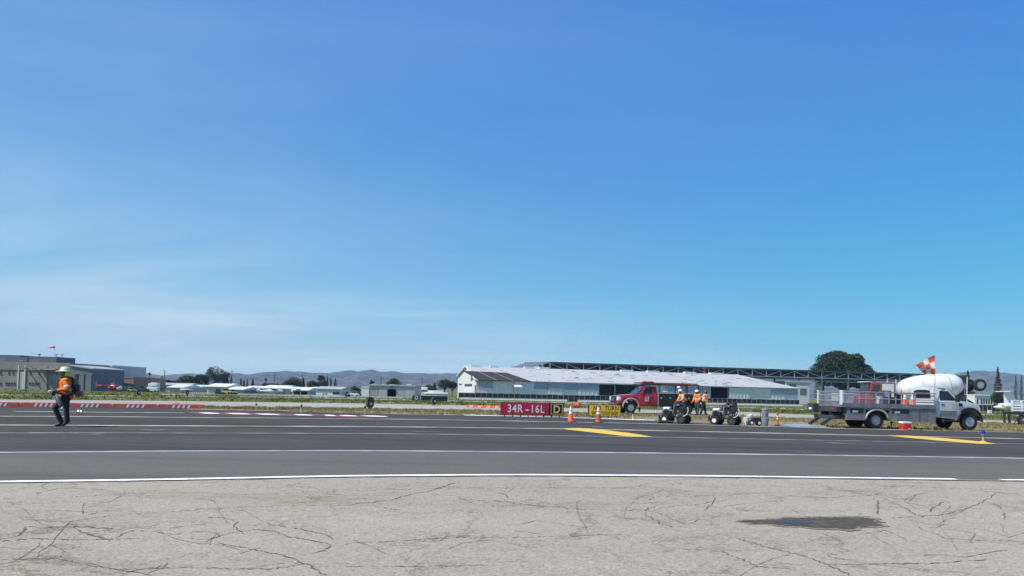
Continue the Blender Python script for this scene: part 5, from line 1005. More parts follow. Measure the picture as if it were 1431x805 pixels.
M('hangar_roof', (0.455, 0.46, 0.45), 0.85, var=0.07, scale=0.12, stretch=(1, 3, 1)); M('tar_roof', (0.040, 0.037, 0.036), 0.9, var=0.25, scale=0.3); M('steel_frame', (0.15, 0.165, 0.19), 0.6, 0.2, var=0.15, scale=0.3); M('frame_light', (0.42, 0.44, 0.46), 0.6, 0.2, var=0.1); M('deck_dark', (0.055, 0.06, 0.072), 0.8, var=0.2, scale=0.2); M('screen', (0.024, 0.027, 0.034), 0.9, var=0.2, scale=0.6); M('barrier', (0.52, 0.51, 0.48), 0.85, var=0.1, scale=0.4)
def frame_at(px, Y):        # a thing's base point on the ground under a pixel column
    p = P(px, hz(px), Y); p.z = zg(Y); return p
class Bld:
    """building on the ground, laid out from pixel columns at its own distance; local x right, y away, z up"""
    def __init__(s, name, label, px0, Y, cat='building', yaw=0.0):
        s.o = T(name, label, cat, frame_at(px0, Y), yaw); s.Y = Y; s.x0 = s.o.location.x; s.z0 = s.o.location.z
    def X(s, px): return P(px, hz(px), s.Y).x - s.x0
    def Z(s, px, py): return P(px, py, s.Y).z - s.z0
    def box(s, nm, mat, pxa, pxb, zt, dep, y0=0.0, zb=-0.3, parent=None): 
        return MB().bb(s.X(pxa), s.X(pxb), y0, y0 + dep, zb, zt).build(nm, MM(mat), parent or s.o)
    def rect(s, nm, mat, pxa, pxb, pya, pyb, y=0.0, t=0.06, parent=None):   # panel proud of the front wall
        pm = (pxa + pxb) / 2
        return MB().bb(s.X(pxa), s.X(pxb), y - t, y - 0.004, s.Z(pm, pyb), s.Z(pm, pya)).build(nm, MM(mat), parent or s.o)
# ---- left complex
b = Bld('office_building', 'beige two-storey airport building with small windows and roof plant', -70, 228)
zt = b.Z(50, 510.5); wl = b.box('wall', 'office_wall', -70, 97, zt, 22); b.box('parapet', 'office_wall', -71, 97.6, zt + 0.9, 22.6, -0.25, zt + 0.004 - 1.5); 
for i, px in enumerate((-52, -25, 26.0, 35.2, 66.5)): b.rect('shadow_pilaster', 'cream' if px in (26.0, 35.2) else 'wall_grey', px - 0.5, px + 0.5, 511, 547, 0, 0.35, wl)  # grey piers added for the shadows they cast; the cream pair frames the door
for px in (1, 12.5, 18.5, 42.5, 54.5, 70, 74, 78.5, -14, -30, -42):
    w = b.rect('window', 'window_dark', px - 1.2, px + 1.2, 519.5, 522.8, 0, 0.05, wl); b.rect('sill', 'wall_grey', px - 1.5, px + 1.5, 522.9, 523.4, 0, 0.16, w)
for px in (1.5, 9.5, 13, 16.8, 20.8, 42, 46, 50.3, 54, -10, -16, -22):
    w = b.rect('window', 'window_dark', px - 1.4, px + 1.4, 534.6, 537.3, 0, 0.05, wl); b.rect('sill', 'wall_grey', px - 1.6, px + 1.6, 537.4, 537.9, 0, 0.16, w)
d = b.rect('door', 'metal_door', 28.5, 34.2, 519.5, 546, 0, 0.08, wl); b.rect('door_rail', 'cream', 28.8, 29.4, 520, 545.5, 0, 0.14, d); b.rect('door_rail', 'cream', 32.2, 32.8, 520, 545.5, 0, 0.14, d)
for i in range(3): MB().bar((b.X(38 + i * 12), -2.2, zt - 1.0), (b.X(38 + i * 12), 0, zt - 1.0), 0.3).build('beam_end', MM('wall_beige'), wl)
b.rect('canopy', 'wall_beige', 56, 82, 515.4, 517.0, 0, 2.0, wl)
for a, c, py, rn in ((-20, 15.5, 495.2, 8), (16, 25.2, 498.0, 7), (26.8, 66.5, 497.4, 10)):
    ru = b.box('roof_unit', 'wall_slate', a, c, b.Z((a + c) / 2, py), rn, 4.0, zt + 0.9)
    b.rect('louvre', 'wall_grey', a + 2, a + (c - a) * 0.4, py + 4, py + 9, 4.0, 0.05, ru)
dsh = MB().lathe([(0.05, 0), (0.5, 0.1), (0.9, 0.35), (0.95, 0.4)], (b.X(24.5), 2.0, zt + 1.1), 'Z', 16).build('satellite_dish', MM('trim_white'), b.o, True); MB().cyl((b.X(24.5), 2, zt + 0.8), (b.X(24.5), 2, zt + 1.15), 0.08, 8).build('dish_mast', MM('galv'), dsh)
for px, py in ((39, 493.6),): MB().cyl((b.X(px), 5, zt + 0.9), (b.X(px), 5, b.Z(px, py + 1.5)), 0.10, 6).build('mast', MM('dark_steel'), b.o); MB().rbox(b.X(px) - 0.45, b.X(px) + 0.45, 4.8, 5.2, b.Z(px, py + 1.5), b.Z(px, py), 0.05).build('mast_head', MM('dark_steel'), b.o)
# windsock on the roof
ws = T('windsock', 'pink windsock on a thin mast above the beige building roof', 'windsock', b.o.location + Vector((b.X(57), 6, b.Z(57, 497.2) + 0.02)), 0); hw = b.Z(57, 483.5) - b.Z(57, 497.2); M('pink', (0.85, 0.11, 0.24), 0.8, var=0.08)
MB().cyl((0, 0, 0), (0, 0, hw), 0.05, 6).build('mast', MM('galv'), ws); MB().cone((0.1, 0, hw), (-1.9, 0.2, hw - 0.15), 0.34, 0.20, 12, True).build('sock', MM('pink'), ws, True)
for px, lab in ((77, 'lamp post with one box head, beside the pale mast above the beige roof'), (85, 'lamp post with angled head standing by the grey hangar roof')):
    Y = 262; p = frame_at(px, Y); o = T('lamp_post', lab, 'lamp post', p); h = P(px, 496.2, Y).z - p.z; MB().cone((0, 0, 0), (0, 0, h), 0.16, 0.09, 8).build('pole', MM('galv'), o); MB().rbox(-0.4, 0.5, -0.25, 0.25, h, h + 0.4, 0.06).build('lamp_head', MM('mid_grey'), o); MB().bar((-0.2, 0, h - 0.4), (0.3, 0, h + 0.02), 0.08).build('bracket', MM('galv'), o)
b = Bld('grey_hangar', 'dark grey hangar with tall black door slots beside the beige building', 98, 226)
zl, zr = b.Z(100, 511.5), b.Z(130, 516.2)
MB().prism([(b.X(98), -0.3), (b.X(130), -0.3), (b.X(130), zr), (b.X(98), zl)], 0, 18).build('wall', MM('wall_grey'), b.o); MB().prism([(b.X(97.8), zl + 0.004), (b.X(130.3), zr + 0.004), (b.X(130.3), zr + 0.35), (b.X(97.8), zl + 0.35)], -0.4, 18.4).build('roof', MM('roof_grey'), b.o)
for a, c in ((104.5, 109.5), (117, 119), (127.5, 129.2)): dd = b.rect('door', 'window_dark', a, c, 523.5, 546, 0, 0.06); b.rect('door_track', 'wall_slate', a - 0.4, c + 0.4, 522.4, 523.2, 0, 0.15, dd)
b = Bld('pale_hangar', 'pale grey hangar with a white roller door behind the grey hangar', 96, 282)
zt = b.Z(130, 511.6); b.box('wall', 'wall_pale', 96, 156.5, zt, 26); b.box('roof', 'roof_white', 95.5, 157, zt + 0.5, 26.8, -0.4, zt + 0.004)
rd = b.rect('roller_door', 'trim_white', 129.5, 149.5, 532.8, 545, 0, 0.1)
for i in range(5): b.rect('door_slat', 'roof_white', 129.6, 149.4, 533.4 + i * 2.1, 534.6 + i * 2.1, -0.1, 0.04, rd)
for i in range(4): b.rect('wall_rib', 'wall_pale', 100 + i * 14, 100.6 + i * 14, 513, 545, 0, 0.15)
b = Bld('brick_building', 'low reddish brick building with a side wall coloured darker for its shade', 153, 246)
zt = b.Z(170, 528.3); b.box('wall', 'brick', 153, 187, zt, 16); b.box('parapet', 'brick', 152.8, 187.3, zt + 0.4, 16.2, -0.1, zt + 0.004)
MB().add([(b.X(187.4), 0.1, -0.3), (b.X(208), 12, -0.3), (b.X(208), 12, zt + 0.2), (b.X(187.4), 0.1, zt + 0.35), (b.X(187.4) , 15, -0.3), (b.X(187.4), 15, zt + 0.3)], [(0, 1, 2, 3), (0, 4, 1), (3, 2, 5), (1, 4, 5, 2), (0, 3, 5, 4)]).build('side_wall', MM('brick_shaded'), b.o)  # darker copy of the front brick, with the side's shade in its colour
dr = b.rect('door', 'cream', 172, 183, 540.5, 546, 0, 0.08); b.rect('door_seam', 'brick_shaded', 177.3, 177.7, 540.7, 545.8, 0, 0.10, dr)
for px in (160, 167): b.rect('drainpipe', 'brick_shaded', px, px + 0.4, 529, 546, 0, 0.12)
b = Bld('steel_shed', 'open dark steel shed with white roof rising behind the brick building', 156, 300)
zt = b.Z(168, 516.5); 
for px in (157, 162, 167, 172, 176.5):
    for y in (0, 12): MB().bb(b.X(px) - 0.2, b.X(px) + 0.2, y, y + 0.4, -0.3, zt).build('column', MM('steel_frame'), b.o)
b.box('back_wall', 'wall_slate', 156.5, 177, zt - 0.02, 0.3, 13); MB().prism([(b.X(155.5), zt + 0.004), (b.X(178), zt - 0.3), (b.X(178), zt + 0.5), (b.X(155.5), zt + 0.6)], -0.5, 13.5).build('roof', MM('roof_white'), b.o); b.rect('fascia_beam', 'steel_frame', 156, 177, 519, 521, 0.3, 0.3)
# ---- row of low hangars
def low_hangar(label, px0, px1, ptop, proof, Y, dep=14, wall='wall_beige', roof='roof_white', name='row_hangar', gable=False, openf=None, doors=3):
    b = Bld(name, label, px0, Y); pm = (px0 + px1) / 2; zr = b.Z(pm, ptop); ze = b.Z(pm, proof); x0, x1 = b.X(px0), b.X(px1)
    if openf:
        MB().bb(x0, x1, dep - 0.3, dep, -0.3, ze).build('back_wall', MM('wall_slate'), b.o)
        for xx in (x0, x1 - 0.3): MB().bb(xx, xx + 0.3, 0, dep - 0.31, -0.3, ze).build('side_wall', MM(wall), b.o)
        MB().bb((x0 + x1) / 2 - 0.15, (x0 + x1) / 2 + 0.15, 0, 0.3, -0.3, ze).build('column', MM(wall), b.o)
    else:
        wl = MB().bb(x0, x1, 0, dep, -0.3, ze).build('wall', MM(wall), b.o)
        for i in range(doors):
            a = px0 + (px1 - px0) * (i + 0.06) / doors; c = px0 + (px1 - px0) * (i + 0.94) / doors
            d = b.rect('door', 'metal_door' if i % 2 else wall, a, c, proof + (hz(pm) + 13 - proof) * 0.22, hz(pm) + 14, 0, 0.12, wl); b.rect('door_rail', 'roof_grey', a, c, proof + (hz(pm) + 13 - proof) * 0.15, proof + (hz(pm) + 13 - proof) * 0.21, 0, 0.25, wl)
    if gable: MB().prismx([(-0.5, ze + 0.004), (dep + 0.5, ze + 0.004), (dep + 0.5, ze + 0.2), (dep / 2, zr + (zr - ze) * 0.3), (-0.5, ze + 0.2)], x0 - 0.4, x1 + 0.4).build('roof', MM(roof), b.o)
    else: MB().prismx([(-0.8, ze + 0.004), (-0.8, ze + 0.25), (dep * 0.55, zr + 0.3), (dep + 0.3, ze + 0.3), (dep + 0.3, ze + 0.004)], x0 - 0.4, x1 + 0.4).build('roof', MM(roof), b.o)
    return b
low_hangar('grey-roofed long shed at the back of the hangar row by the brick building', 214, 262, 536.0, 538.5, 300, roof='roof_grey', wall='wall_pale')
low_hangar('low hangar with bright white roof left of the white trailer', 236, 257, 538.4, 542.0, 248, wall='wall_pale', doors=2)
low_hangar('low grey hangar with thin white roof behind the white trailer', 258, 280, 539.0, 541.3, 262, wall='wall_pale', doors=2)
low_hangar('hangar with tall sloping white roof beside the big eucalyptus tree', 289.5, 317.5, 537.0, 541.0, 250, wall='wall_pale', doors=2)
low_hangar('low hangar with double white roof edge beside the yellow tug', 319, 341, 541.6, 545.0, 244, wall='wall_beige', doors=2)
low_hangar('long grey multi-door hangar with narrow white roof', 342, 408, 541.0, 543.2, 254, wall='wall_beige', doors=6)
low_hangar('raised white-roofed hangar showing above the long grey hangar', 370, 402, 539.4, 541.3, 280, wall='wall_pale', doors=3)
low_hangar('open-fronted shelter with thick white roof and dark inside', 409, 431, 542.2, 546.0, 248, wall='wall_pale', openf=1)
low_hangar('plain grey hangar bay between the open shelter and white gabled hangar', 432, 441, 541.8, 543.6, 258, wall='wall_beige', doors=1)
b = low_hangar('white gabled hangar with dark half-open door', 442, 477, 541.0, 544.2, 236, wall='trim_white', roof='roof_grey', gable=True, doors=1)
b.rect('dark_opening', 'window_dark', 465.5, 475, 547.8, 551.4, -0.12, 0.03); 
for px in (452.5, 456.5): b.rect('window', 'window_dark', px - 1.1, px + 1.1, 549.8, 551.6, -0.12, 0.03)
# pale hard standing in front of the row
# ---- hangar with sliding doors
b = Bld('sliding_door_hangar', 'grey hangar with five sliding door panels, one open and dark', 505.5, 232)
zt = b.Z(545, 539.4); x0, x1 = b.X(516), b.X(580)
MB().bb(x0, x1, 15.7, 16, -0.3, zt).build('back_wall', MM('wall_slate'), b.o)
b.box('end_block', 'trim_white', 505.5, 515.9, b.Z(510, 540.2), 16); b.rect('end_wall_trim', 'roof_grey', 505.6, 515.8, 541.4, 542.0, 0, 0.1)
MB().bb(x0, x1, 0, 0.3, b.Z(545, 543.6), zt).build('header', MM('metal_door'), b.o); MB().bb(x1 - 0.3, x1, 0.31, 15.7, -0.3, zt).build('side_wall', MM('metal_door'), b.o); MB().bb(x0 - 0.2, x1 + 0.5, -0.3, 16.3, zt + 0.004, zt + 0.4).build('roof', MM('roof_grey'), b.o)
for i, (a, c) in enumerate(((516.2, 528.6), (529, 541.2), (553.6, 565.2), (565.6, 577.6))):
    d = b.rect('door_panel', 'metal_door' if i else 'wall_beige', a, c, 543.8, 556, 0.25, 0.12 + 0.03 * (i % 2))
    for q in range(4): b.rect('rib', 'wall_pale', a + (c - a) * (q + 0.5) / 4 - 0.15, a + (c - a) * (q + 0.5) / 4 + 0.15, 544.2, 555, 0.25 - 0.15, 0.05, d)
b.rect('wall_end', 'metal_door', 577.8, 580, 543.8, 556, 0.3, 0.2)
for px, w_ in ((519, 3), (532, 2), (545, 4.5), (569, 3)): ru = MB().rbox(b.X(px - w_), b.X(px + w_), 4, 7, zt + 0.4, b.Z(px, 537.2), 0.1).build('roof_unit', MM('roof_white'), b.o)
for px in (548,): b.rect('lamp_hood', 'window_dark', px - 2, px + 2, 540.2, 541.2, 0, 0.6)

# ---- trees
M('leaf_dark', (0.030, 0.046, 0.022), 0.9, var=0.35, scale=0.7, col2=(0.062, 0.082, 0.034), spec=0.1); M('leaf_mid', (0.050, 0.072, 0.028), 0.9, var=0.3, scale=0.6, col2=(0.10, 0.125, 0.055), spec=0.1); M('leaf_grey', (0.085, 0.095, 0.062), 0.9, var=0.25, scale=0.6, col2=(0.15, 0.155, 0.11), spec=0.1); M('leaf_bright', (0.04, 0.095, 0.03), 0.9, var=0.25, scale=0.6, col2=(0.07, 0.14, 0.04), spec=0.1); M('leaf_cypress', (0.018, 0.030, 0.017), 0.9, var=0.3, scale=0.9, col2=(0.035, 0.05, 0.026), spec=0.1); M('bark', (0.10, 0.075, 0.055), 0.95, var=0.3, scale=2)
def leaves(mb, c, r, n, ls, rnd):
    for _ in range(n):
        d = Vector((rnd.gauss(0, 1), rnd.gauss(0, 1), rnd.gauss(0, 1)))
        d.normalize(); q = Vector(c) + Vector((d.x * r[0], d.y * r[1], d.z * r[2])) * (0.45 + 0.6 * rnd.random() ** 0.5)
        a = Vector((rnd.gauss(0, 1), rnd.gauss(0, 1), rnd.gauss(0, 0.6))).normalized() * ls * rnd.uniform(0.5, 1.3); b_ = a.cross(Vector((rnd.gauss(0, 1), rnd.gauss(0, 1), rnd.gauss(0, 1)))).normalized() * ls * rnd.uniform(0.35, 0.8)
        mb.add([q - a, q - b_, q + a, q + b_], [(0, 1, 2, 3)])
def tree(label, px, ptop, wpx, Y, kind='round', leaf='leaf_mid', name='tree', pbot=None, seed=None, group=None, dens=1.0):
    rnd = random.Random(seed if seed is not None else int(px * 31 + Y)); p = frame_at(px, Y); H = P(px, ptop, Y).z - p.z; Wd = wpx * Y / F
    o = T(name, label, 'tree', p, rnd.uniform(0, 6.28), group); mb = MB(); tk = MB()
    if kind == 'round':
        cz = H - min(H * 0.42, Wd * 0.40); rv = H - cz; tk.cone((0, 0, -0.2), (0, 0, cz), Wd * 0.045, Wd * 0.02, 8); N = int(max(10, 34 * dens))
        for i in range(N):
            a = rnd.uniform(0, 6.283); el = math.asin(rnd.uniform(-0.55, 1)); rr = rnd.uniform(0.45, 0.90)
            c = Vector((math.cos(a) * math.cos(el) * Wd / 2 * rr, math.sin(a) * math.cos(el) * Wd / 2 * rr, cz + math.sin(el) * rv * rr)); s_ = Wd * rnd.uniform(0.09, 0.20)
            leaves(mb, c, (s_, s_, s_ * 0.8), int(170 * dens ** 0.6), max(0.17, Wd * 0.026), rnd)
            if i % 3 == 0: tk.cone((0, 0, cz * 0.45), c, Wd * 0.018, Wd * 0.006, 5)
    elif kind == 'airy':
        tk.cone((0, 0, -0.2), (0, 0, H * 0.8), Wd * 0.05, Wd * 0.015, 8)
        for i in range(30):
            t = rnd.uniform(0.38, 1.0); a = rnd.uniform(0, 6.283); rr = Wd / 2 * rnd.uniform(0.1, 0.9) * (1.15 - abs(t - 0.62) * 1.3); c = Vector((math.cos(a) * rr, math.sin(a) * rr, H * t * 0.95)); s_ = Wd * rnd.uniform(0.09, 0.17)
            leaves(mb, c, (s_, s_, s_), 110, max(0.18, Wd * 0.026), rnd); tk.cone((0, 0, H * t * 0.55), c, Wd * 0.016, Wd * 0.005, 5)
    elif kind == 'cypress':
        tk.cone((0, 0, -0.2), (0, 0, H * 0.6), Wd * 0.08, Wd * 0.03, 6)
        for i in range(18):
            t = (i + 0.5) / 18; r_ = Wd / 2 * (1 - t) ** 0.45 * min(1, 0.5 + t * 4); leaves(mb, (rnd.gauss(0, r_ * 0.1), rnd.gauss(0, r_ * 0.1), H * (0.06 + 0.92 * t)), (r_, r_, H * 0.045), 40, max(0.16, Wd * 0.07), rnd)
    elif kind == 'conifer':
        tk.cone((0, 0, -0.2), (0, 0, H * 0.96), Wd * 0.04, 0.05, 7)
        for i in range(16):
            t = i / 15; r_ = Wd / 2 * (1.05 - t) ** 0.85 * rnd.uniform(0.8, 1.12); z = H * (0.14 + 0.85 * t)
            for k in range(9):
                a = rnd.uniform(0, 6.283); q = Vector((math.cos(a) * r_ * 0.62, math.sin(a) * r_ * 0.62, z - r_ * 0.12)); tk.cone((0, 0, z), q, 0.06, 0.02, 4); leaves(mb, q, (r_ * 0.42, r_ * 0.42, H * 0.028), 26, max(0.18, Wd * 0.03), rnd)
    elif kind == 'palm':
        tk.cone((0, 0, -0.2), (0, 0, H * 0.92), 0.22, 0.16, 7)
        for i in range(26):
            a = rnd.uniform(0, 6.283); el = rnd.uniform(-0.7, 1.2); L = Wd / 2 * rnd.uniform(0.8, 1.1); pts = []
            for q in range(5):
                t = q / 4; pts.append(Vector((math.cos(a) * L * t * math.cos(el), math.sin(a) * L * t * math.cos(el), H * 0.92 + L * t * math.sin(el) - L * 0.5 * t * t)))
            sdv = Vector((-math.sin(a), math.cos(a), 0)) * 0.22
            for q in range(4): mb.add([pts[q] - sdv, pts[q] + sdv, pts[q + 1] + sdv * 0.7, pts[q + 1] - sdv * 0.7], [(0, 1, 2, 3)])
    tk.build('trunk', MM('bark'), o); mb.build('crown', MM(leaf), o, raw=True)
    return o
TR = [(176, 514.5, 14, 330, 'airy', 'leaf_grey', 'sparse grey-green tree above the brick building roof'), (194, 516.0, 20, 335, 'airy', 'leaf_grey', 'wide sparse tree behind the brick building side wall'), (208.5, 519.5, 5, 340, 'palm', 'leaf_dark', 'slim palm behind the brick building end'), (226, 524.8, 4, 345, 'cypress', 'leaf_cypress', 'narrow lone cypress beside the tall thin mast'), (235, 530.8, 5, 345, 'round', 'leaf_dark', 'small dark round tree next to the lone cypress'), (243, 532, 16, 350, 'round', 'leaf_dark', 'low dark shrubby tree at the foot of the blue hills'),
 (263, 527.0, 38, 330, 'round', 'leaf_mid', 'broad olive-green tree beside the taller eucalyptus'), (281, 523.5, 22, 326, 'round', 'leaf_dark', 'dark green tree between the broad olive tree and eucalyptus'), (300, 513.6, 30, 345, 'airy', 'leaf_grey', 'tall grey-green eucalyptus, highest in the row'), (315, 519.8, 20, 350, 'airy', 'leaf_grey', 'second grey-green eucalyptus adjoining the tallest one'), (317.5, 526.0, 3.4, 320, 'cypress', 'leaf_cypress', 'thin cypress just right of the eucalyptus'), (322.5, 525.8, 3.2, 322, 'cypress', 'leaf_cypress', 'thin cypress beside a utility pole right of the eucalyptus'),
 (336.5, 528.0, 4, 330, 'cypress', 'leaf_cypress', 'tallest cypress in the small dark clump'), (341, 531.5, 5, 332, 'cypress', 'leaf_cypress', 'squat cypress in the middle of the dark clump'), (345.5, 530.2, 4, 331, 'cypress', 'leaf_cypress', 'cypress ending the small dark clump'), (353.2, 529.3, 6, 330, 'conifer', 'leaf_cypress', 'pointed dark conifer next to the cypress clump'), (371.4, 527.6, 6.5, 350, 'palm', 'leaf_dark', 'small-headed palm standing before the blue hills'), (374, 534, 22, 340, 'round', 'leaf_grey', 'low dull green tree under the palm'), (388, 535.5, 14, 345, 'round', 'leaf_grey', 'low dull green tree beside the one under the palm'),
 (409.5, 528.8, 28, 330, 'round', 'leaf_mid', 'flat-topped round green tree behind the open shelter'), (424, 528.2, 6, 335, 'conifer', 'leaf_dark', 'narrow dark conifer beside the flat-topped round tree'), (436, 532.2, 16, 330, 'round', 'leaf_mid', 'small round green tree behind the white gabled hangar'), (449, 525.0, 11, 335, 'round', 'leaf_dark', 'upright dark tree left of the two thin cypresses'), (450, 531, 16, 330, 'round', 'leaf_grey', 'olive tree below the upright dark tree'), (457, 524.9, 3.2, 328, 'cypress', 'leaf_cypress', 'first thin cypress behind the white gabled hangar'), (462, 526.2, 3, 328, 'cypress', 'leaf_cypress', 'second thin cypress behind the white gabled hangar'), (468.7, 528.8, 5.2, 326, 'cypress', 'leaf_cypress', 'thicker cypress after the two thin ones'),
 (484, 541.0, 14, 300, 'round', 'leaf_mid', 'low tree filling the gap beside the white gabled hangar'), (496, 540.6, 16, 300, 'round', 'leaf_mid', 'low tree left of the sliding-door hangar'), (519.5, 530.5, 9, 320, 'airy', 'leaf_dark', 'small ragged tree above the sliding-door hangar end'), (550.5, 528.3, 19, 330, 'round', 'leaf_bright', 'bright green dome-shaped tree above the sliding-door hangar'), (578, 537.0, 14, 310, 'round', 'leaf_dark', 'low dark tree at the corner of the sliding-door hangar'), (599, 537.5, 22, 320, 'round', 'leaf_mid', 'low spreading tree behind the white caravans'), (607, 534.5, 5, 325, 'airy', 'leaf_dark', 'small upright tree behind the spreading one'), (621, 528.2, 22, 300, 'round', 'leaf_mid', 'full olive-green tree beside the big hangar gable'), (632, 533.5, 14, 300, 'round', 'leaf_dark', 'dark tree half hidden by the big hangar gable'),
 (1394.5, 513.5, 17, 280, 'conifer', 'leaf_dark', 'tall pointed conifer behind the white jet tail'), (1352.5, 518.5, 14, 320, 'conifer', 'leaf_dark', 'dark conifer showing behind the mixer truck rear'), (1419.4, 524.2, 5.6, 290, 'cypress', 'leaf_cypress', 'slim cypress next to the jet tail fin'), (1427.4, 524.0, 4.6, 292, 'cypress', 'leaf_cypress', 'slim cypress farther from the jet tail fin'), (1398, 547, 28, 250, 'round', 'leaf_dark', 'dark bushy tree under the jet tailplane'), (1352, 545, 24, 270, 'round', 'leaf_dark', 'dark bushy tree behind the flatbed truck hood'), (1318, 522, 26, 330, 'round', 'leaf_dark', 'dark tree top just over the white mixer drum')]
for px, pt, w, Y, k, lf, lab in TR: tree(lab, px, pt, w, Y, k, lf)
tree('large dark domed pine rising behind the steel truss frame', 1176, 492.6, 76, 400, 'round', 'leaf_dark', 'pine_tree', dens=2.6, seed=5)
tree('pointed dark conifer at the edge of the large domed pine', 1143, 498.5, 14, 398, 'conifer', 'leaf_dark', 'pine_tree')
# poles
for px, pt, lab in ((229.4, 517.0, 'tall thin mast beside the lone cypress'), (323.6, 516.8, 'thin utility pole rising beside the eucalyptus'), (383.2, 522.2, 'thin utility pole before the hills near the palm'), (422.2, 522.5, 'thin utility pole behind the flat-topped round tree'), (532.2, 525.8, 'utility pole above the sliding-door hangar'), (589.4, 527.0, 'utility pole between sliding-door hangar and caravans')):
    p = frame_at(px, 310); o = T('utility_pole', lab, 'pole', p); h = P(px, pt, 310).z - p.z; MB().cone((0, 0, -0.2), (0, 0, h), 0.17, 0.11, 8).build('pole', MM('bark'), o); MB().bar((-0.9, 0, h - 0.8), (0.9, 0, h - 0.8), 0.12).build('crossarm', MM('bark'), o)

# ---- big old hangar
A = frame_at(665.5, 236); Bp = frame_at(1116, 268); d = Bp - A; d.z = 0; LH = d.length; hy = math.atan2(d.y, d.x); A.z = zg(236)
hg = T('old_hangar', 'long weathered hangar with patched pale roof and white gable end', 'hangar', A, hy)
dv = d.normalized()
def U(px):      # distance along the front for a pixel column
    r_ = ray(px, hz(px)); den = dv.x * r_.y - dv.y * r_.x; return (A.y * r_.x - A.x * r_.y) / den
WD = 28.0; EZ = P(665.5, 530.3, 236).z - A.z; RZ = P(651, 511.6, 249).z - A.z
UL = U(1116); UR = U(1062)
WT = EZ - 0.15
MB().bb(0.3, UL - 0.3, WD - 0.3, WD, -0.5, WT).build('back_wall', MM('wall_pale'), hg)
gw_ = MB().add([(0, 0, -0.5), (0, WD, -0.5), (0, WD, EZ + 1.2), (0, WD / 2, RZ - 0.1), (0, 0, WT), (0.3, 0, -0.5), (0.3, WD, -0.5), (0.3, WD, EZ + 1.2), (0.3, WD / 2, RZ - 0.1), (0.3, 0, WT)], [(0, 1, 2, 3, 4), (9, 8, 7, 6, 5), (0, 5, 6, 1), (1, 6, 7, 2), (2, 7, 8, 3), (3, 8, 9, 4), (4, 9, 5, 0)]).build('gable_wall', MM('trim_white'), hg)
MB().bb(-0.12, -0.003, 5.0, 17.0, -0.4, EZ * 0.62).build('gable_door', MM('roof_white'), gw_); MB().bb(-0.14, -0.003, 6.0, 16.5, EZ * 0.66, EZ * 0.78).build('gable_window', MM('glass_far'), gw_); MB().bb(-0.25, -0.003, 0.4, 1.0, -0.4, EZ * 0.72).build('gable_post', MM('deck_dark'), gw_)
MB().bb(-0.16, -0.003, 21.5, 25.5, EZ * 0.74, EZ * 0.80).build('gable_window', MM('glass_far'), gw_)
MB().bb(UL - 0.3, UL, 0.3, WD - 0.3, -0.5, WT).build('end_wall', MM('pale_blue'), hg)
OV = 0.22
rf = MB().add([(-0.5, -OV, EZ - 0.12), (UL + 0.3, -OV, EZ - 0.12), (UR, WD / 2, RZ), (-0.5, WD / 2, RZ), (-0.5, WD + 0.4, EZ + 1.2), (UL + 0.3, WD + 0.4, EZ)], [(0, 1, 2, 3), (3, 2, 5, 4), (1, 5, 2)]).build('roof', MM('hangar_roof'), hg, raw=True)
md = rf.modifiers.new('t', 'SOLIDIFY'); md.thickness = 0.16; md.offset = -1
MB().bar((-0.55, -OV, EZ - 0.05), (-0.55, WD / 2, RZ + 0.1), 0.25, 0.3).build('verge_board', MM('roof_white'), hg); MB().bar((-0.55, WD + 0.4, EZ + 1.2), (-0.55, WD / 2, RZ + 0.1), 0.25, 0.3).build('verge_board', MM('roof_white'), hg)
MB().bb(-0.4, UL + 0.2, -OV - 0.12, -OV - 0.004, EZ - 0.36, EZ - 0.10).build('gutter', MM('frame_light'), hg)
def onroof(u, t, off=0.0): return (u, -OV + (WD / 2 + OV) * t, EZ - 0.12 + (RZ - EZ + 0.12) * t + off)
# dark tarred lean-to section of the roof, slightly proud, with seams
q = [onroof(-2.6, 0.56, 0.35), onroof(U(716), 0.50, 0.35), onroof(U(741), -0.045, 0.22), onroof(0.8, -0.045, 0.22)]
dk = MB().add(q + [tuple(Vector(v) - Vector((0, 0, 0.2))) for v in q], [(0, 1, 2, 3), (7, 6, 5, 4), (0, 4, 5, 1), (1, 5, 6, 2), (2, 6, 7, 3), (3, 7, 4, 0)]).build('tarred_roof', MM('tar_roof'), hg)
for f_ in (0.33, 0.66): a = Vector(q[0]).lerp(Vector(q[1]), f_); c = Vector(q[3]).lerp(Vector(q[2]), f_); MB().bar(a + Vector((0, 0, 0.04)), c + Vector((0, 0, 0.04)), 0.16, 0.06).build('seam', MM('mid_grey'), dk)
rnd = random.Random(3); M('patch', (0.16, 0.145, 0.13), 0.9, var=0.3)
pme = MB().box((0, 0, 0), (1, 1, 0.06)).mesh('roof_patch'); pme.materials.append(MM('patch')); slope = math.atan2(RZ - EZ + 0.12, WD / 2 + OV)
for i in range(85):
    u = rnd.uniform(U(668), UL - 8); t = rnd.uniform(0.06, 0.94)
    if u < U(742) and t < 0.62: continue
    if u > UR - 3 and t > 0.9 * (UL - u) / (UL - UR): continue
    o = link('roof_patch', pme, None, rf, onroof(u, t, 0.02)); o.rotation_euler = (slope, 0, rnd.uniform(-0.05, 0.05)); o.scale = (rnd.uniform(0.4, 2.2), rnd.uniform(0.12, 0.5), 1)
for px, w_ in ((678, 4), (705, 3), (756, 3.5), (778, 4), (900, 5), (938, 5), (992, 5), (1030, 5.5)): u = U(px); MB().bb(u - w_ * 0.45, u + w_ * 0.45, WD / 2 - 0.8, WD / 2 + 0.8, RZ - 0.25, RZ + 0.42).build('ridge_vent', MM('roof_white'), hg)
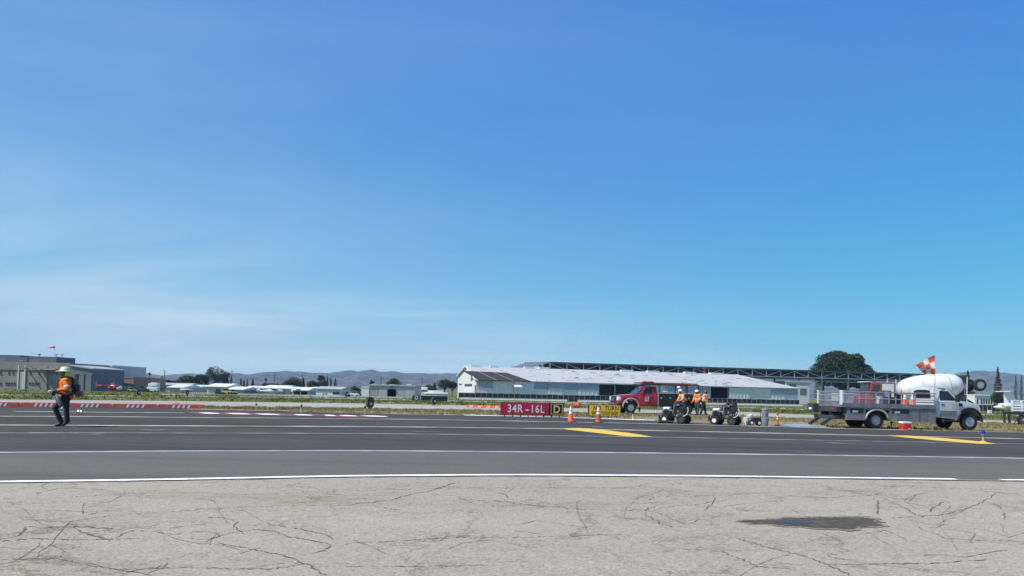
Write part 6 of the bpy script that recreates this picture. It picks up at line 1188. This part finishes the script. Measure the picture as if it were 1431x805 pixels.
# front wall: panels, doors and two dark openings
segs = [(666, 689, 'cream', 1), (689, 718, 'pale_blue', 0), (718, 746, 'pale_blue', 0), (746, 765.5, 'cream', 1), (765.5, 787, 'cream', 1), (787, 808, 'cream', 1), (808, 837, 'pale_blue', 1), (905, 930, 'pale_blue', 0), (930, 972, 'cream', 1), (972, 993, 'pale_blue', 1), (1019, 1048, 'cream', 0), (1048, 1078, 'cream', 0), (1078, 1097, 'pale_blue', 1), (1097, 1115.5, 'pale_blue', 1)]
for i, (a, c, mt, shade_band) in enumerate(segs):
    u0, u1 = U(a) + 0.05, U(c) - 0.05; dy = 0.18 * (i % 2)
    dp = MB().bb(u0, u1, dy, dy + 0.15, -0.5, WT - 0.02).build('door_panel', MM(mt), hg)
    n_ = max(3, int((u1 - u0) / 1.2))
    rme = MB().bb(-0.06, 0.06, -0.07, 0.0, -0.45, WT - 0.05).mesh('rib'); rme.materials.append(MM(mt))
    for q in range(n_): link('rib', rme, None, dp, (u0 + (u1 - u0) * (q + 0.5) / n_, dy - 0.002, 0))
    if shade_band: MB().bb(u0 + 0.15, u1 - 0.15, dy - 0.10, dy - 0.074, WT * 0.64, WT * 0.94).build('eave_shade', MM('eave_shade'), dp); MB().bb(u0, u1, dy - 0.12, dy - 0.074, WT * 0.61, WT * 0.635).build('rail', MM('frame_light'), dp)  # bluish band puts the eave's shade on the upper wall as colour
for a in (837.5, 860, 904.5, 993.5, 1018.5): u = U(a); MB().bb(u - 0.15, u + 0.15, 0.35, 0.65, -0.5, WT - 0.02).build('column', MM('frame_light'), hg)
aw = MB().prismx([(-2.2, WT * 0.66), (-2.2, WT * 0.70), (0, WT * 0.84), (0, WT * 0.78)], U(717), U(727)).build('awning', MM('pale_blue'), hg)
# screened fence and barrier in front of it
fo = Vector((math.sin(hy), -math.cos(hy), 0)) * 9.0
FA_ = frame_at(642, 246) + fo * 0.0; f0 = frame_at(641, 224); f1 = frame_at(1117, 246); fd = f1 - f0; fd.z = 0; FL = fd.length; fy = math.atan2(fd.y, fd.x)
fn = T('screened_fence', 'chain-link fence with black wind screen in front of the old hangar', 'fence', f0, fy)
fz = lambda u: zg(f0.y + fd.y * u / FL) - f0.z
NB = 66; pme = MB().cyl((0, 0, -0.2), (0, 0, 2.05), 0.035, 6).mesh('post'); pme.materials.append(MM('mid_grey'))
sme = MB().bb(0.0, FL / NB - 0.004, -0.02, 0.02, 0.05, 1.95).mesh('screen_panel'); sme.materials.append(MM('screen'))
for i in range(NB + 1):
    u = FL * i / NB; link('post', pme, None, fn, (u, -0.07, fz(u)))
    if i < NB: o = link('screen_panel', sme, None, fn, (u, 0, fz(u))); o.scale = (1, 1, rnd.uniform(0.96, 1.03))
MB().cyl((0, -0.07, 2.0), (FL, -0.07, 2.0 + fz(FL)), 0.035, 6).build('top_rail', MM('mid_grey'), fn)
NBR = 34; bme = MB().prismx([(-0.3, -0.1), (-0.3, 0.12), (-0.12, 0.30), (-0.09, 0.62), (0.09, 0.62), (0.12, 0.30), (0.3, 0.12), (0.3, -0.1)], 0.03, FL / NBR - 0.03).mesh('block'); bme.materials.append(MM('barrier'))
cbx = T('concrete_barrier', 'row of white concrete barrier blocks along the foot of the screened fence', 'barrier', f0 + Vector((math.sin(fy), -math.cos(fy), 0)) * 2.0, fy)
for i in range(NBR):
    if i in (10,): continue
    u = FL * i / NBR; link('block', bme, None, cbx, (u, 0, fz(u) + 0.0))
# ---- steel frame hangar under construction behind
sY0, sY1 = 300, 352; s0_ = frame_at(768, sY0); s1_ = frame_at(1292, sY1); sd_ = s1_ - s0_; sd_.z = 0; SL = sd_.length; sy = math.atan2(sd_.y, sd_.x)
sf = T('steel_frame_hangar', 'long open steel truss frame with dark roof deck behind the old hangar', 'hangar frame', s0_, sy)
ztp = P(800, 508.3, 303).z - s0_.z; ztr = P(1280, 523.5, 351).z - s0_.z; dep_t = 2.9; SW = 34
zt_ = lambda u: ztp + (ztr - ztp) * u / SL
MB().add([(0, -0.3, zt_(0) + 0.15), (SL, -0.3, zt_(SL) + 0.15), (SL, SW, zt_(SL) + 0.9), (0, SW, zt_(0) + 0.9), (0, -0.3, zt_(0) + 0.45), (SL, -0.3, zt_(SL) + 0.45), (SL, SW, zt_(SL) + 1.2), (0, SW, zt_(0) + 1.2), ], [(3, 2, 1, 0), (4, 5, 6, 7), (0, 1, 5, 4), (1, 2, 6, 5), (2, 3, 7, 6), (3, 0, 4, 7)]).build('roof_deck', MM('deck_dark'), sf)
MB().add([(-10, 6, zt_(0) - 2.4), (0, -0.2, zt_(0) + 0.3), (0, SW - 2, zt_(0) + 1.0), (-10, SW - 4, zt_(0) - 2.0), (-10, 6, zt_(0) - 2.7), (0, -0.2, zt_(0) + 0.0), (0, SW - 2, zt_(0) + 0.7), (-10, SW - 4, zt_(0) - 2.3)], [(0, 1, 2, 3), (7, 6, 5, 4), (0, 4, 5, 1), (1, 5, 6, 2), (2, 6, 7, 3), (3, 7, 4, 0)]).build('sloped_roof_end', MM('steel_frame'), sf)
NT = 26
for y, nm in ((0, 'front'), (SW, 'rear')):
    for dz_, nmc in ((0.0, 'top_chord'), (-dep_t, 'bottom_chord')): MB().bar((0, y, zt_(0) + dz_), (SL, y, zt_(SL) + dz_), 0.4, 0.35).build(nmc, MM('frame_light' if dz_ else 'steel_frame'), sf)
    for i in range(NT + 1):
        u = SL * i / NT; MB().bar((u, y, zt_(u) - dep_t + 0.18), (u, y, zt_(u) - 0.18), 0.30).build('truss_post', MM('frame_light'), sf)
        if i < NT:
            u2 = SL * (i + 1) / NT; a, c = (u, u2) if i % 4 < 2 else (u2, u); MB().bar((a, y, zt_(a) - 0.3), (c, y, zt_(c) - dep_t + 0.3), 0.22).build('truss_brace', MM('frame_light'), sf)
        if i % 4 == 0 or (i > 17 and i % 2 == 0): MB().bb(u - 0.3, u + 0.3, y - 0.3, y + 0.3, -0.5, zt_(u) - dep_t - 0.18).build('column', MM('steel_frame'), sf)
MB().add([(0, 8.0, zt_(0) - dep_t - 0.4), (SL, 8.0, zt_(SL) - dep_t - 0.4), (SL, 8.0, zt_(SL) + 0.1), (0, 8.0, zt_(0) + 0.1), (0, 8.2, zt_(0) - dep_t - 0.4), (SL, 8.2, zt_(SL) - dep_t - 0.4), (SL, 8.2, zt_(SL) + 0.1), (0, 8.2, zt_(0) + 0.1)], [(0, 1, 2, 3), (7, 6, 5, 4), (0, 4, 5, 1), (3, 2, 6, 7), (0, 3, 7, 4), (1, 5, 6, 2)]).build('rear_cladding', MM('deck_dark'), sf)
for i in range(14): u = SL * (i + 0.5) / 14; MB().bar((u, 0.3, zt_(u) - 0.4), (u, SW - 0.3, zt_(u) - 0.2), 0.2, 0.5).build('cross_beam', MM('steel_frame'), sf)
MB().bar((SL * 0.62, 0.5, zt_(SL) - dep_t - 1.6), (SL, 0.5, zt_(SL) - dep_t - 1.6), 0.3).build('lower_rail', MM('frame_light'), sf)
# red lift standing in the frame
lp = frame_at(983, 292); rl_ = T('boom_lift', 'red boom lift mast rising above the old hangar roof', 'lift', lp); lh = P(983, 511.0, 292).z - lp.z; M('lift_red', (0.5, 0.06, 0.05), 0.5, var=0.1)
MB().bb(-1.2, 1.2, -1, 1, 0.4, 1.2).build('chassis', MM('lift_red'), rl_); MB().bar((0, 0, 1.2), (0.2, 0, lh - 1.0), 0.5).build('mast', MM('lift_red'), rl_); MB().bb(-0.8, 0.9, -0.5, 0.5, lh - 1.2, lh - 1.1).build('basket_floor', MM('lift_red'), rl_)
for x in (-0.8, 0.0, 0.85): MB().bar((x, -0.5, lh - 1.1), (x, -0.5, lh + 0.0), 0.1).build('basket_post', MM('lift_red'), rl_)
for x in (-0.9, 0.9):
    for y in (-0.9, 0.9): MB().cyl((x, y - 0.2, 0.4), (x, y + 0.2, 0.4), 0.4, 12).build('wheel', MM('rubber'), rl_)
# ---- right side
b = Bld('white_office', 'small white building with upright window openings beyond the mixer truck', 1362, 262); zt = b.Z(1375, 553.0); wl = b.box('wall', 'trim_white', 1362, 1388, zt, 9); b.box('roof', 'roof_white', 1361.5, 1388.5, zt + 0.4, 9.8, -0.5, zt + 0.004)
for px in (1366, 1371.5, 1375, 1378.5, 1382, 1385.5): w = b.rect('window', 'window_dark', px - 1.0, px + 1.0, 558, 565, 0, 0.06, wl); b.rect('sill', 'roof_white', px - 1.2, px + 1.2, 565.1, 565.7, 0, 0.2, w)
b = Bld('pale_shed', 'pale blue shed seen under the steel frame beside the old hangar', 1098, 330); b.box('wall', 'wall_pale', 1098, 1131, b.Z(1125, 534.5), 14); b.box('roof', 'roof_grey', 1097, 1132, b.Z(1125, 534.5) + 0.5, 15, -0.5, b.Z(1125, 534.5) + 0.004); b.rect('door', 'wall_slate', 1118, 1127, 543, 552, 0, 0.1); b.rect('window', 'glass_far', 1103, 1112, 537, 540, 0, 0.08)
g0 = frame_at(1330, 205); g1 = frame_at(1404, 208); gd = g1 - g0; gl = gd.length; fn2 = T('dark_fence', 'low dark screened fence below the small white building', 'fence', g0, math.atan2(gd.y, gd.x))
for i in range(13):
    link('post', pme, None, fn2, (gl * i / 12, -0.07, 0))
    if i < 12: MB().bb(gl * i / 12 + 0.03, gl * (i + 1) / 12 - 0.03, -0.02, 0.02, 0.05, 1.7).build('screen_panel', MM('screen'), fn2)
cb2 = T('utility_cabinet', 'small pale utility cabinet in the grass below the white building', 'cabinet', G(1383, 578)); MB().rbox(-0.2, 0.2, -0.15, 0.15, 0.02, 0.42, 0.02).build('cabinet', MM('trim_white'), cb2); MB().bb(-0.24, 0.24, -0.19, 0.19, -0.02, 0.02).build('plinth', MM('barrier'), cb2)
# business jet
JY = 150; jp = frame_at(1418, JY); jt = T('business_jet', 'white T-tail business jet parked with its tail towards the conifer', 'jet', jp, R(-12)); M('jet_white', (0.78, 0.79, 0.80), 0.3, var=0.03, coat=0.4)
jx = lambda px: P(px, hz(px), JY).x - jp.x; jz = lambda px, py: P(px, py, JY).z - jp.z
fz_ = jz(1418, 569.5); prof = [(jx(1391), 0.05), (jx(1396), 0.30), (jx(1404), 0.55), (jx(1420), 0.80), (jx(1440), 0.85), (jx(1475), 0.85), (jx(1490), 0.65), (jx(1500), 0.2)]
MB().lathe([(r_, x) for x, r_ in prof], (0, 0, fz_), 'X', 20).build('fuselage', MM('jet_white'), jt, True)
fin = MB().prism([(jx(1405), fz_ + 0.5), (jx(1424), fz_ + 0.5), (jx(1413), jz(1413, 548.3)), (jx(1404), jz(1404, 548.3))], -0.12, 0.12).build('tail_fin', MM('jet_white'), jt)
tz = jz(1403, 547.8); MB().add([(jx(1400), -2.6, tz), (jx(1405), -2.6, tz), (jx(1416), 0, tz + 0.05), (jx(1405), 2.6, tz), (jx(1400), 2.6, tz), (jx(1402), 0, tz + 0.05)] + [(jx(1400), -2.6, tz + 0.12), (jx(1405), -2.6, tz + 0.12), (jx(1416), 0, tz + 0.25), (jx(1405), 2.6, tz + 0.12), (jx(1400), 2.6, tz + 0.12), (jx(1402), 0, tz + 0.25)], [(5, 2, 1, 0), (5, 4, 3, 2), (6, 7, 8, 11), (11, 8, 9, 10), (0, 1, 7, 6), (1, 2, 8, 7), (2, 3, 9, 8), (3, 4, 10, 9), (4, 5, 11, 10), (5, 0, 6, 11)]).build('tailplane', MM('jet_white'), jt)
for s_ in (-1, 1):
    en = MB().lathe([(0.30, jx(1400)), (0.42, jx(1404)), (0.48, jx(1412)), (0.45, jx(1420))], (0, s_ * 1.25, fz_ + 0.35), 'X', 16).build('engine', MM('jet_white'), jt, True); MB().lathe([(0.26, jx(1399.6)), (0.26, jx(1400.2))], (0, s_ * 1.25, fz_ + 0.35), 'X', 14).build('nozzle', MM('dark_steel'), en)
    MB().add([(jx(1440), s_ * 0.5, fz_ - 0.5), (jx(1460), s_ * 0.5, fz_ - 0.5), (jx(1446), s_ * 6.5, fz_ - 0.2), (jx(1440), s_ * 6.5, fz_ - 0.2), (jx(1440), s_ * 0.5, fz_ - 0.3), (jx(1460), s_ * 0.5, fz_ - 0.3), (jx(1446), s_ * 6.5, fz_ - 0.12), (jx(1440), s_ * 6.5, fz_ - 0.12)], [(3, 2, 1, 0), (4, 5, 6, 7), (0, 1, 5, 4), (1, 2, 6, 5), (2, 3, 7, 6), (3, 0, 4, 7)]).build('wing', MM('jet_white'), jt)
    MB().bar((jx(1446), s_ * 1.6, 0.3), (jx(1446), s_ * 1.6, fz_ - 0.4), 0.12).build('gear_leg', MM('steel'), jt); MB().cyl((jx(1446), s_ * 1.6 - 0.1, 0.3), (jx(1446), s_ * 1.6 + 0.1, 0.3), 0.3, 12).build('wheel', MM('rubber'), jt)
MB().bar((jx(1486), 0, 0.25), (jx(1486), 0, fz_ - 0.4), 0.1).build('gear_leg', MM('steel'), jt); MB().cyl((jx(1486), -0.08, 0.22), (jx(1486), 0.08, 0.22), 0.22, 12).build('wheel', MM('rubber'), jt)
# helicopter
HY = 205; hp = frame_at(155, HY); hc = T('helicopter', 'red and white helicopter parked before the brick building', 'helicopter', hp, 0); hx = lambda px: P(px, hz(px), HY).x - hp.x; hzz = lambda px, py: P(px, py, HY).z - hp.z
M('heli_red', (0.42, 0.04, 0.045), 0.35, var=0.1); c_z = hzz(161, 541.6)
MB().ell((hx(160), 0, c_z), (1.75, 0.9, 0.95), 18, 12).build('cabin', MM('heli_red'), hc, True); MB().ell((hx(166.5), 0, c_z - 0.05), (0.95, 0.80, 0.70), 16, 10).build('nose', MM('jet_white'), hc, True); MB().ell((hx(165), 0, c_z + 0.28), (1.0, 0.82, 0.55), 16, 10).build('cockpit_glass', MM('glass_far'), hc, True); MB().bb(hx(156), hx(160), -0.93, 0.93, c_z - 0.1, c_z + 0.45).build('side_window', MM('glass'), hc); MB().cone((hx(153), 0, c_z + 0.3), (hx(136), 0, c_z + 0.5), 0.42, 0.14, 12).build('tail_boom', MM('heli_red'), hc, True)
MB().prism([(hx(136.6), c_z + 0.3), (hx(135), c_z - 0.4), (hx(133.5), c_z + 1.5), (hx(135), c_z + 1.5)], -0.06, 0.06).build('tail_fin', MM('heli_red'), hc); MB().rbox(hx(156), hx(163), -0.5, 0.5, c_z + 0.75, c_z + 1.25, 0.15, 2).build('engine_cowl', MM('heli_red'), hc, 'auto'); MB().cyl((hx(159), 0, c_z + 1.2), (hx(159), 0, c_z + 1.75), 0.09, 8).build('rotor_mast', MM('steel'), hc)
for a in (10, 100, 190, 280): MB().bar((hx(159), 0, c_z + 1.72), (hx(159) + 4.6 * math.cos(R(a)), 4.6 * math.sin(R(a)), c_z + 1.62), 0.22, 0.04).build('rotor_blade', MM('dark_steel'), hc)
for s_ in (-1, 1):
    MB().tube([(hx(150), s_ * 0.9, 0.06), (hx(168), s_ * 0.9, 0.06), (hx(170), s_ * 0.9, 0.25)], 0.05, 6).build('skid', MM('dark_steel'), hc)
    for px in (154, 164): MB().bar((hx(px), s_ * 0.9, 0.08), (hx(px), s_ * 0.5, c_z - 0.7), 0.07).build('skid_strut', MM('dark_steel'), hc)
# small ground vehicles far off
def small_car(label, px0, px1, Y, paint_, h=1.5, name='parked_car', box=False, face=1):
    p = frame_at((px0 + px1) / 2, Y); o = T(name, label, 'truck' if box else 'car', p, 0 if face > 0 else math.pi); L = (px1 - px0) * Y / F; hl = L / 2
    body_ = prism_body([(-hl, 0.35), (hl, 0.35), (hl, h * 0.52), (hl * 0.45, h * 0.60), (-hl, h * 0.62)], 0.85, paint_, 'body', o, 0.06)
    if box: prism_body([(-hl, h * 0.64), (hl * 0.25, h * 0.64), (hl * 0.25, h), (-hl, h)], 0.95, paint_, 'cargo_box', o, 0.04); prism_body([(hl * 0.3, h * 0.6), (hl * 0.85, h * 0.6), (hl * 0.7, h * 0.9), (hl * 0.3, h * 0.92)], 0.8, paint_, 'cab', o, 0.05)
    else:
        prism_body([(-hl * 0.85, h * 0.6), (hl * 0.45, h * 0.6), (hl * 0.15, h), (-hl * 0.6, h)], 0.75, 'glass', 'cabin_glass', o, 0.05); MB().rbox(-hl * 0.6, hl * 0.15, -0.7, 0.7, h, h + 0.06, 0.02).build('roof', MM(paint_), o)
    for x in (-hl * 0.62, hl * 0.62):
        for s_ in (-1, 1): MB().cyl((x, s_ * 0.72, 0.33), (x, s_ * 0.90, 0.33), 0.33, 14).build('wheel', MM('rubber'), o)
    return o
M('car_yellow', (0.62, 0.48, 0.05), 0.4, var=0.1); M('car_dark', (0.05, 0.05, 0.06), 0.3, var=0.1); M('car_silver', (0.55, 0.56, 0.58), 0.3, 0.3, var=0.05)
small_car('white box truck parked beside the brick building side wall', 207, 222, 228, 'white_paint', 2.9, 'box_truck', True, -1); small_car('dark pickup parked against the brick side wall', 196, 207, 226, 'car_dark', 1.9); small_car('tiny yellow cart on the grass before the brick building', 181, 189, 200, 'car_yellow', 1.2, 'yellow_cart'); small_car('yellow airport tug parked beside the double-roofed hangar', 312, 324, 206, 'car_yellow', 1.5, 'airport_tug'); small_car('silver car beside the yellow tug', 324, 331, 208, 'car_silver', 1.3); small_car('dark car in front of the tall-roofed hangar', 302, 311, 214, 'car_dark', 1.4)
small_car('white van parked left of the sliding-door hangar', 491, 502, 226, 'white_paint', 1.7); small_car('white car in the gap beside the white gabled hangar', 483, 490, 240, 'white_paint', 1.5); small_car('dark car parked behind the white van', 497, 508, 240, 'car_dark', 1.6)
def light_plane(label, px, Y, ln=8.0, face=1):
    p = frame_at(px, Y); o = T('light_aircraft', label, 'aircraft', p, 0.2 if face > 0 else math.pi + 0.2); M_ = MM('jet_white')
    MB().lathe([(0.15, -ln * 0.55), (0.25, -ln * 0.35), (0.60, -ln * 0.05), (0.65, ln * 0.15), (0.45, ln * 0.33), (0.15, ln * 0.40)], (0, 0, 1.15), 'X', 14).build('fuselage', M_, o, True); MB().bb(-0.2, 1.3, -5.2, 5.2, 1.85, 2.0).build('wing', M_, o); MB().rbox(-0.4, 1.3, -0.55, 0.55, 1.4, 1.84, 0.12, 2).build('canopy', MM('glass'), o); MB().prism([(-ln * 0.55, 1.2), (-ln * 0.42, 1.2), (-ln * 0.50, 2.4), (-ln * 0.56, 2.4)], -0.05, 0.05).build('tail_fin', M_, o); MB().bb(-ln * 0.55, -ln * 0.44, -1.6, 1.6, 1.3, 1.36).build('tailplane', M_, o)
    for y in (-1.1, 1.1): MB().bar((0.1, y, 0.25), (0.1, y * 0.4, 0.8), 0.08).build('gear_leg', MM('steel'), o); MB().cyl((0.1, y - 0.08, 0.22), (0.1, y + 0.08, 0.22), 0.22, 10).build('wheel', MM('rubber'), o)
    MB().bar((ln * 0.35, 0, 0.22), (ln * 0.33, 0, 0.8), 0.08).build('gear_leg', MM('steel'), o); MB().bb(ln * 0.41, ln * 0.43, -0.08, 0.08, 0.35, 1.95).build('propeller', MM('dark_steel'), o); return o
light_plane('white high-wing light aircraft before the long grey hangar', 381, 222); light_plane('white light aircraft tucked under the open-fronted shelter', 420, 252, 7.5, -1)
# white trailers and caravans
def trailer(label, px0, px1, ptop, Y, name='office_trailer'):
    b = Bld(name, label, px0, Y, 'trailer'); zt = b.Z((px0 + px1) / 2, ptop); x0, x1 = b.X(px0), b.X(px1)
    MB().rbox(x0, x1, 0, 2.6, 0.5, zt, 0.08, 2).build('shell', MM('roof_white'), b.o, 'auto'); MB().bb(x0 + 0.1, x1 - 0.1, -0.006, 0.0, zt * 0.55, zt * 0.72).build('window_band', MM('glass_far'), b.o)
    for x in (x0 + (x1 - x0) * 0.3, x0 + (x1 - x0) * 0.7):
        for y in (0.2, 2.4): MB().cyl((x, y - 0.12, 0.4), (x, y + 0.12, 0.4), 0.4, 12).build('wheel', MM('rubber'), b.o)
    MB().bb(x0 + 0.2, x1 - 0.2, 0.3, 2.3, 0.3, 0.5).build('chassis', MM('dark_steel'), b.o)
    return b
trailer('plain white box trailer before the low hangars', 252, 265, 543.2, 222, 'box_trailer'); trailer('white office trailer, lower and longer one, by the big hangar', 593, 626, 548.2, 214); trailer('white raised office trailer behind the longer one', 598, 619, 545.8, 228)
trailer('small white trailer beside the boxy white end of the sliding-door hangar', 584, 597, 541, 262, 'box_trailer')
b = Bld('low_wall', 'long low pale wall along the hangar row apron', 265, 214, 'wall')
for i in range(30): b.box('wall_block', 'barrier', 265 + i * 7.3, 271.9 + i * 7.3, 0.30, 0.3, zb=-0.1)
b = Bld('low_wall', 'low pale wall in front of the sliding-door hangar', 490, 210, 'wall')
for i in range(12): b.box('wall_block', 'barrier', 490 + i * 6, 495.7 + i * 6, 0.35, 0.3, zb=-0.1)
# ------------------------------------------------------------------ the air
hb = ST(MB().bb(-7500, 7500, -350, 6500, -2.6, 420).build('haze', None), 'stuff')
hm = bpy.data.materials.new('haze_air'); hm.use_nodes = True; t = hm.node_tree; t.nodes.remove(t.nodes['Principled BSDF'])
pv = t.nodes.new('ShaderNodeVolumePrincipled'); pv.inputs['Color'].default_value = (0.42, 0.62, 0.95, 1); pv.inputs['Density'].default_value = 0.00010; pv.inputs['Anisotropy'].default_value = 0.0
t.links.new(pv.outputs[0], t.nodes['Material Output'].inputs['Volume']); hb.data.materials.append(hm)
